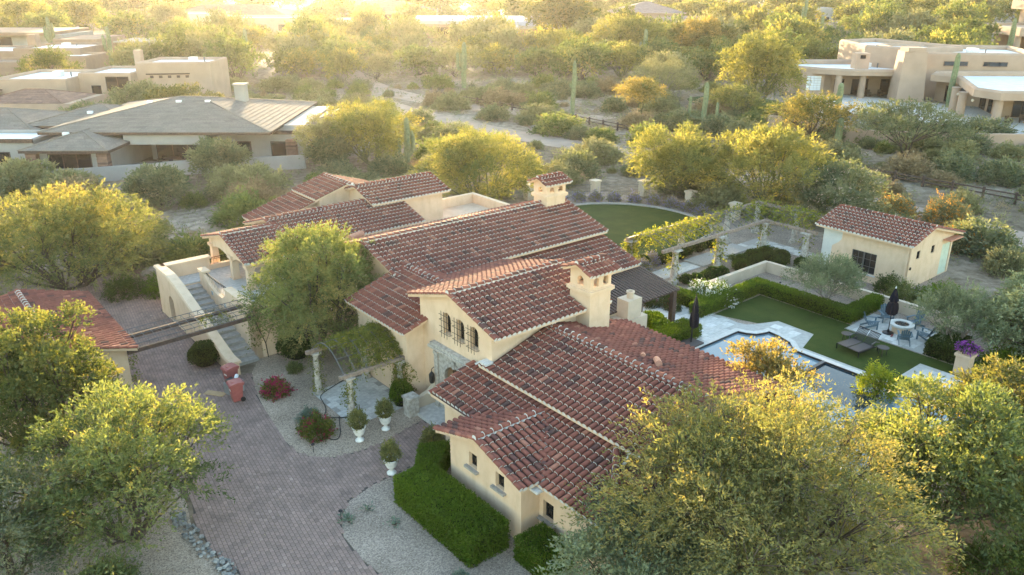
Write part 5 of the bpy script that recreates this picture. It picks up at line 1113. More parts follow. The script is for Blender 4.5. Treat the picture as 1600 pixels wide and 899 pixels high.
for i in range(190):
    u_ = rg.random(); y = 10.3 - 7.0 * u_; x = -9.25 + .15 * math.sin(u_ * 3) + (.5 * u_ if u_ > .5 else 0) * .8 - rg.random() * .55; o = link('stone', rg.choice(sm_), sb, (x, y, rg.uniform(.0, .06)), rg.random() * 6); q = rg.uniform(.45, 1.1); o.scale = (q, q, q)
bl = [(-8.05, 20.4), (-7.75, 19.9), (-7.95, 18.9), (-8.4, 18.3)]
o = prop(MB().prism(smooth([(-8.1, 20.5), (-7.5, 20.3), (-7.4, 19.2), (-8.0, 18.0), (-8.5, 18.4), (-8.1, 19.3)], 2), .0, .22).build('curb_planter', M['stone_grey'], None, E3(0, 0), ANG), 'pale curved stone curb at the garage corner', 'curb')
P_ = thing('door_mat', 'dark mat and small dish on the front door step', 'mat', E3(2.75, 8.2, .161), ANG); MB().box(-.3, -.45, .02, .3, .45, .04).build('mat', M['rubber'], P_)
# ------------------------------------------------------------------ neighbouring houses (camera-heading frame: x right, y away)
def parapet_block(t, poly, h, m, rm, wall_h=.7, th=.45, z0=0, round_=.16):
    # flat-roofed adobe mass: walls, soft-edged parapet, white roof below it
    n = len(poly); inn = offset(poly, -th); o1 = offset(poly, .0); o2 = offset(poly, -round_); i2 = offset(poly, -th + round_)
    mb = MB(); rings = [(poly, z0), (poly, h - round_), (o2, h), (i2, h), (inn, h - round_), (inn, h - wall_h)]
    vs = [(x, y, z) for pl, z in rings for x, y in pl]
    mb.add(vs, [(k * n + i, k * n + (i + 1) % n, (k + 1) * n + (i + 1) % n, (k + 1) * n + i) for k in range(len(rings) - 1) for i in range(n)]); mb.build('wall', m, t)
    r_ = MB(); tri = tessellate_polygon([[Vector((x, y, 0)) for x, y in inn]]); r_.add([(x, y, h - wall_h + .02) for x, y in inn], [tuple(q) for q in tri]); r_.build('flat_roof', rm, t)
def win(t, x0, x1, y, z0, z1, d=(1, 0), o=(0, 0), k=.06, fr='timber_dark', mull=1):
    # window proud of a wall seen from the front; d along the wall
    n = (d[1], -d[0]); P = lambda s, q: (o[0] + d[0] * s + n[0] * q, o[1] + d[1] * s + n[1] * q)
    w = thing_part('window', t); a = MB(); a.prism([P(x0, -.2), P(x1, -.2), P(x1, .02), P(x0, .02)], z0, z1) if y is None else a.prism([(x0, y + .2), (x0, y - .02), (x1, y - .02), (x1, y + .2)], z0, z1); a.build('pane', M['glass'], w)
    f_ = MB(); b = .09
    for s0, s1, q0, q1 in [(x0 - b, x0, z0 - b, z1 + b), (x1, x1 + b, z0 - b, z1 + b), (x0, x1, z0 - b, z0), (x0, x1, z1, z1 + b)] + [(x0 + (x1 - x0) * i / (mull + 1) - .04, x0 + (x1 - x0) * i / (mull + 1) + .04, z0, z1) for i in range(1, mull + 1)]:
        if y is None: f_.prism([P(s0, -.1), P(s1, -.1), P(s1, k), P(s0, k)], q0, q1)
        else: f_.prism([(s0, y + .1), (s0, y - k), (s1, y - k), (s1, y + .1)], q0, q1)
    f_.build('frame', M[fr], w); return w
def hip_roof(t, x0, x1, y0, y1, ze, s, tm='tile_grey', bm='tile_grey_base', ov=.7, course=.6, ridge_m=None, seed=1):
    # hip roof with stepped courses of flat tile
    X0, X1, Y0, Y1 = x0 - ov, x1 + ov, y0 - ov, y1 + ov; hw = min(X1 - X0, Y1 - Y0) / 2; nC = max(3, int(hw / course)); rg = random.Random(seed)
    mb = MB(); fa = MB(); fa.box(X0 + .02, Y0 + .02, ze - .28, X1 - .02, Y1 - .02, ze - .02); fa.build('fascia', M['timber_dark'] if tm == 'tile_grey' else M['adobe'], t)
    for i in range(nC):
        a = hw * i / nC; b = hw * (i + 1) / nC; za = ze + s * a + .035; zb = ze + s * b + .01
        r = [(X0 + a, Y0 + a), (X1 - a, Y0 + a), (X1 - a, Y1 - a), (X0 + a, Y1 - a)]; q = [(X0 + b, Y0 + b), (X1 - b, Y0 + b), (X1 - b, Y1 - b), (X0 + b, Y1 - b)]
        for k in range(4):
            k2 = (k + 1) % 4; L = math.hypot(r[k2][0] - r[k][0], r[k2][1] - r[k][1]); n = max(1, int(L / .9))
            for j in range(n):
                u0, u1 = j / n, (j + 1) / n; mb.tone = min(max(rg.gauss(.45, .13) + .12 * (i % 2), 0), 1); lp = lambda A, B_, u: (A[0] + (B_[0] - A[0]) * u, A[1] + (B_[1] - A[1]) * u)
                p0, p1, p2, p3 = lp(r[k], r[k2], u0), lp(r[k], r[k2], u1), lp(q[k], q[k2], u1), lp(q[k], q[k2], u0)
                mb.add([(*p0, za), (*p1, za), (*p2, zb), (*p3, zb), (*p0, za - .035), (*p1, za - .035)], [(0, 1, 2, 3), (0, 4, 5, 1)])
    mb.build('roof_shingles', M[tm], t); zt = ze + s * hw + .04
    rd = MB()
    if X1 - X0 >= Y1 - Y0: ra, rb = (X0 + hw, (Y0 + Y1) / 2), (X1 - hw, (Y0 + Y1) / 2)
    else: ra, rb = ((X0 + X1) / 2, Y0 + hw), ((X0 + X1) / 2, Y1 - hw)
    rd.bar((*ra, zt), (*rb, zt), .25, .1) if ra != rb else None
    for c in ((X0, Y0), (X0, Y1), (X1, Y0), (X1, Y1)):
        e = min((ra, rb), key=lambda p: (p[0] - c[0]) ** 2 + (p[1] - c[1]) ** 2); rd.bar((*c, ze + .06), (*e, zt), .22, .08)
    rd.build('ridge_caps', M[tm], t); return zt
# --- grey modern house on the left
lh = thing('modern_house', 'low grey house with brown tile hip roofs and wide sliding glass on the left', 'house', (0, 0, 0))
ag = M['adobe_grey']
def blk(x0, y0, x1, y1, h, m=ag, z0=0, nm='wall', t=None): return MB().box(x0, y0, z0, x1, y1, h).build(nm, m, t or lh)
blk(-42, 93.5, -24, 108, 4.0); blk(-50.2, 84.2, -43.0, 104, 3.0); MB().box(-42.6, 88.3, 2.75, -33.5, 88.9, 4.0).build('porch_beam', ag, lh); blk(-24.2, 95.2, -18, 106, 3.05); blk(-72, 88.8, -52, 101, 2.9)
hip_roof(lh, -51.0, -27.0, 88.6, 110.0, 4.15, .2, seed=1); hip_roof(lh, -50.6, -42.6, 83.8, 95.5, 3.1, .27, seed=2); hip_roof(lh, -58, -46, 97.6, 109, 3.3, .26, seed=3); hip_roof(lh, -25.4, -18.2, 96.4, 107, 3.2, .27, seed=4); hip_roof(lh, -70, -57, 96, 108, 3.0, .25, seed=5)
parapet_block(lh, [(-64, 87.6), (-52.2, 87.6), (-52.2, 93.5), (-64, 93.5)], 3.5, ag, M['roof_white'], .4, .4); parapet_block(lh, [(-33.4, 91.6), (-24, 91.6), (-24, 96.6), (-33.4, 96.6)], 3.7, ag, M['roof_white'], .35, .4)
fs = MB(); fs.box(-33.5, 91.4, 3.3, -23.9, 91.58, 3.72); fs.box(-64.1, 87.4, 3.1, -52.1, 87.58, 3.52); fs.build('fascia', M['timber_dark'], lh)
win(lh, -48.8, -44.4, 84.2, .1, 2.5, mull=2); win(lh, -41.3, -34.2, 93.5, .1, 2.6, mull=3); win(lh, -32.4, -29.8, 91.6, .3, 2.4, mull=1); win(lh, -27.4, -25.6, 91.6, .1, 2.4, mull=0); win(lh, -62, -55, 87.6, .4, 2.0, mull=2); win(lh, -23.2, -20, 95.2, .5, 2.2, mull=1)
for x, y in ((-42.9, 84.0), (-25.0, 91.2), (-50.3, 84.0)):
    pr_ = MB(); rg = random.Random(int(x * 7))
    for i in range(14): pr_.tone = rg.random(); pr_.box(x - .55 + rg.uniform(-.02, .02), y - .5 + rg.uniform(-.02, .02), i * .2, x + .55, y + .4, i * .2 + .19)
    pr_.build('brick_pillar', M['far_brick'] if 'far_brick' in M else M['tile_far'], lh)
c_ = MB(); c_.box(-34.2, 101.3, 5.0, -32.9, 102.6, 7.5); c_.box(-34.35, 101.15, 7.5, -32.75, 102.75, 7.68); c_.build('chimney', ag, lh)
for x, y, z in ((-43, 97.2, 6.1), (-39.6, 97.4, 6.15), (-36.2, 97.5, 6.15), (-52, 100.5, 4.4), (-48.4, 87.6, 4.1), (-22, 100, 4.3)): MB().box(x - .3, y - .2, z - .3, x + .3, y + .2, z + .12).build('roof_vent', M['roof_white'], lh)
lw = prop(MB().prism([(-52, 80.4), (-44, 82.0), (-38.2, 84.2), (-36, 85.5), (-23, 88.6), (-23, 89.0), (-36, 85.9), (-38.3, 84.6), (-44.1, 82.4), (-52, 80.8)], 0, 1.5).build('boundary_wall', M['adobe_grey']), 'low grey boundary wall before the modern house patio', 'wall')
prop(MB().prism([(-43, 86), (-34, 86.6), (-25, 89.4), (-24, 91.5), (-42, 92.4), (-43, 92)], 0, .05).build('patio', M['path_base']), kind='structure')
lp = thing('plunge_pool', 'small dark pool with a pale rim on the neighbour patio', 'pool', (-37.0, 88.4, 0)); MB().prism([(-2.0, -1.0), (3.4, -.2), (3.4, 1.4), (-1.0, 1.0)], .06, .12).build('coping', M['coping'], lp); m_ = MB(); m_.add([(-1.6, -.7, .125), (3.0, 0, .125), (3.0, 1.1, .125), (-.8, .8, .125)], [(0, 1, 2, 3)]); m_.build('water', M['water_dark'], lp)
dt = thing('dining_set', 'round dark patio table with chairs before the sliding glass', 'table', (-38.6, 90.6, .05)); MB().lathe([(.06, 0), (.06, .7), (.9, .72), (.9, .76)], 16).build('table', M['timber_dark'], dt)
for i in range(5): a = i * 1.26; m_ = MB(); m_.box(-.22, -.22, .4, .22, .22, .46); m_.box(-.22, .18, .46, .22, .22, .9); m_.build('chair', M['timber_dark'], dt, (1.3 * math.cos(a), 1.3 * math.sin(a), 0), a - 1.57)
# --- adobe houses behind it
ah = thing('adobe_house', 'two storey tan adobe house with white flat roofs and small tiled wings', 'house', (0, 0, 0)); AD = M['adobe']
parapet_block(ah, [(-62.4, 137.8), (-50.5, 139.5), (-50.5, 148), (-62.4, 148)], 6.7, AD, M['roof_white'], .5, .4); parapet_block(ah, [(-71, 135.5), (-62.41, 135.5), (-62.41, 147), (-71, 147)], 5.3, AD, M['roof_white'], .5, .4)
parapet_block(ah, [(-83, 131.5), (-71.01, 131.5), (-71.01, 146), (-83, 146)], 4.8, AD, M['roof_white'], .5, .4)
win(ah, -66.5, -62.9, 135.5, 2.5, 4.6, mull=1); win(ah, -69, -67.6, 135.5, 1.0, 3.2, mull=0); m_ = MB(); m_.prism([(-60.9, 138.0), (-60.9, 137.85), (-54.0, 138.8), (-54.0, 139.0)], 4.7, 4.9)
for i in range(5): x = -60.3 + i * 1.4; m_.box(x, 137.75 + (x + 62) * .14, 4.15, x + .5, 138.4 + (x + 62) * .14, 4.55)
m_.build('canales', M['timber_dark'], ah); MB().box(-66, 145.8, 5.0, -64.8, 147, 8.0).build('chimney', AD, ah)
blk(-78.5, 117.5, -63.5, 128, 2.9, AD, t=ah); hip_roof(ah, -77, -65, 118, 127, 2.95, .28, 'tile_far', 'adobe', .5, seed=6); win(ah, -72.5, -69.5, 117.5, .7, 2.0, mull=1); win(ah, -76.8, -75.6, 117.5, .2, 2.0, mull=0); win(ah, -66.8, -65.4, 117.5, .8, 1.9, mull=0)
blk(-62, 129, -51, 136, 2.3, AD, t=ah); hip_roof(ah, -60.5, -53.5, 130, 135, 2.35, .25, 'tile_far', 'adobe', .4, seed=7); MB().lathe([(3.4, 0), (3.4, 2.2), (3.1, 2.3), (3.0, 1.6)], 20, (-64.5, 126.5, 0)).build('round_tower', AD, ah)
fl_ = thing('adobe_lodge', 'dark brown adobe house with shaded porches at the far left edge', 'house', (0, 0, 0)); AK = M['adobe_dark']
blk(-100, 117, -82, 132, 3.0, AK, t=fl_); hip_roof(fl_, -94, -82, 119, 131, 3.05, .28, 'tile_far', 'adobe', .6, seed=8); parapet_block(fl_, [(-104, 122), (-90, 122), (-90, 133), (-104, 133)], 5.2, AK, M['roof_white'], .4, .4); win(fl_, -90, -84, 117, .1, 2.3, mull=2); win(fl_, -97, -92.5, 117, .3, 2.2, mull=1)
for x in (-90.6, -86.9, -83.2): MB().box(x, 115.6, 0, x + .5, 116.1, 2.5).build('porch_post', AK, fl_)
MB().box(-91, 115.4, 2.5, -82.6, 117.2, 2.75).build('porch_roof', M['tile_far'], fl_)
f2 = thing('terraced_adobe', 'reddish brown terraced adobe house in the hazy left distance', 'house', (0, 0, 0))
for (x0, y0, x1, y1, h, w) in ((-128, 190, -112, 206, 4.2, 1), (-112, 188, -97, 204, 5.0, 1), (-140, 186, -128, 202, 3.4, 0), (-122, 178, -100, 188, 3.0, 0), (-106, 180, -92, 190, 4.0, 1)): parapet_block(f2, [(x0, y0), (x1, y0), (x1, y1), (x0, y1)], h, AK, M['roof_white'] if w else AK, .5, .5)
MB().box(-113, 196, 4, -111, 198, 7.4).build('chimney', AK, f2); win(f2, -109, -105, 180, .6, 2.4, mull=1); win(f2, -119, -115, 178, .6, 2.2, mull=1)
f3 = thing('glass_house', 'long flat roofed house with a wall of glass at the upper left edge', 'house', (0, 0, 0)); blk(-165, 232, -124, 250, 5.0, M['adobe_grey'], t=f3); MB().box(-167, 229, 5.0, -126, 252, 5.8).build('flat_roof', M['adobe_dark'], f3); win(f3, -160, -138, 232, .4, 4.2, mull=6); blk(-124, 226, -112, 244, 4.2, AK, t=f3)
MB().box(-112, 236, 2.6, -95, 250, 3.0).build('carport_roof', M['adobe_grey'], f3); [MB().box(x, 236.2, 0, x + .5, 236.7, 2.6).build('post', AK, f3) for x in (-111, -103, -96)]
def far_flat(label, boxes, m, rm='roof_white', name='distant_house', nwin=3):
    t = thing(name, label, 'house', (0, 0, 0))
    for i, (x0, y0, x1, y1, h) in enumerate(boxes):
        parapet_block(t, [(x0, y0), (x1, y0), (x1, y1), (x0, y1)], h, M[m], M[rm], .6, .6)
        for k in range(nwin): xa = x0 + (x1 - x0) * (k + .3) / nwin; win(t, xa, xa + (x1 - x0) * .4 / nwin, y0, 1.0, min(3.0, h - 1.2), mull=1, k=.1)
    return t
far_flat('pale flat house lost in the sun glare near the top', [(-106, 318, -82, 338, 5.5), (-82, 322, -60, 340, 4.8)], 'adobe'); far_flat('cream flat roofed house left of the sun glare at the top', [(-140, 338, -118, 356, 6.2), (-118, 336, -92, 352, 5.0)], 'stucco_pale'); far_flat('long pale house under the brightest part of the glare', [(-78, 300, -54, 316, 4.6), (-54, 296, -34, 314, 4.6)], 'stucco_pale')
f4 = thing('hip_roofed_house', 'brown hip roofed house in the hazy distance upper left', 'house', (0, 0, 0)); blk(-150, 372, -100, 396, 4.2, M['adobe'], t=f4); hip_roof(f4, -150, -100, 372, 396, 4.3, .3, 'tile_far', 'adobe', 1.2, .9, seed=12); win(f4, -140, -134, 372, 1, 3, mull=1); win(f4, -125, -118, 372, 1, 3, mull=1)
f5 = thing('hip_roofed_house', 'wide dark roofed house behind the glare at the top centre left', 'house', (0, 0, 0)); blk(-92, 400, -40, 428, 4.5, M['adobe'], t=f5); hip_roof(f5, -92, -40, 400, 428, 4.6, .3, 'tile_far', 'adobe', 1.2, .9, seed=13); win(f5, -80, -72, 400, 1, 3.2, mull=1); win(f5, -60, -50, 400, 1, 3.2, mull=1)
# --- curved metal roof house, pink tile house
cr = thing('barrel_roof_house', 'long dark house under overlapping curved metal roofs at the top', 'house', (0, 0, 0)); blk(-30, 292, 12, 312, 4.5, M['adobe_dark'], t=cr); blk(-12, 284, 22, 292, 3.2, M['adobe_dark'], t=cr)
def vault(t, x0, x1, y0, y1, z, rise, m='metal_roof', n=9):
    mb = MB(); pr0 = [(y0 + (y1 - y0) * i / n, z + rise * math.sin(math.pi * (.12 + .76 * i / n))) for i in range(n + 1)]; mb.ext(pr0 + [(y1, z - .1), (y0, z - .1)], 'x', x0, x1); mb.build('curved_roof', M[m], t, smooth=False)
    sm2 = MB(); k = max(3, int((x1 - x0) / 2.2))
    for i in range(k + 1): x = x0 + (x1 - x0) * i / k; [sm2.bar((x, *a), (x, *b), .12, .12) for a, b in zip(pr0, pr0[1:])]
    sm2.build('standing_seams', M[m], t)
vault(cr, -34, 14, 296, 314, 4.6, 2.2); vault(cr, 0, 24, 286, 296, 3.4, 2.6); vault(cr, -16, 2, 280, 288, 2.6, 2.0); win(cr, -26, -18, 292, 1.2, 3.6, mull=2); win(cr, 6, 16, 284, .8, 2.6, mull=2)
pk = thing('pink_tile_house', 'pink stucco house with pale tile roofs beside the dark tree at the top', 'house', (0, 0, 0)); blk(46, 288, 74, 306, 4.0, M['pink_stucco'], t=pk); hip_roof(pk, 46, 74, 288, 306, 4.1, .3, 'tile_pink', 'pink_stucco', 1.0, .8, seed=14); blk(38, 308, 62, 330, 7.5, M['pink_stucco'], t=pk); hip_roof(pk, 38, 62, 308, 330, 7.6, .3, 'tile_pink', 'pink_stucco', 1.0, .8, seed=15)
win(pk, 42, 48, 308, 4.8, 6.8, mull=2); [win(pk, a, a + 5, 288, .2, 2.8, mull=0, fr='adobe') for a in (50, 57, 64)]
far_flat('white flat roofed house at the top behind the curved roofs', [(-20, 372, 10, 392, 6.0), (10, 366, 34, 384, 4.5)], 'roof_white'); far_flat('grey house with pale roof at the top right of centre', [(92, 372, 124, 392, 5.5), (124, 376, 142, 390, 7)], 'adobe_grey')
rt2 = thing('cantilever_house', 'tan adobe house with deep overhanging roofs at the upper right edge', 'house', (0, 0, 0))
parapet_block(rt2, [(142, 236), (182, 232), (182, 262), (142, 262)], 6.6, AD, AD, .6, .8, 4.3); parapet_block(rt2, [(158, 250), (196, 246), (196, 270), (158, 270)], 13.0, AD, AD, .6, .8, 10.5); blk(160, 252, 194, 268, 10.6, AD, 6.0, t=rt2); blk(150, 244, 182, 262, 4.4, AK, t=rt2); win(rt2, 163, 172, 252, 7.4, 9.8, mull=1); win(rt2, 152, 158, 244, .4, 3.0, mull=1)
for x in (143, 149, 158, 166, 174): MB().lathe([(.9, 0), (.8, 4.3)], 12, (x, 238, 0)).build('column', AD, rt2)
# --- pink-tan mansion on the right
rm = thing('adobe_mansion', 'large tan adobe mansion with rounded parapets, columns and tall chimney on the right', 'house', (0, 0, 0))
RW = M['roof_white']; AM = M['adobe']
parapet_block(rm, [(54.2, 146.5), (58.5, 143.8), (63.8, 143.2), (71.0, 142.4), (71.0, 162), (50.5, 162), (50.5, 150.5)], 5.0, AM, RW, .9, .9, 3.9, .3)
blk(57.5, 149.5, 70.9, 161, 4.0, AM, t=rm); MB().prism([(51.2, 151.5), (54.6, 148), (57.49, 149), (57.49, 161), (51.2, 161)], 0, 4.0).build('wall', AM, rm)
gbk = MB()
for i in range(5):
    for j in range(6):
        a = .60 - i * .30; gbk.box(52.6 + i * .62, 147.2 + (.25 if i in (0, 4) else 0), 1.0 + j * .42, 53.16 + i * .62, 147.6, 1.36 + j * .42)
gbk.build('glass_block_window', M['roof_white'], rm); MB().prism([(52.0, 148.8), (52.5, 147.5), (55.7, 147.4), (56.2, 148.8)], 0, 4.0).build('bay', AM, rm)
def rcol(t, x, y, h, r=.75): MB().lathe([(r * 1.1, 0), (r * 1.1, .3), (r, .35), (r * .95, h - .3), (r * 1.15, h)], 16, (x, y, 0)).build('column', AM, t)
for x, y in ((57.4, 145.3), (61.4, 144.8)): rcol(rm, x, y, 4.0, .6)
win(rm, 58.4, 60.0, 149.5, .1, 2.6, mull=0); win(rm, 61.6, 64.4, 149.5, .1, 2.6, mull=1); win(rm, 66.8, 68.2, 149.5, .1, 2.6, mull=0)
parapet_block(rm, [(70.0, 146), (91, 142), (95, 160), (72, 166)], 7.7, AM, RW, .8, .8, 0, .3); parapet_block(rm, [(66.5, 158), (72, 150), (84, 156), (76, 176), (67, 172)], 8.0, AM, RW, .8, .8, 4.0, .3)
for a in (75.2, 81.4): m_ = win(rm, 0, 3.8, None, 5.5, 6.2, (.982, -.187), (a, 144.98 - (a - 75.2) * .19), mull=0, fr='adobe_dark')
ck = MB(); ck.add([(x, y, z) for z, e in ((0, .0), (8.3, -.45)) for x, y in ((65.2 - e, 139.3 - e), (69.6 + e, 138.6 - e), (69.9 + e, 143 + e), (65.5 - e, 143.5 + e))], [(0, 1, 5, 4), (1, 2, 6, 5), (2, 3, 7, 6), (3, 0, 4, 7), (4, 5, 6, 7)]); ck.box(66.0, 139.4, 8.3, 69.0, 142.4, 8.9); ck.build('tall_chimney', AM, rm)
ck = MB(); ck.box(61.5, 149, 4.5, 63.9, 151.2, 7.2); ck.build('chimney', AM, rm); ck = MB(); ck.box(62.2, 148.9, 6.3, 63.1, 149.0, 6.9); ck.build('chimney_mouth_shade', M['dark'], rm)  # chimney opening is a dark plate, its inner shade painted on
rwp = [(69.0, 136.8), (71.8, 136.0), (66.4, 119.5), (68.2, 115.8), (88, 114.4), (99, 118), (99, 150), (91, 141.6), (72, 141.2)]
parapet_block(rm, [(69.9, 138.2), (72.5, 134.5), (67.0, 119.4), (68.6, 115.2), (90, 113.6), (98, 118), (98, 140.5), (72, 141.4)], 5.0, AM, RW, .8, .8, 3.7, .3)
MB().prism([(72.6, 141.2), (76.2, 134), (73.6, 123.5), (90, 121.5), (96, 124), (96, 140.3)], 0, 3.8).build('wall', AM, rm)
for x, y in ((67.9, 123.6), (69.7, 129.2), (69.4, 116.7), (76.0, 115.8), (82.5, 115.3)): rcol(rm, x, y, 3.8, .62)
for o_, l, a_, b_ in (((72.6, 141.2), (.447, -.894), 2.0, 5.6), ((76.2, 134), (-.24, -.971), 1.2, 4.0), ((76.2, 134), (-.24, -.971), 5.6, 7.4), ((73.6, 123.5), (.993, -.12), 2.0, 4.4), ((73.6, 123.5), (.993, -.12), 7.0, 10.4)): win(rm, a_, b_, None, .2, 2.7, l, o_, mull=1 if b_ - a_ > 2 else 0)
for x, y in ((67.3, 119.8), (68.6, 126.4)): MB().sphere((x, y, 3.1), .22, 8, 6).build('porch_lamp', M['stucco_pale'], rm)
prop(MB().prism([(48, 126), (52, 118), (66, 109), (92, 108), (92, 122), (74, 136), (58, 150), (51, 148)], 0, .06).build('terrace', M['path_stone']), kind='structure')
mp = thing('mansion_pool', 'curved dark teal pool beside the mansion terrace', 'pool', (0, 0, 0)); ps = smooth([(47.5, 127), (53, 126.5), (56, 121), (61, 115), (58, 112.5), (50, 118), (46.5, 123)], 3); MB().prism(offset(ps, .6), .05, .2).build('coping', M['coping'], mp); m_ = MB(); m_.add([(x, y, .21) for x, y in ps], [tuple(t) for t in tessellate_polygon([[Vector((x, y, 0)) for x, y in ps]])]); m_.build('water', M['water'], mp)
mw = [(36, 114), (41, 106), (46, 101.4), (57, 99.4), (70, 98.6), (90, 100)]
prop(MB().prism(mw + [(x, y + .5) for x, y in reversed(mw)], 0, 1.9).build('boundary_wall', M['adobe']), 'long tan adobe boundary wall below the mansion terrace', 'wall')
gr = prop(MB().prism(smooth([(31, 146), (40, 148), (47, 140), (44, 130), (34, 132), (30, 139)], 2), .02, .05).build('putting_green', M['turf']), kind='structure')
for i, (x, y, a) in enumerate(((63.5, 146.6, 0), (65.8, 146.8, .2), (72.0, 117.8, .5), (74.5, 118.6, -.4))):
    t = thing('patio_chair', 'brown patio armchair on the mansion porch, %s from the left' % NTH[i], 'chair', (x, y, .06), a, 'armchairs on the mansion porch'); MB().box(-.4, -.4, .3, .4, .4, .5).build('seat', M['door'], t); MB().box(-.4, .3, .5, .4, .42, 1.1).build('backrest', M['door'], t); [MB().box(s * .36 - .04, -.4, 0, s * .36 + .04, .4, .68).build('side_frame', M['timber_dark'], t) for s in (-1, 1)]
for t_, x, y, z, s_ in ((rm, 66.0, 155.0, 4.12, 1.3), (rm, 83.0, 151.0, 6.92, 1.5), (rm, 84.0, 128.0, 4.22, 1.4), (ah, -55.0, 144.0, 6.22, 1.2), (ah, -76.0, 139.0, 4.32, 1.3), (f2, -104.0, 196.0, 4.52, 1.5)):
    MB().box(x - s_ / 2, y - s_ / 2, z, x + s_ / 2, y + s_ / 2, z + s_ * .7).build('roof_unit', M['mortar'], t_)
    MB().tube([(x + s_ * 1.6, y, z), (x + s_ * 1.6, y, z + .8)], .12, 8).build('vent_pipe', M['iron_grey'], t_)
# --- silver truck
tk = thing('pickup_truck', 'silver blue crew cab pickup parked far off among trees at the top right', 'truck', (108.5, 298, 0), R(178)); b = MB(); b.ext([(-2.9, .5), (2.9, .5), (2.95, 1.05), (1.9, 1.18), (1.1, 1.9), (-.9, 1.92), (-1.1, 1.25), (-2.9, 1.25)], 'y', -.98, .98); b.build('body', M['truck'], tk)
for s in (-1, 1): MB().ext([(-.75, 1.28), (1.55, 1.26), (1.0, 1.8), (-.75, 1.82)], 'y', s * .985 - .004, s * .985 + .004).build('side_windows', M['glass'], tk)
for x in (-1.85, 1.85):
    for s in (-1, 1): MB().tube([(x, s * .75, .42), (x, s * 1.02, .42)], .42, 16).build('wheel', M['rubber'], tk)
tk.scale = (1.15, 1.15, 1.15)
# ------------------------------------------------------------------ near trees
def sp(kind_, **k): d = dict(SP[kind_]); d.update(k); return d
tree('mesquite_tree', 'huge gold tipped mesquite filling the lower right corner', 'tree', E3(4.7, -6.9), 7.0, 5.2, sp('mesq', leaf='lf_soft', nl=46, tw=10500, per=13, ln=.13, wd=.04, tl=.75, droop=.5, tone=.58, sub=6), seed=3)
tree('mesquite_tree', 'pale feathery mesquite overhanging the bottom edge beside the gable wall', 'tree', E3(.6, -5.6), 4.2, 3.1, sp('mesq', leaf='lf_olive', nl=18, tw=3800, per=11, ln=.13, wd=.05, tone=.35), seed=5)
tree('mesquite_tree', 'slender sparse golden tree whose tip stands before the pool', 'tree', E3(13.4, -.9), 4.7, 1.8, sp('mesq', leaf='lf_gold', nl=13, tw=1000, per=12, ln=.15, wd=.06, base=.3, tone=.72, sub=5), seed=4)
tree('mesquite_tree', 'blue green mesquite right of the huge golden one', 'tree', E3(13.4, -9.4), 5.8, 3.7, sp('mesq', leaf='lf_mesq', nl=22, tw=4600, per=12, ln=.17, wd=.065, tone=.42), seed=7)
tree('mesquite_tree', 'golden mesquite cut off by the right edge below the pier', 'tree', E3(18.9, -10.6), 5.2, 3.0, sp('mesq', leaf='lf_gold', nl=18, tw=3000, per=12, ln=.18, wd=.07, tone=.4), seed=9)
tree('mesquite_tree', 'silvery green tree at the right edge behind the small olive', 'tree', E3(31.8, -6.6), 5.2, 3.2, sp('mesq', leaf='lf_olive', nl=18, tw=2600, per=11, ln=.2, wd=.07), seed=11)
tree('mesquite_tree', 'spreading mesquite with yellow lit top at the lower left beside the pavers', 'tree', E3(-11.2, 9.7), 6.1, 3.6, sp('mesq', nl=26, tw=3900, per=13, ln=.14, wd=.05, tl=.6), seed=13)
tree('shade_tree', 'dense rounded dark tree covering half of the garage roof', 'tree', E3(-12.3, 18.3), 7.0, 3.5, sp('mesq', leaf='lf_ash', nl=26, tw=5200, per=11, ln=.14, wd=.07, tl=.45, base=.04, tone=.58), seed=15)
tree('mesquite_tree', 'feathery blue green tree in the bottom left corner', 'tree', E3(-15.6, 9.6), 5.2, 2.6, sp('mesq', leaf='lf_brush', nl=14, tw=2300, per=13, ln=.14, wd=.045, tl=.7), seed=17)
tree('mesquite_tree', 'broad round mesquite beyond the garage at the far end of the drive', 'tree', E3(-6.4, 39.9), 6.8, 6.0, sp('mesq', leaf='lf_soft', nl=36, tw=5600, per=11, ln=.19, wd=.07, tl=.6, base=.02, tone=.5), seed=19)
tree('courtyard_tree', 'tall mesquite with glowing yellow crown in the courtyard by the left wing', 'tree', E3(2.1, 20.2), 7.5, 3.7, sp('mesq', nl=34, tw=7600, per=12, ln=.14, wd=.055, base=.04, leaf='lf_mesq', tone=.45), seed=21)
tree('palo_verde_tree', 'dense rounded palo verde beside the tall cactus left of centre', 'tree', E3(28.8, 60.5), 7.6, 4.7, sp('palo_m', base=.1, nl=20, tw=2600), seed=23)
tree('palo_verde_tree', 'wide glowing palo verde directly behind the villa roofs', 'tree', E3(27.6, 38.5), 6.9, 5.4, sp('palo_m', base=.1, nl=26, tw=3800, ln=.22, wd=.08), seed=25)
tree('palo_verde_tree', 'yellow green palo verde behind the big lawn', 'tree', E3(44.6, 30.0), 6.9, 4.9, sp('palo_m', base=.15, nl=22, tw=2900), seed=27)
tree('palo_verde_tree', 'yellow green palo verde behind the pergola corner', 'tree', E3(47.0, 21.2), 7.6, 5.2, sp('palo_m', base=.12, nl=22, tw=3000), seed=29)
tree('blooming_tree', 'grey green tree flecked with pale bloom behind the guest house', 'tree', E3(48.2, 15.4), 5.2, 3.6, sp('palo_m', leaf='lf_brush', base=.08, nl=18, tw=2300, flower=(M['fl_pink'], .05)), seed=31)
tree('olive_tree', 'rounded silver olive tree by the garden wall', 'tree', E3(30.5, 5.5), 3.2, 2.1, sp('olive'), seed=33)
tree('olive_tree', 'silver olive tree leaning over the fire pit patio', 'tree', E3(29.9, -2.7), 3.6, 2.2, sp('olive'), seed=35)
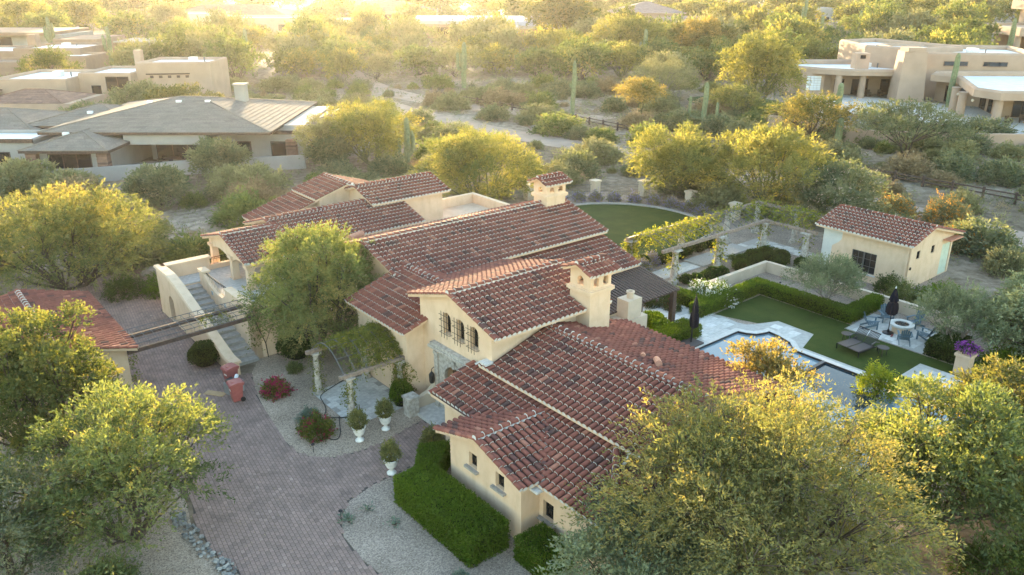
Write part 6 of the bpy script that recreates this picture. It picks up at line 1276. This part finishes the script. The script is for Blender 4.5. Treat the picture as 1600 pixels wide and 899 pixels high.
tree('ironwood_tree', 'twisted open crowned tree before the mansion with yellow lit leaves', 'tree', E3(74.3, 33.5), 6.6, 5.0, sp('palo_m', leaf='lf_gold', base=.4, nl=15, tw=1500, sub=5, bark='bark', tone=.35), seed=37)
tree('mesquite_tree', 'spreading open mesquite before the mansion boundary wall', 'tree', E3(77.0, 23.2), 6.4, 5.8, sp('mesq_m', leaf='lf_brush', base=.42, nl=15, tw=1500, sub=5), seed=39)
tree('willow_tree', 'tall drooping yellow green tree left of the mansion', 'tree', E3(99.5, 58.5), 11.5, 6.2, sp('palo_m', base=.18, nl=24, tw=3000, ln=.34, wd=.13, droop=.6, tl=1.2), seed=41)
tree('palo_verde_tree', 'golden lit palo verde at the top right of centre', 'tree', E3(143.8, 105.0), 11.0, 6.6, sp('palo_m', leaf='lf_gold', tone=.62, ln=.42, wd=.18, tl=1.2), seed=43)
tree('palo_verde_tree', 'small umbrella shaped yellow tree in the desert right of the tall cactus', 'tree', E3(75.2, 62.2), 5.6, 3.6, sp('palo_m', leaf='lf_gold', base=.5, nl=12, tw=1000, tone=.5), seed=45)
tree('palo_verde_tree', 'small green tree beside the putting green', 'tree', E3(88.5, 55.0), 4.4, 3.4, sp('palo_m', base=.3, nl=12, tw=1000), seed=47)
tree('shade_tree', 'huge dark green dense tree at the top centre', 'tree', E3(173, 186), 14.5, 12.5, sp('fard', nl=24, tw=3200, ln=.6, wd=.35), seed=49)
tree('shade_tree', 'tall dark evergreen right of the huge dense tree', 'tree', E3(188, 172), 10.5, 6.5, sp('fard', nl=18, tw=1500), seed=50)
tree('mesquite_tree', 'large spreading mesquite below the huge dark tree', 'tree', E3(137, 122), 11.0, 9.5, sp('palo_m', nl=24, tw=2800, ln=.42, wd=.18, tl=1.2), seed=51)
tree('bare_tree', 'grey leafless looking tree near the right centre of the desert', 'tree', E3(97, 77), 6.2, 5.4, sp('mesq_m', leaf='lf_grey', base=.1, nl=14, tw=1400, per=9, ln=.35, wd=.06, tl=1.3, bark='bark_pale', tone=.6), seed=53)
tree('grey_tree', 'pale grey feathery tree right of the modern house', 'tree', E3(24.5, 62.5), 5.6, 3.0, sp('mesq_m', leaf='lf_grey', base=.25, nl=12, tw=900), seed=55)
for i, (x, y, h, r, leaf, lab) in enumerate(((-48.5, 78.5, 2.6, 2.8, 'lf_grey', 'grey green tree before the modern house glass on its left'), (-31.2, 84.5, 3.6, 2.7, 'lf_brush', 'rounded olive green tree before the modern house patio'), (-32.6, 73.0, 3.4, 2.5, 'lf_brush', 'bright green shrubby tree in front of the neighbour pool'), (-43.0, 76.5, 2.0, 2.2, 'lf_grey', 'low grey tree by the boundary wall on the left'), (-56.0, 79.0, 3.2, 3.0, 'lf_grey', 'grey green tree at the far left before the low wing'), (-25.4, 76.0, 2.8, 3.0, 'lf_grey', 'grey brush tree right of the neighbour pool'), (-20.2, 88.5, 3.6, 2.0, 'lf_brush', 'slim green tree by the brick pillar of the modern house'), (-58.5, 112.0, 3.4, 4.2, 'lf_brush', 'rounded green tree left of the tiled adobe wing'), (-48, 119, 5.2, 5.0, 'lf_gold', 'golden lit tree before the two storey adobe house'), (-56, 124, 5.0, 4.2, 'lf_grey', 'grey tree in front of the adobe round tower'), (-88, 158, 7.5, 6.0, 'lf_ash', 'dark green tree behind the adobe house on the left'), (-70, 168, 8.5, 6.5, 'lf_ash', 'tall dark tree right behind the two storey adobe house'), (-100, 150, 4.5, 6, 'lf_brush', 'broad green tree at the left edge below the terraced house'))):
    tree('desert_tree', lab, 'tree', (x, y, 0), h, r, sp('mesq_m', leaf=leaf, base=.12, nl=14, tw=1100, ln=.32, wd=.13), seed=60 + i)
# ------------------------------------------------------------------ desert: tracks, fences, cactus, brush
trk = [(55 + 2.2 * math.sin(y * .06), y) for y in range(112, -14, -6)]
sheet('dirt_track', [(x - 2.6, y) for x, y in trk] + [(x + 2.6, y) for x, y in reversed(trk)], .03, M['track'])
w2_ = [(70 + 8 * math.sin(y * .045), y) for y in range(150, 60, -6)]
sheet('dry_wash', [(x - 2.5, y) for x, y in w2_] + [(x + 3.5, y) for x, y in reversed(w2_)], .02, M['track'])
def rail_fence(label, x, ys, wob=.4, seed=1):
    rg = random.Random(seed); t = thing('rail_fence', label, 'fence', E3(0, 0), ANG); pts = [(x + wob * math.sin(y * .11), y) for y in ys]
    for (px, py) in pts: MB().box(px - .1, py - .1, -.1, px + .1, py + .1, 1.15 + rg.uniform(-.05, .05)).build('post', M['timber_dark'], t)
    for (a, b) in zip(pts, pts[1:]):
        for z in (.5, .92): MB().bar((*a, z + rg.uniform(-.03, .03)), (*b, z + rg.uniform(-.03, .03)), .09, .13).build('rail', M['timber_dark'], t)
rail_fence('dark split rail fence crossing the desert behind the villa', 66.5, [102 - 2.9 * i for i in range(20)]); rail_fence('dark split rail fence running past the guest house on the right', 66.8, [31 - 2.9 * i for i in range(12)], seed=2)
lf = thing('lawn_fence', 'capped cream pillars with thin iron wire behind the big lawn', 'fence', E3(0, 0), ANG); pl = [(33.0, 38.2), (39.1, 35.3), (42.6, 32.2), (42.9, 26.7), (42.6, 21.5)]
for x, y in pl: m_ = MB(); m_.box(x - .35, y - .35, 0, x + .35, y + .35, 1.35); m_.build('pillar', M['stucco_pale'], lf); m_ = MB(); m_.box(x - .44, y - .44, 1.351, x + .44, y + .44, 1.5); m_.build('pillar_cap', M['stucco_pale'], lf)
for a, b in zip(pl, pl[1:]):
    m_ = MB(); [m_.tube([(*a, z), (*b, z)], .018, 4) for z in (.4, 1.1)]; k = 26
    for i in range(1, k): q = (a[0] + (b[0] - a[0]) * i / k, a[1] + (b[1] - a[1]) * i / k); m_.tube([(*q, .05), (*q, 1.15)], .01, 3)
    m_.build('fence_panel', M['iron_grey'], lf)
kb = lawn1; n = len(kb); ko = offset(kb, .25); m_ = MB()
for i in range(n): a, b, c, d = kb[i], kb[(i + 1) % n], ko[(i + 1) % n], ko[i]; m_.add([(*a, .02), (*b, .02), (*c, .02), (*d, .02), (*a, .14), (*b, .14), (*c, .14), (*d, .14)], [(4, 5, 6, 7), (1, 0, 4, 5), (3, 2, 6, 7)])
struct('lawn_curb', m_, M['path_base'], E3(0, 0), ANG)
lavm = [bush_mesh(M['lf_grey'], 200 + i, .95, .62, 330, 5, .14, .06, .3, .05, (M['fl_lav'], .38), .35) for i in range(2)]
for i, (x, y) in enumerate([(33.4, 36.3), (34.9, 35.6), (36.3, 34.7), (37.6, 33.7), (38.9, 32.5), (40.0, 31.0), (41.0, 29.4), (41.4, 27.6), (41.5, 25.8), (41.2, 24.0), (40.6, 22.2), (24.2, 17.9), (24.9, 18.4), (27.8, 18.1), (26.2, 17.6)]):
    o = prop(link('lavender_bush', lavm[i % 2], None, E3(x, y), i), ('lavender mound edging the big lawn, %s from the chimney side' % NTH[i]) if i < 11 else 'grey lavender tuft at the near end of the pergola, %s of four' % NTH[i - 11], 'shrub', 'lavender along the lawn' if i < 11 else 'lavender by the pergola')
# cactus
saguaro('tall saguaro with three upright arms left of the villa roofs', E3(31.3, 57.0), 5.6, .34, [(.2, 1.5, .85, 2.6), (2.6, 1.2, .8, 2.2), (4.4, 2.2, .7, 1.6), (5.6, 1.9, .75, 1.9)], rz=ANG)
saguaro('very tall single saguaro with small stubs in the middle of the desert', E3(69.2, 70.4), 8.4, .34, [(.3, 5.6, .55, .5), (2.9, 4.6, .5, .4), (1.2, 6.4, .5, .5)])
saguaro('candelabra saguaro with two long arms left of the putting green', E3(75.4, 50.8), 6.6, .36, [(-.65, 1.7, 1.9, 2.4), (2.5, 1.7, 2.1, 2.9)])
saguaro('stout saguaro column among brush below the mansion', E3(73.9, 30.0), 4.6, .42, [])
saguaro('saguaro column against the mansion wall by the tall chimney', (71.2, 133.6, 0), 8.6, .45, [])
for i, (x, y, h, lab) in enumerate(((-9.2, 158, 8.5, 'saguaro among trees left of the curved roofs'), (-124, 226, 10, 'cluster saguaro far off in the hazy upper left'), (-61, 192, 9, 'saguaro beside the hazy trees left of the glare'), (98, 285, 14, 'tall bare pole of a saguaro near the far truck'), (118, 288, 9.5, 'thick saguaro right of the far truck'), (116, 196, 11, 'tall saguaro in front of the cantilevered house'), (48, 120.5, 5.5, 'slim saguaro left of the mansion green'), (66, 215, 9, 'saguaro above the golden tree at the top'), (30, 190, 9, 'saguaro poking out of the tree belt'), (-96, 200, 9, 'saguaro beside the terraced adobe'), (84, 230, 10, 'saguaro behind the willow'), (140, 210, 10, 'saguaro at the upper right'))):
    rg = random.Random(i); saguaro(lab, (x, y, 0), h, .4 + .012 * h, [(rg.random() * 6.3, h * rg.uniform(.35, .5), 1.1, h * rg.uniform(.25, .4)) for k in range(rg.randint(0, 3) if i != 1 else 6)])
# brush scattered over the desert
LMK = [('the tall cactus left of the villa', *E(31.3, 57)), ('the very tall lone saguaro', *E(69.2, 70.4)), ('the candelabra saguaro', *E(75.4, 50.8)), ('the stout saguaro', *E(73.9, 30)), ('the twisted open tree', *E(74.3, 33.5)), ('the spreading open mesquite', *E(77, 23.2)), ('the drooping willow', *E(99.5, 58.5)), ('the umbrella shaped tree', *E(75.2, 62.2)), ('the grey leafless tree', *E(97, 77)), ('the palo verde behind the roofs', *E(27.6, 38.5)), ('the palo verde by the cactus', *E(28.8, 60.5)), ('the palo verde behind the lawn', *E(44.6, 30)), ('the pale blooming tree', *E(48.2, 15.4)), ('the big round mesquite', *E(-6.4, 39.9)), ('the neighbour pool', -37, 87), ('the brick pillar', -25, 90), ('the boundary wall corner', -52, 80), ('the putting green', 38, 139), ('the mansion wall end', 41, 106), ('the orange blooming bush', *E(56, 9.4)), ('the fence end post', *E(66.5, 102)), ('the fence gap', *E(66.5, 39)), ('the right fence end', *E(66.8, 0)), ('the lawn pillars', *E(39.1, 36)), ('the villa terrace', *E(0, 36)), ('the adobe round tower', -64, 124), ('the slim green tree', -20, 88), ('the glare side saguaro', -9, 158), ('the guest house path', *E(46, -2)), ('the modern house roof', -30, 112), ('the track bend', *E(56, 85)), ('the rear roof deck', *E(24, 42))]
FLM = [('the huge dark tree', *E(173, 186)), ('the curved metal roofs', -8, 290), ('the pink tile house', 56, 300), ('the far pickup', 108, 298), ('the cantilevered house', 160, 245), ('the terraced adobe', -112, 192), ('the glass walled house', -146, 236), ('the two storey adobe', -58, 145), ('the mansion', 78, 160), ('the golden palo verde', *E(143.8, 105)), ('the saguaro left of the curved roofs', -9, 158), ('the hazy cluster saguaro', -124, 226), ('the glare houses', -84, 325), ('the white far house', 6, 378), ('the grey far house', 116, 380), ('the dark roofed far house', -66, 412), ('the brown far house', -125, 380), ('the grey leafless tree', *E(97, 77)), ('the large spreading mesquite', *E(137, 122)), ('the right horizon', 250, 420), ('the left horizon', -300, 430), ('the left edge', -110, 165), ('the right edge', 190, 300), ('the middle horizon', 0, 520)]
def where(x, y, L):
    n, a, b = min(L, key=lambda l: (l[1] - x) ** 2 + (l[2] - y) ** 2); d = math.hypot(a - x, b - y); dx, dy = x - a, y - b
    s = ('right of' if dx > 0 else 'left of') if abs(dx) > abs(dy) else ('behind' if dy > 0 else 'in front of')
    return ('just ' if d < (6 if L is LMK else 18) else ('well ' if d > (14 if L is LMK else 45) else '')) + s + ' ' + n
LAB = []
def relabel():
    by = {}
    for o, lab in LAB: by.setdefault(lab, []).append(o)
    for lab, L in by.items():
        L.sort(key=lambda o: o.location.x)
        for i, o in enumerate(L): o['label'] = lab if len(L) == 1 else '%s, %s from left' % (lab, NTH[i] if i < 16 else 'last')
BM = [bush_mesh(M['lf_brush'], 300 + i, 1.0, 1.0, 420, 6, .22, .085, .34, .12, None, .42) for i in range(4)] + [bush_mesh(M['lf_grey'], 310 + i, .9, 1.0, 380, 6, .2, .07, .3, .1, None, .42) for i in range(3)] + [bush_mesh(M['lf_dry'], 320 + i, .9, 1.0, 260, 6, .22, .045, .4, .05, None, .4) for i in range(2)] + [bush_mesh(M['lf_mesq'], 325 + i, 1.1, 1.0, 420, 6, .24, .1, .34, .12, None, .5) for i in range(2)]
BML = [bush_mesh(M[l_], 340 + i, 1.0, 1.0, 640, 7, .12, .047, .2, .12, None, .42) for i, l_ in enumerate(['lf_brush'] * 4 + ['lf_grey'] * 3 + ['lf_dry'] * 2 + ['lf_mesq'] * 2)]
BL = ['olive green creosote bush'] * 4 + ['grey green bursage mound'] * 3 + ['dry straw coloured bush'] * 2 + ['rounded green palo verde shrub'] * 2
BN = ['creosote_bush'] * 4 + ['bursage_bush'] * 3 + ['dry_bush'] * 2 + ['palo_verde_shrub'] * 2
rg = random.Random(77); placed = []
def to_est(x, y): dx, dy = x - ORG[0], y - ORG[1]; return dx * CA + dy * SA, -dx * SA + dy * CA
AVOID = [(-75, 84, -17, 112), (-84, 115, -50, 150), (49, 112, 100, 166), (30, 129, 48, 149), (-53, 80, -23, 91), (-104, 115, -82, 134)]
def free(x, y, r):
    u_, v_ = to_est(x, y)
    if -27 < u_ < 44 and -14 < v_ < 38: return False
    if abs(u_ - 55 - 2.2 * math.sin(v_ * .06)) < 2.6 + r * .6 and v_ < 112: return False
    if abs(u_ - 70.5 - 8 * math.sin(v_ * .045)) < 2.6 and 60 < v_ < 150: return False
    for a, b, c, d in AVOID:
        if a - r < x < c + r and b - r * .5 < y < d + r: return False
    return all((x - p) ** 2 + (y - q) ** 2 > (.62 * (r + s)) ** 2 for p, q, s in placed)
cnt = 0; tries = 0
def region(x, y):
    u_, v_ = to_est(x, y)
    if u_ < 54 and v_ > 36: return 'between the villa and the modern house'
    if u_ < 54: return 'just beyond the villa garden'
    if u_ < 66: return 'between the dirt track and the rail fence'
    if v_ < 45: return 'on the right beyond the rail fence'
    return 'in the open desert beyond the rail fence'
while cnt < 300 and tries < 20000:
    tries += 1; y = 40 + 120 * rg.random() ** .8; x = (rg.random() * 2 - 1) * (.66 * y + 6); r = rg.choice((.6, .8, 1.1, 1.4, 1.8, 2.2, 2.7, 3.0)) * (1 if y < 90 else 1.25)
    if not free(x, y, r): continue
    k = rg.randrange(len(BM)) if r > .8 else rg.choice((4, 5, 6, 4, 5, 6, 7, 8, 0)); placed.append((x, y, r)); o = link(BN[k], (BML if r > 1.3 else BM)[k], None, (x, y, 0), rg.random() * 6.3); h = min(r * rg.uniform(.75, 1.1), 2.6); o.scale = (r, r, h)
    prop(o, BL[k], 'bush', '%s scattered over the desert' % BN[k].replace('_', ' ')); LAB.append((o, '%s%s %s' % ('small ' if r < 1.0 else ('large ' if r > 2.0 else ''), BL[k], where(x, y, LMK)))); cnt += 1
# low ground cover nobody could count
gc = []
rv = np.random.default_rng(9); P = []
for i in range(2400):
    y = 42 + 130 * rv.random(); x = (rv.random() * 2 - 1) * (.66 * y + 6)
    if free(x, y, .2) or True:
        u_, v_ = to_est(x, y)
        if (-27 < u_ < 44 and -14 < v_ < 38) or abs(u_ - 55) < 4.5: continue
        P.append((x, y, .02))
P = np.array(P); q = np.repeat(P, 5, 0) + np.c_[rv.normal(size=(len(P) * 5, 2)) * .28, np.zeros(len(P) * 5)]
V = twig_leaves(q, unit(rv.normal(size=q.shape) * .7 + np.array([0, 0, .9])), .28, 4, .16, .05, rv, .1); prop(link('ground_cover', quads_mesh('ground_cover', V, 4, M['lf_grey'], np.clip(rv.normal(.45, .2, len(V)), 0, 1))), 'low dry tufts of ground cover over the desert floor', 'ground cover', kind='stuff')
sm_p = []
for i in range(2600):
    y = 42 + 150 * rv.random() ** .9; x = (rv.random() * 2 - 1) * (.66 * y + 6); u_, v_ = to_est(x, y)
    if (-27 < u_ < 44.5 and -14 < v_ < 38.5) or abs(u_ - 55 - 2.2 * math.sin(v_ * .06)) < 3.0 or any(a < x < c and b < y < d for a, b, c, d in AVOID): continue
    sm_p.append((x, y, .35 + .4 * rv.random()))
sm_p = np.array(sm_p); kk = 24; q = np.repeat(sm_p, kk, 0); d = unit(rv.normal(size=q.shape)); d[:, 2] = np.abs(d[:, 2]); sz = q[:, 2:3] * 1.5; q = np.c_[q[:, :2], np.zeros(len(q))] + d * sz * rv.uniform(.3, 1, (len(q), 1)) * np.array([1, 1, .75])
V = twig_leaves(q, unit(d + rv.normal(size=d.shape) * .4), .26, 3, .22, .09, rv, .1); tn = np.repeat(np.clip(rv.normal(.45, .22, len(sm_p)), 0, 1), kk * 3)
prop(link('desert_scrub', quads_mesh('desert_scrub', V, 4, [M['lf_brush'], M['lf_grey'], M['lf_dry']], tn, np.repeat(rv.choice(3, len(sm_p), p=[.45, .4, .15]), kk * 3))), 'knee high desert scrub covering the sandy ground', 'scrub', kind='stuff')
# rocks
rk = []
for k in range(4): m_ = MB(); m_.sphere((0, 0, .25), (1, .8, .6), 9, 6, .14, rg); rk.append(m_.mesh('boulder', M['boulder']))
for i in range(26):
    y = 45 + 75 * rg.random(); x = (rg.random() * 2 - 1) * .6 * y; s = rg.uniform(.3, .8)
    if free(x, y, s): o = prop(link('boulder', rk[i % 4], None, (x, y, 0), rg.random() * 6), 'rounded tan boulder', 'boulder', 'desert boulders'); o.scale = (s, s, s * .8); LAB.append((o, 'rounded tan boulder ' + where(x, y, LMK)))
# shrubs round the guest house and garden edge
for i, (x, y, h, r, leaf, fl, lab) in enumerate(((35.4, 3.9, 1.5, 1.0, 'lf_dark', None, 'dark shrub under the guest house window'), (34.6, 2.6, 1.6, 1.1, 'lf_mesq', None, 'tall olive green shrub at the guest house corner'), (35.7, 1.2, 1.5, 1.2, 'lf_hedge', None, 'bright green shrub below the guest house gable'), (37.5, 1.0, 1.2, 1.1, 'lf_hedge', None, 'low bright shrub beside the mint doors'), (34.6, -.6, 1.7, 1.3, 'lf_dark', None, 'dark shrub behind the garden wall by the fire pit'), (33.9, -3.6, 1.8, 1.2, 'lf_hedge', None, 'leafy green shrub right of the leaning olive'), (29.0, -5.6, 1.6, 1.2, 'lf_hedge', None, 'upright green shrub beside the flower bowl pier'), (31.4, -6.0, 1.6, 1.3, 'lf_dark', None, 'dark shrub below the leaning olive tree'), (21.6, -2.6, 1.8, 1.1, 'lf_bright', None, 'glowing yellow green bush at the pool edge'), (26.0, -7.4, 1.6, 1.4, 'lf_dark', None, 'shadowed shrub between the pier and the golden tree'), (54.3, 13.0, 2.2, 2.0, 'lf_grey', ('fl_orange', .22), 'bush with orange bloom left behind the guest house roof'), (56.0, 9.4, 2.6, 2.2, 'lf_grey', ('fl_orange', .25), 'larger orange blooming bush right behind the guest house'), (49.5, 5.2, 2.2, 2.0, 'lf_grey', ('fl_orange', .18), 'orange flecked bush beyond the mint doors'), (47.5, 9.8, 2.2, 2.0, 'lf_brush', ('fl_pink', .06), 'grey green bush touching the guest house roof'), (46.5, .6, 1.9, 1.9, 'lf_grey', None, 'grey bush right of the guest house path'), (41.5, -2.6, 1.9, 1.9, 'lf_grey', None, 'grey bush below the guest house path'), (43.0, -6.4, 2.0, 2.0, 'lf_brush', None, 'green bush at the right edge beyond the garden'), (19.0, 36.8, 1.5, 1.3, 'lf_dark', None, 'dark shrub behind the flat roof deck'), (-2.0, 35.0, 1.5, 1.5, 'lf_hedge', None, 'green shrub behind the terrace on the left'), (.6, 35.0, 1.5, 1.4, 'lf_hedge', None, 'green shrub behind the terrace on the right'), (-4.2, 36.3, 1.5, 1.5, 'lf_dark', None, 'dark shrub at the end of the driveway'), (-14.6, 4.0, 1.2, 1.3, 'lf_brush', None, 'low feathery shrub at the bottom left'), (-12.2, 4.6, .8, 1.1, 'lf_dry', None, 'dry twiggy shrub beside the stone border'), (17.6, -14.6, 1.2, 1.0, 'lf_grey', None, 'pale dry shrub in the bottom right corner'), (11.6, -12.4, 1.7, 1.7, 'lf_dark', None, 'dark shrub under the huge mesquite at the bottom right'), (14.4, -13.4, 1.8, 1.8, 'lf_dark', None, 'dark shrub below the blue green mesquite'), (16.6, -11.8, 1.9, 1.7, 'lf_mesq', None, 'olive shrub under the right edge trees'), (20.6, -8.4, 1.5, 1.6, 'lf_dark', None, 'dark shrub beside the lower pool edge'), (23.8, -9.8, 1.8, 1.7, 'lf_mesq', None, 'olive shrub at the right edge below the pier'), (-12.8, 7.2, 1.0, 1.3, 'lf_mesq', None, 'olive shrub beneath the lower left mesquite'), (-13.6, 12.2, 1.5, 1.6, 'lf_dark', None, 'dark shrub between the two left trees'), (-10.6, 13.6, 1.2, 1.2, 'lf_mesq', None, 'small olive shrub behind the lower left mesquite'), (-13.4, 2.2, 1.0, 1.2, 'lf_brush', None, 'feathery shrub at the bottom edge left of the stones'))):
    shrub('garden_shrub' if x < 45 else 'desert_shrub', lab, x, y, h, r, leaf, 400 + i, int(520 * max(1, r)), 6, .13 if x < 45 else .2, .06 if x < 45 else .085, .3, (M[fl[0]], fl[1]) if fl else None)
# ------------------------------------------------------------------ belts of distant trees
KEYS = []
for i in range(3): KEYS.append(('far%d' % i, sp('far'), 'mesquite_tree', 'green mesquite'))
for i in range(3): KEYS.append(('farp%d' % i, sp('farp'), 'palo_verde_tree', 'yellow green palo verde'))
for i in range(2): KEYS.append(('farg%d' % i, sp('farg'), 'ironwood_tree', 'grey green ironwood'))
KEYS.append(('fard0', sp('fard'), 'shade_tree', 'dark green shade tree'))
rg = random.Random(21); tp = []
FH = [(-168, 226, -92, 252), (-130, 176, -90, 208), (-152, 370, -98, 398), (-108, 316, -58, 342), (-142, 334, -90, 358), (-80, 294, -32, 318), (-94, 398, -38, 430), (-36, 278, 26, 316), (36, 286, 76, 332), (-22, 364, 36, 394), (90, 370, 144, 394), (140, 230, 198, 272), (98, 290, 122, 306)] + AVOID
def clear(x, y, r):
    for a, b, c, d in FH:
        if a - r < x < c + r and b - r * 2.2 < y < d + r: return False
    return all((x - p) ** 2 + (y - q) ** 2 > (.6 * (r + s)) ** 2 for p, q, s in tp)
fixed = [(-46, 176), (-37, 182), (-28, 172), (-20, 180), (-12, 176), (-4, 184), (5, 178), (14, 182), (23, 176), (32, 182), (-56, 168), (-66, 182), (40, 170), (50, 176), (60, 190), (72, 182), (84, 186), (46, 190), (92, 176), (104, 180), (118, 178), (30, 160), (-78, 196), (22, 196), (10, 200), (-8, 204), (-24, 200), (-40, 206)]
def belt(y): return 'in the tree belt beyond the desert' if y < 215 else ('among the houses in the hazy distance' if y < 330 else 'on the far hazy horizon')
n_ = 0; tries = 0
while n_ < 295 and tries < 14000:
    if fixed: x, y = fixed.pop(0); r = rg.uniform(4.2, 6.4)
    else:
        tries += 1; y = 165 + 440 * rg.random() ** 1.15; x = (rg.random() * 2 - 1) * (.67 * y); r = rg.uniform(3.6, 6.8) * (1 + (y - 165) / 480)
        if not clear(x, y, r): continue
    k, s_, nm, lb = rg.choice(KEYS[:-1] if rg.random() > .12 else KEYS); h = r * rg.uniform(1.05, 1.55); tp.append((x, y, r))
    side = 'left' if x < -.14 * y else ('right' if x > .14 * y else 'middle')
    t_o = tree(nm, lb, 'tree', (x, y, 0), h, r, s_, seed=zlib.crc32(k.encode()) % 999, rz=rg.random() * 6.3, group='%s %s' % (lb, belt(y)), key=k); n_ += 1; LAB.append((t_o, '%s %s' % (lb, where(x, y, FLM))))
rd = MB(); rd.prism([(70, 240), (130, 262), (180, 290), (180, 298), (128, 270), (66, 248)], .0, .04); struct('road', rd, M['track'])
# fallen leaves on the drive and gravel
rl = np.random.default_rng(5); Q = []
for cx, cy_, rr, n_l in ((-10.5, 10, 5, 700), (1.5, 19.5, 4.5, 500), (-6, 22, 4, 300), (-5, 36, 4, 300), (-5, 8, 5, 350), (2, -5, 5, 500)):
    a_ = rl.random(n_l) * 6.28; d_ = rr * np.sqrt(rl.random(n_l)); Q.append(np.c_[cx + d_ * np.cos(a_), cy_ + d_ * np.sin(a_), np.full(n_l, .045)])
Q = np.concatenate(Q); ori = rl.normal(size=Q.shape); ori[:, 2] *= .08
Vl = leaf_quads(Q, unit(ori), .06, .035, rl); Vl[..., 2] = .042 + .01 * rl.random(Vl.shape[:2])
prop(link('fallen_leaves', quads_mesh('fallen_leaves', Vl, 4, M['lf_dry'], rl.random(len(Vl))), None, E3(0, 0), ANG), 'dry fallen leaves scattered over the pavers and gravel', 'leaves', kind='stuff')
relabel()
# ------------------------------------------------------------------ haze
hz = bpy.data.materials.new('haze'); hz.use_nodes = True; nt = hz.node_tree; nt.nodes.clear()
pv_ = nt.nodes.new('ShaderNodeVolumePrincipled'); pv_.inputs['Color'].default_value = (1.0, .97, .93, 1); pv_.inputs['Density'].default_value = .00006; pv_.inputs['Anisotropy'].default_value = .70
oo = nt.nodes.new('ShaderNodeOutputMaterial'); nt.links.new(pv_.outputs[0], oo.inputs['Volume'])
h_ = MB().box(-930, -70, -1, 930, 920, 24).build('haze', hz); prop(h_, 'warm evening haze hanging over the whole valley', 'haze', kind='stuff')
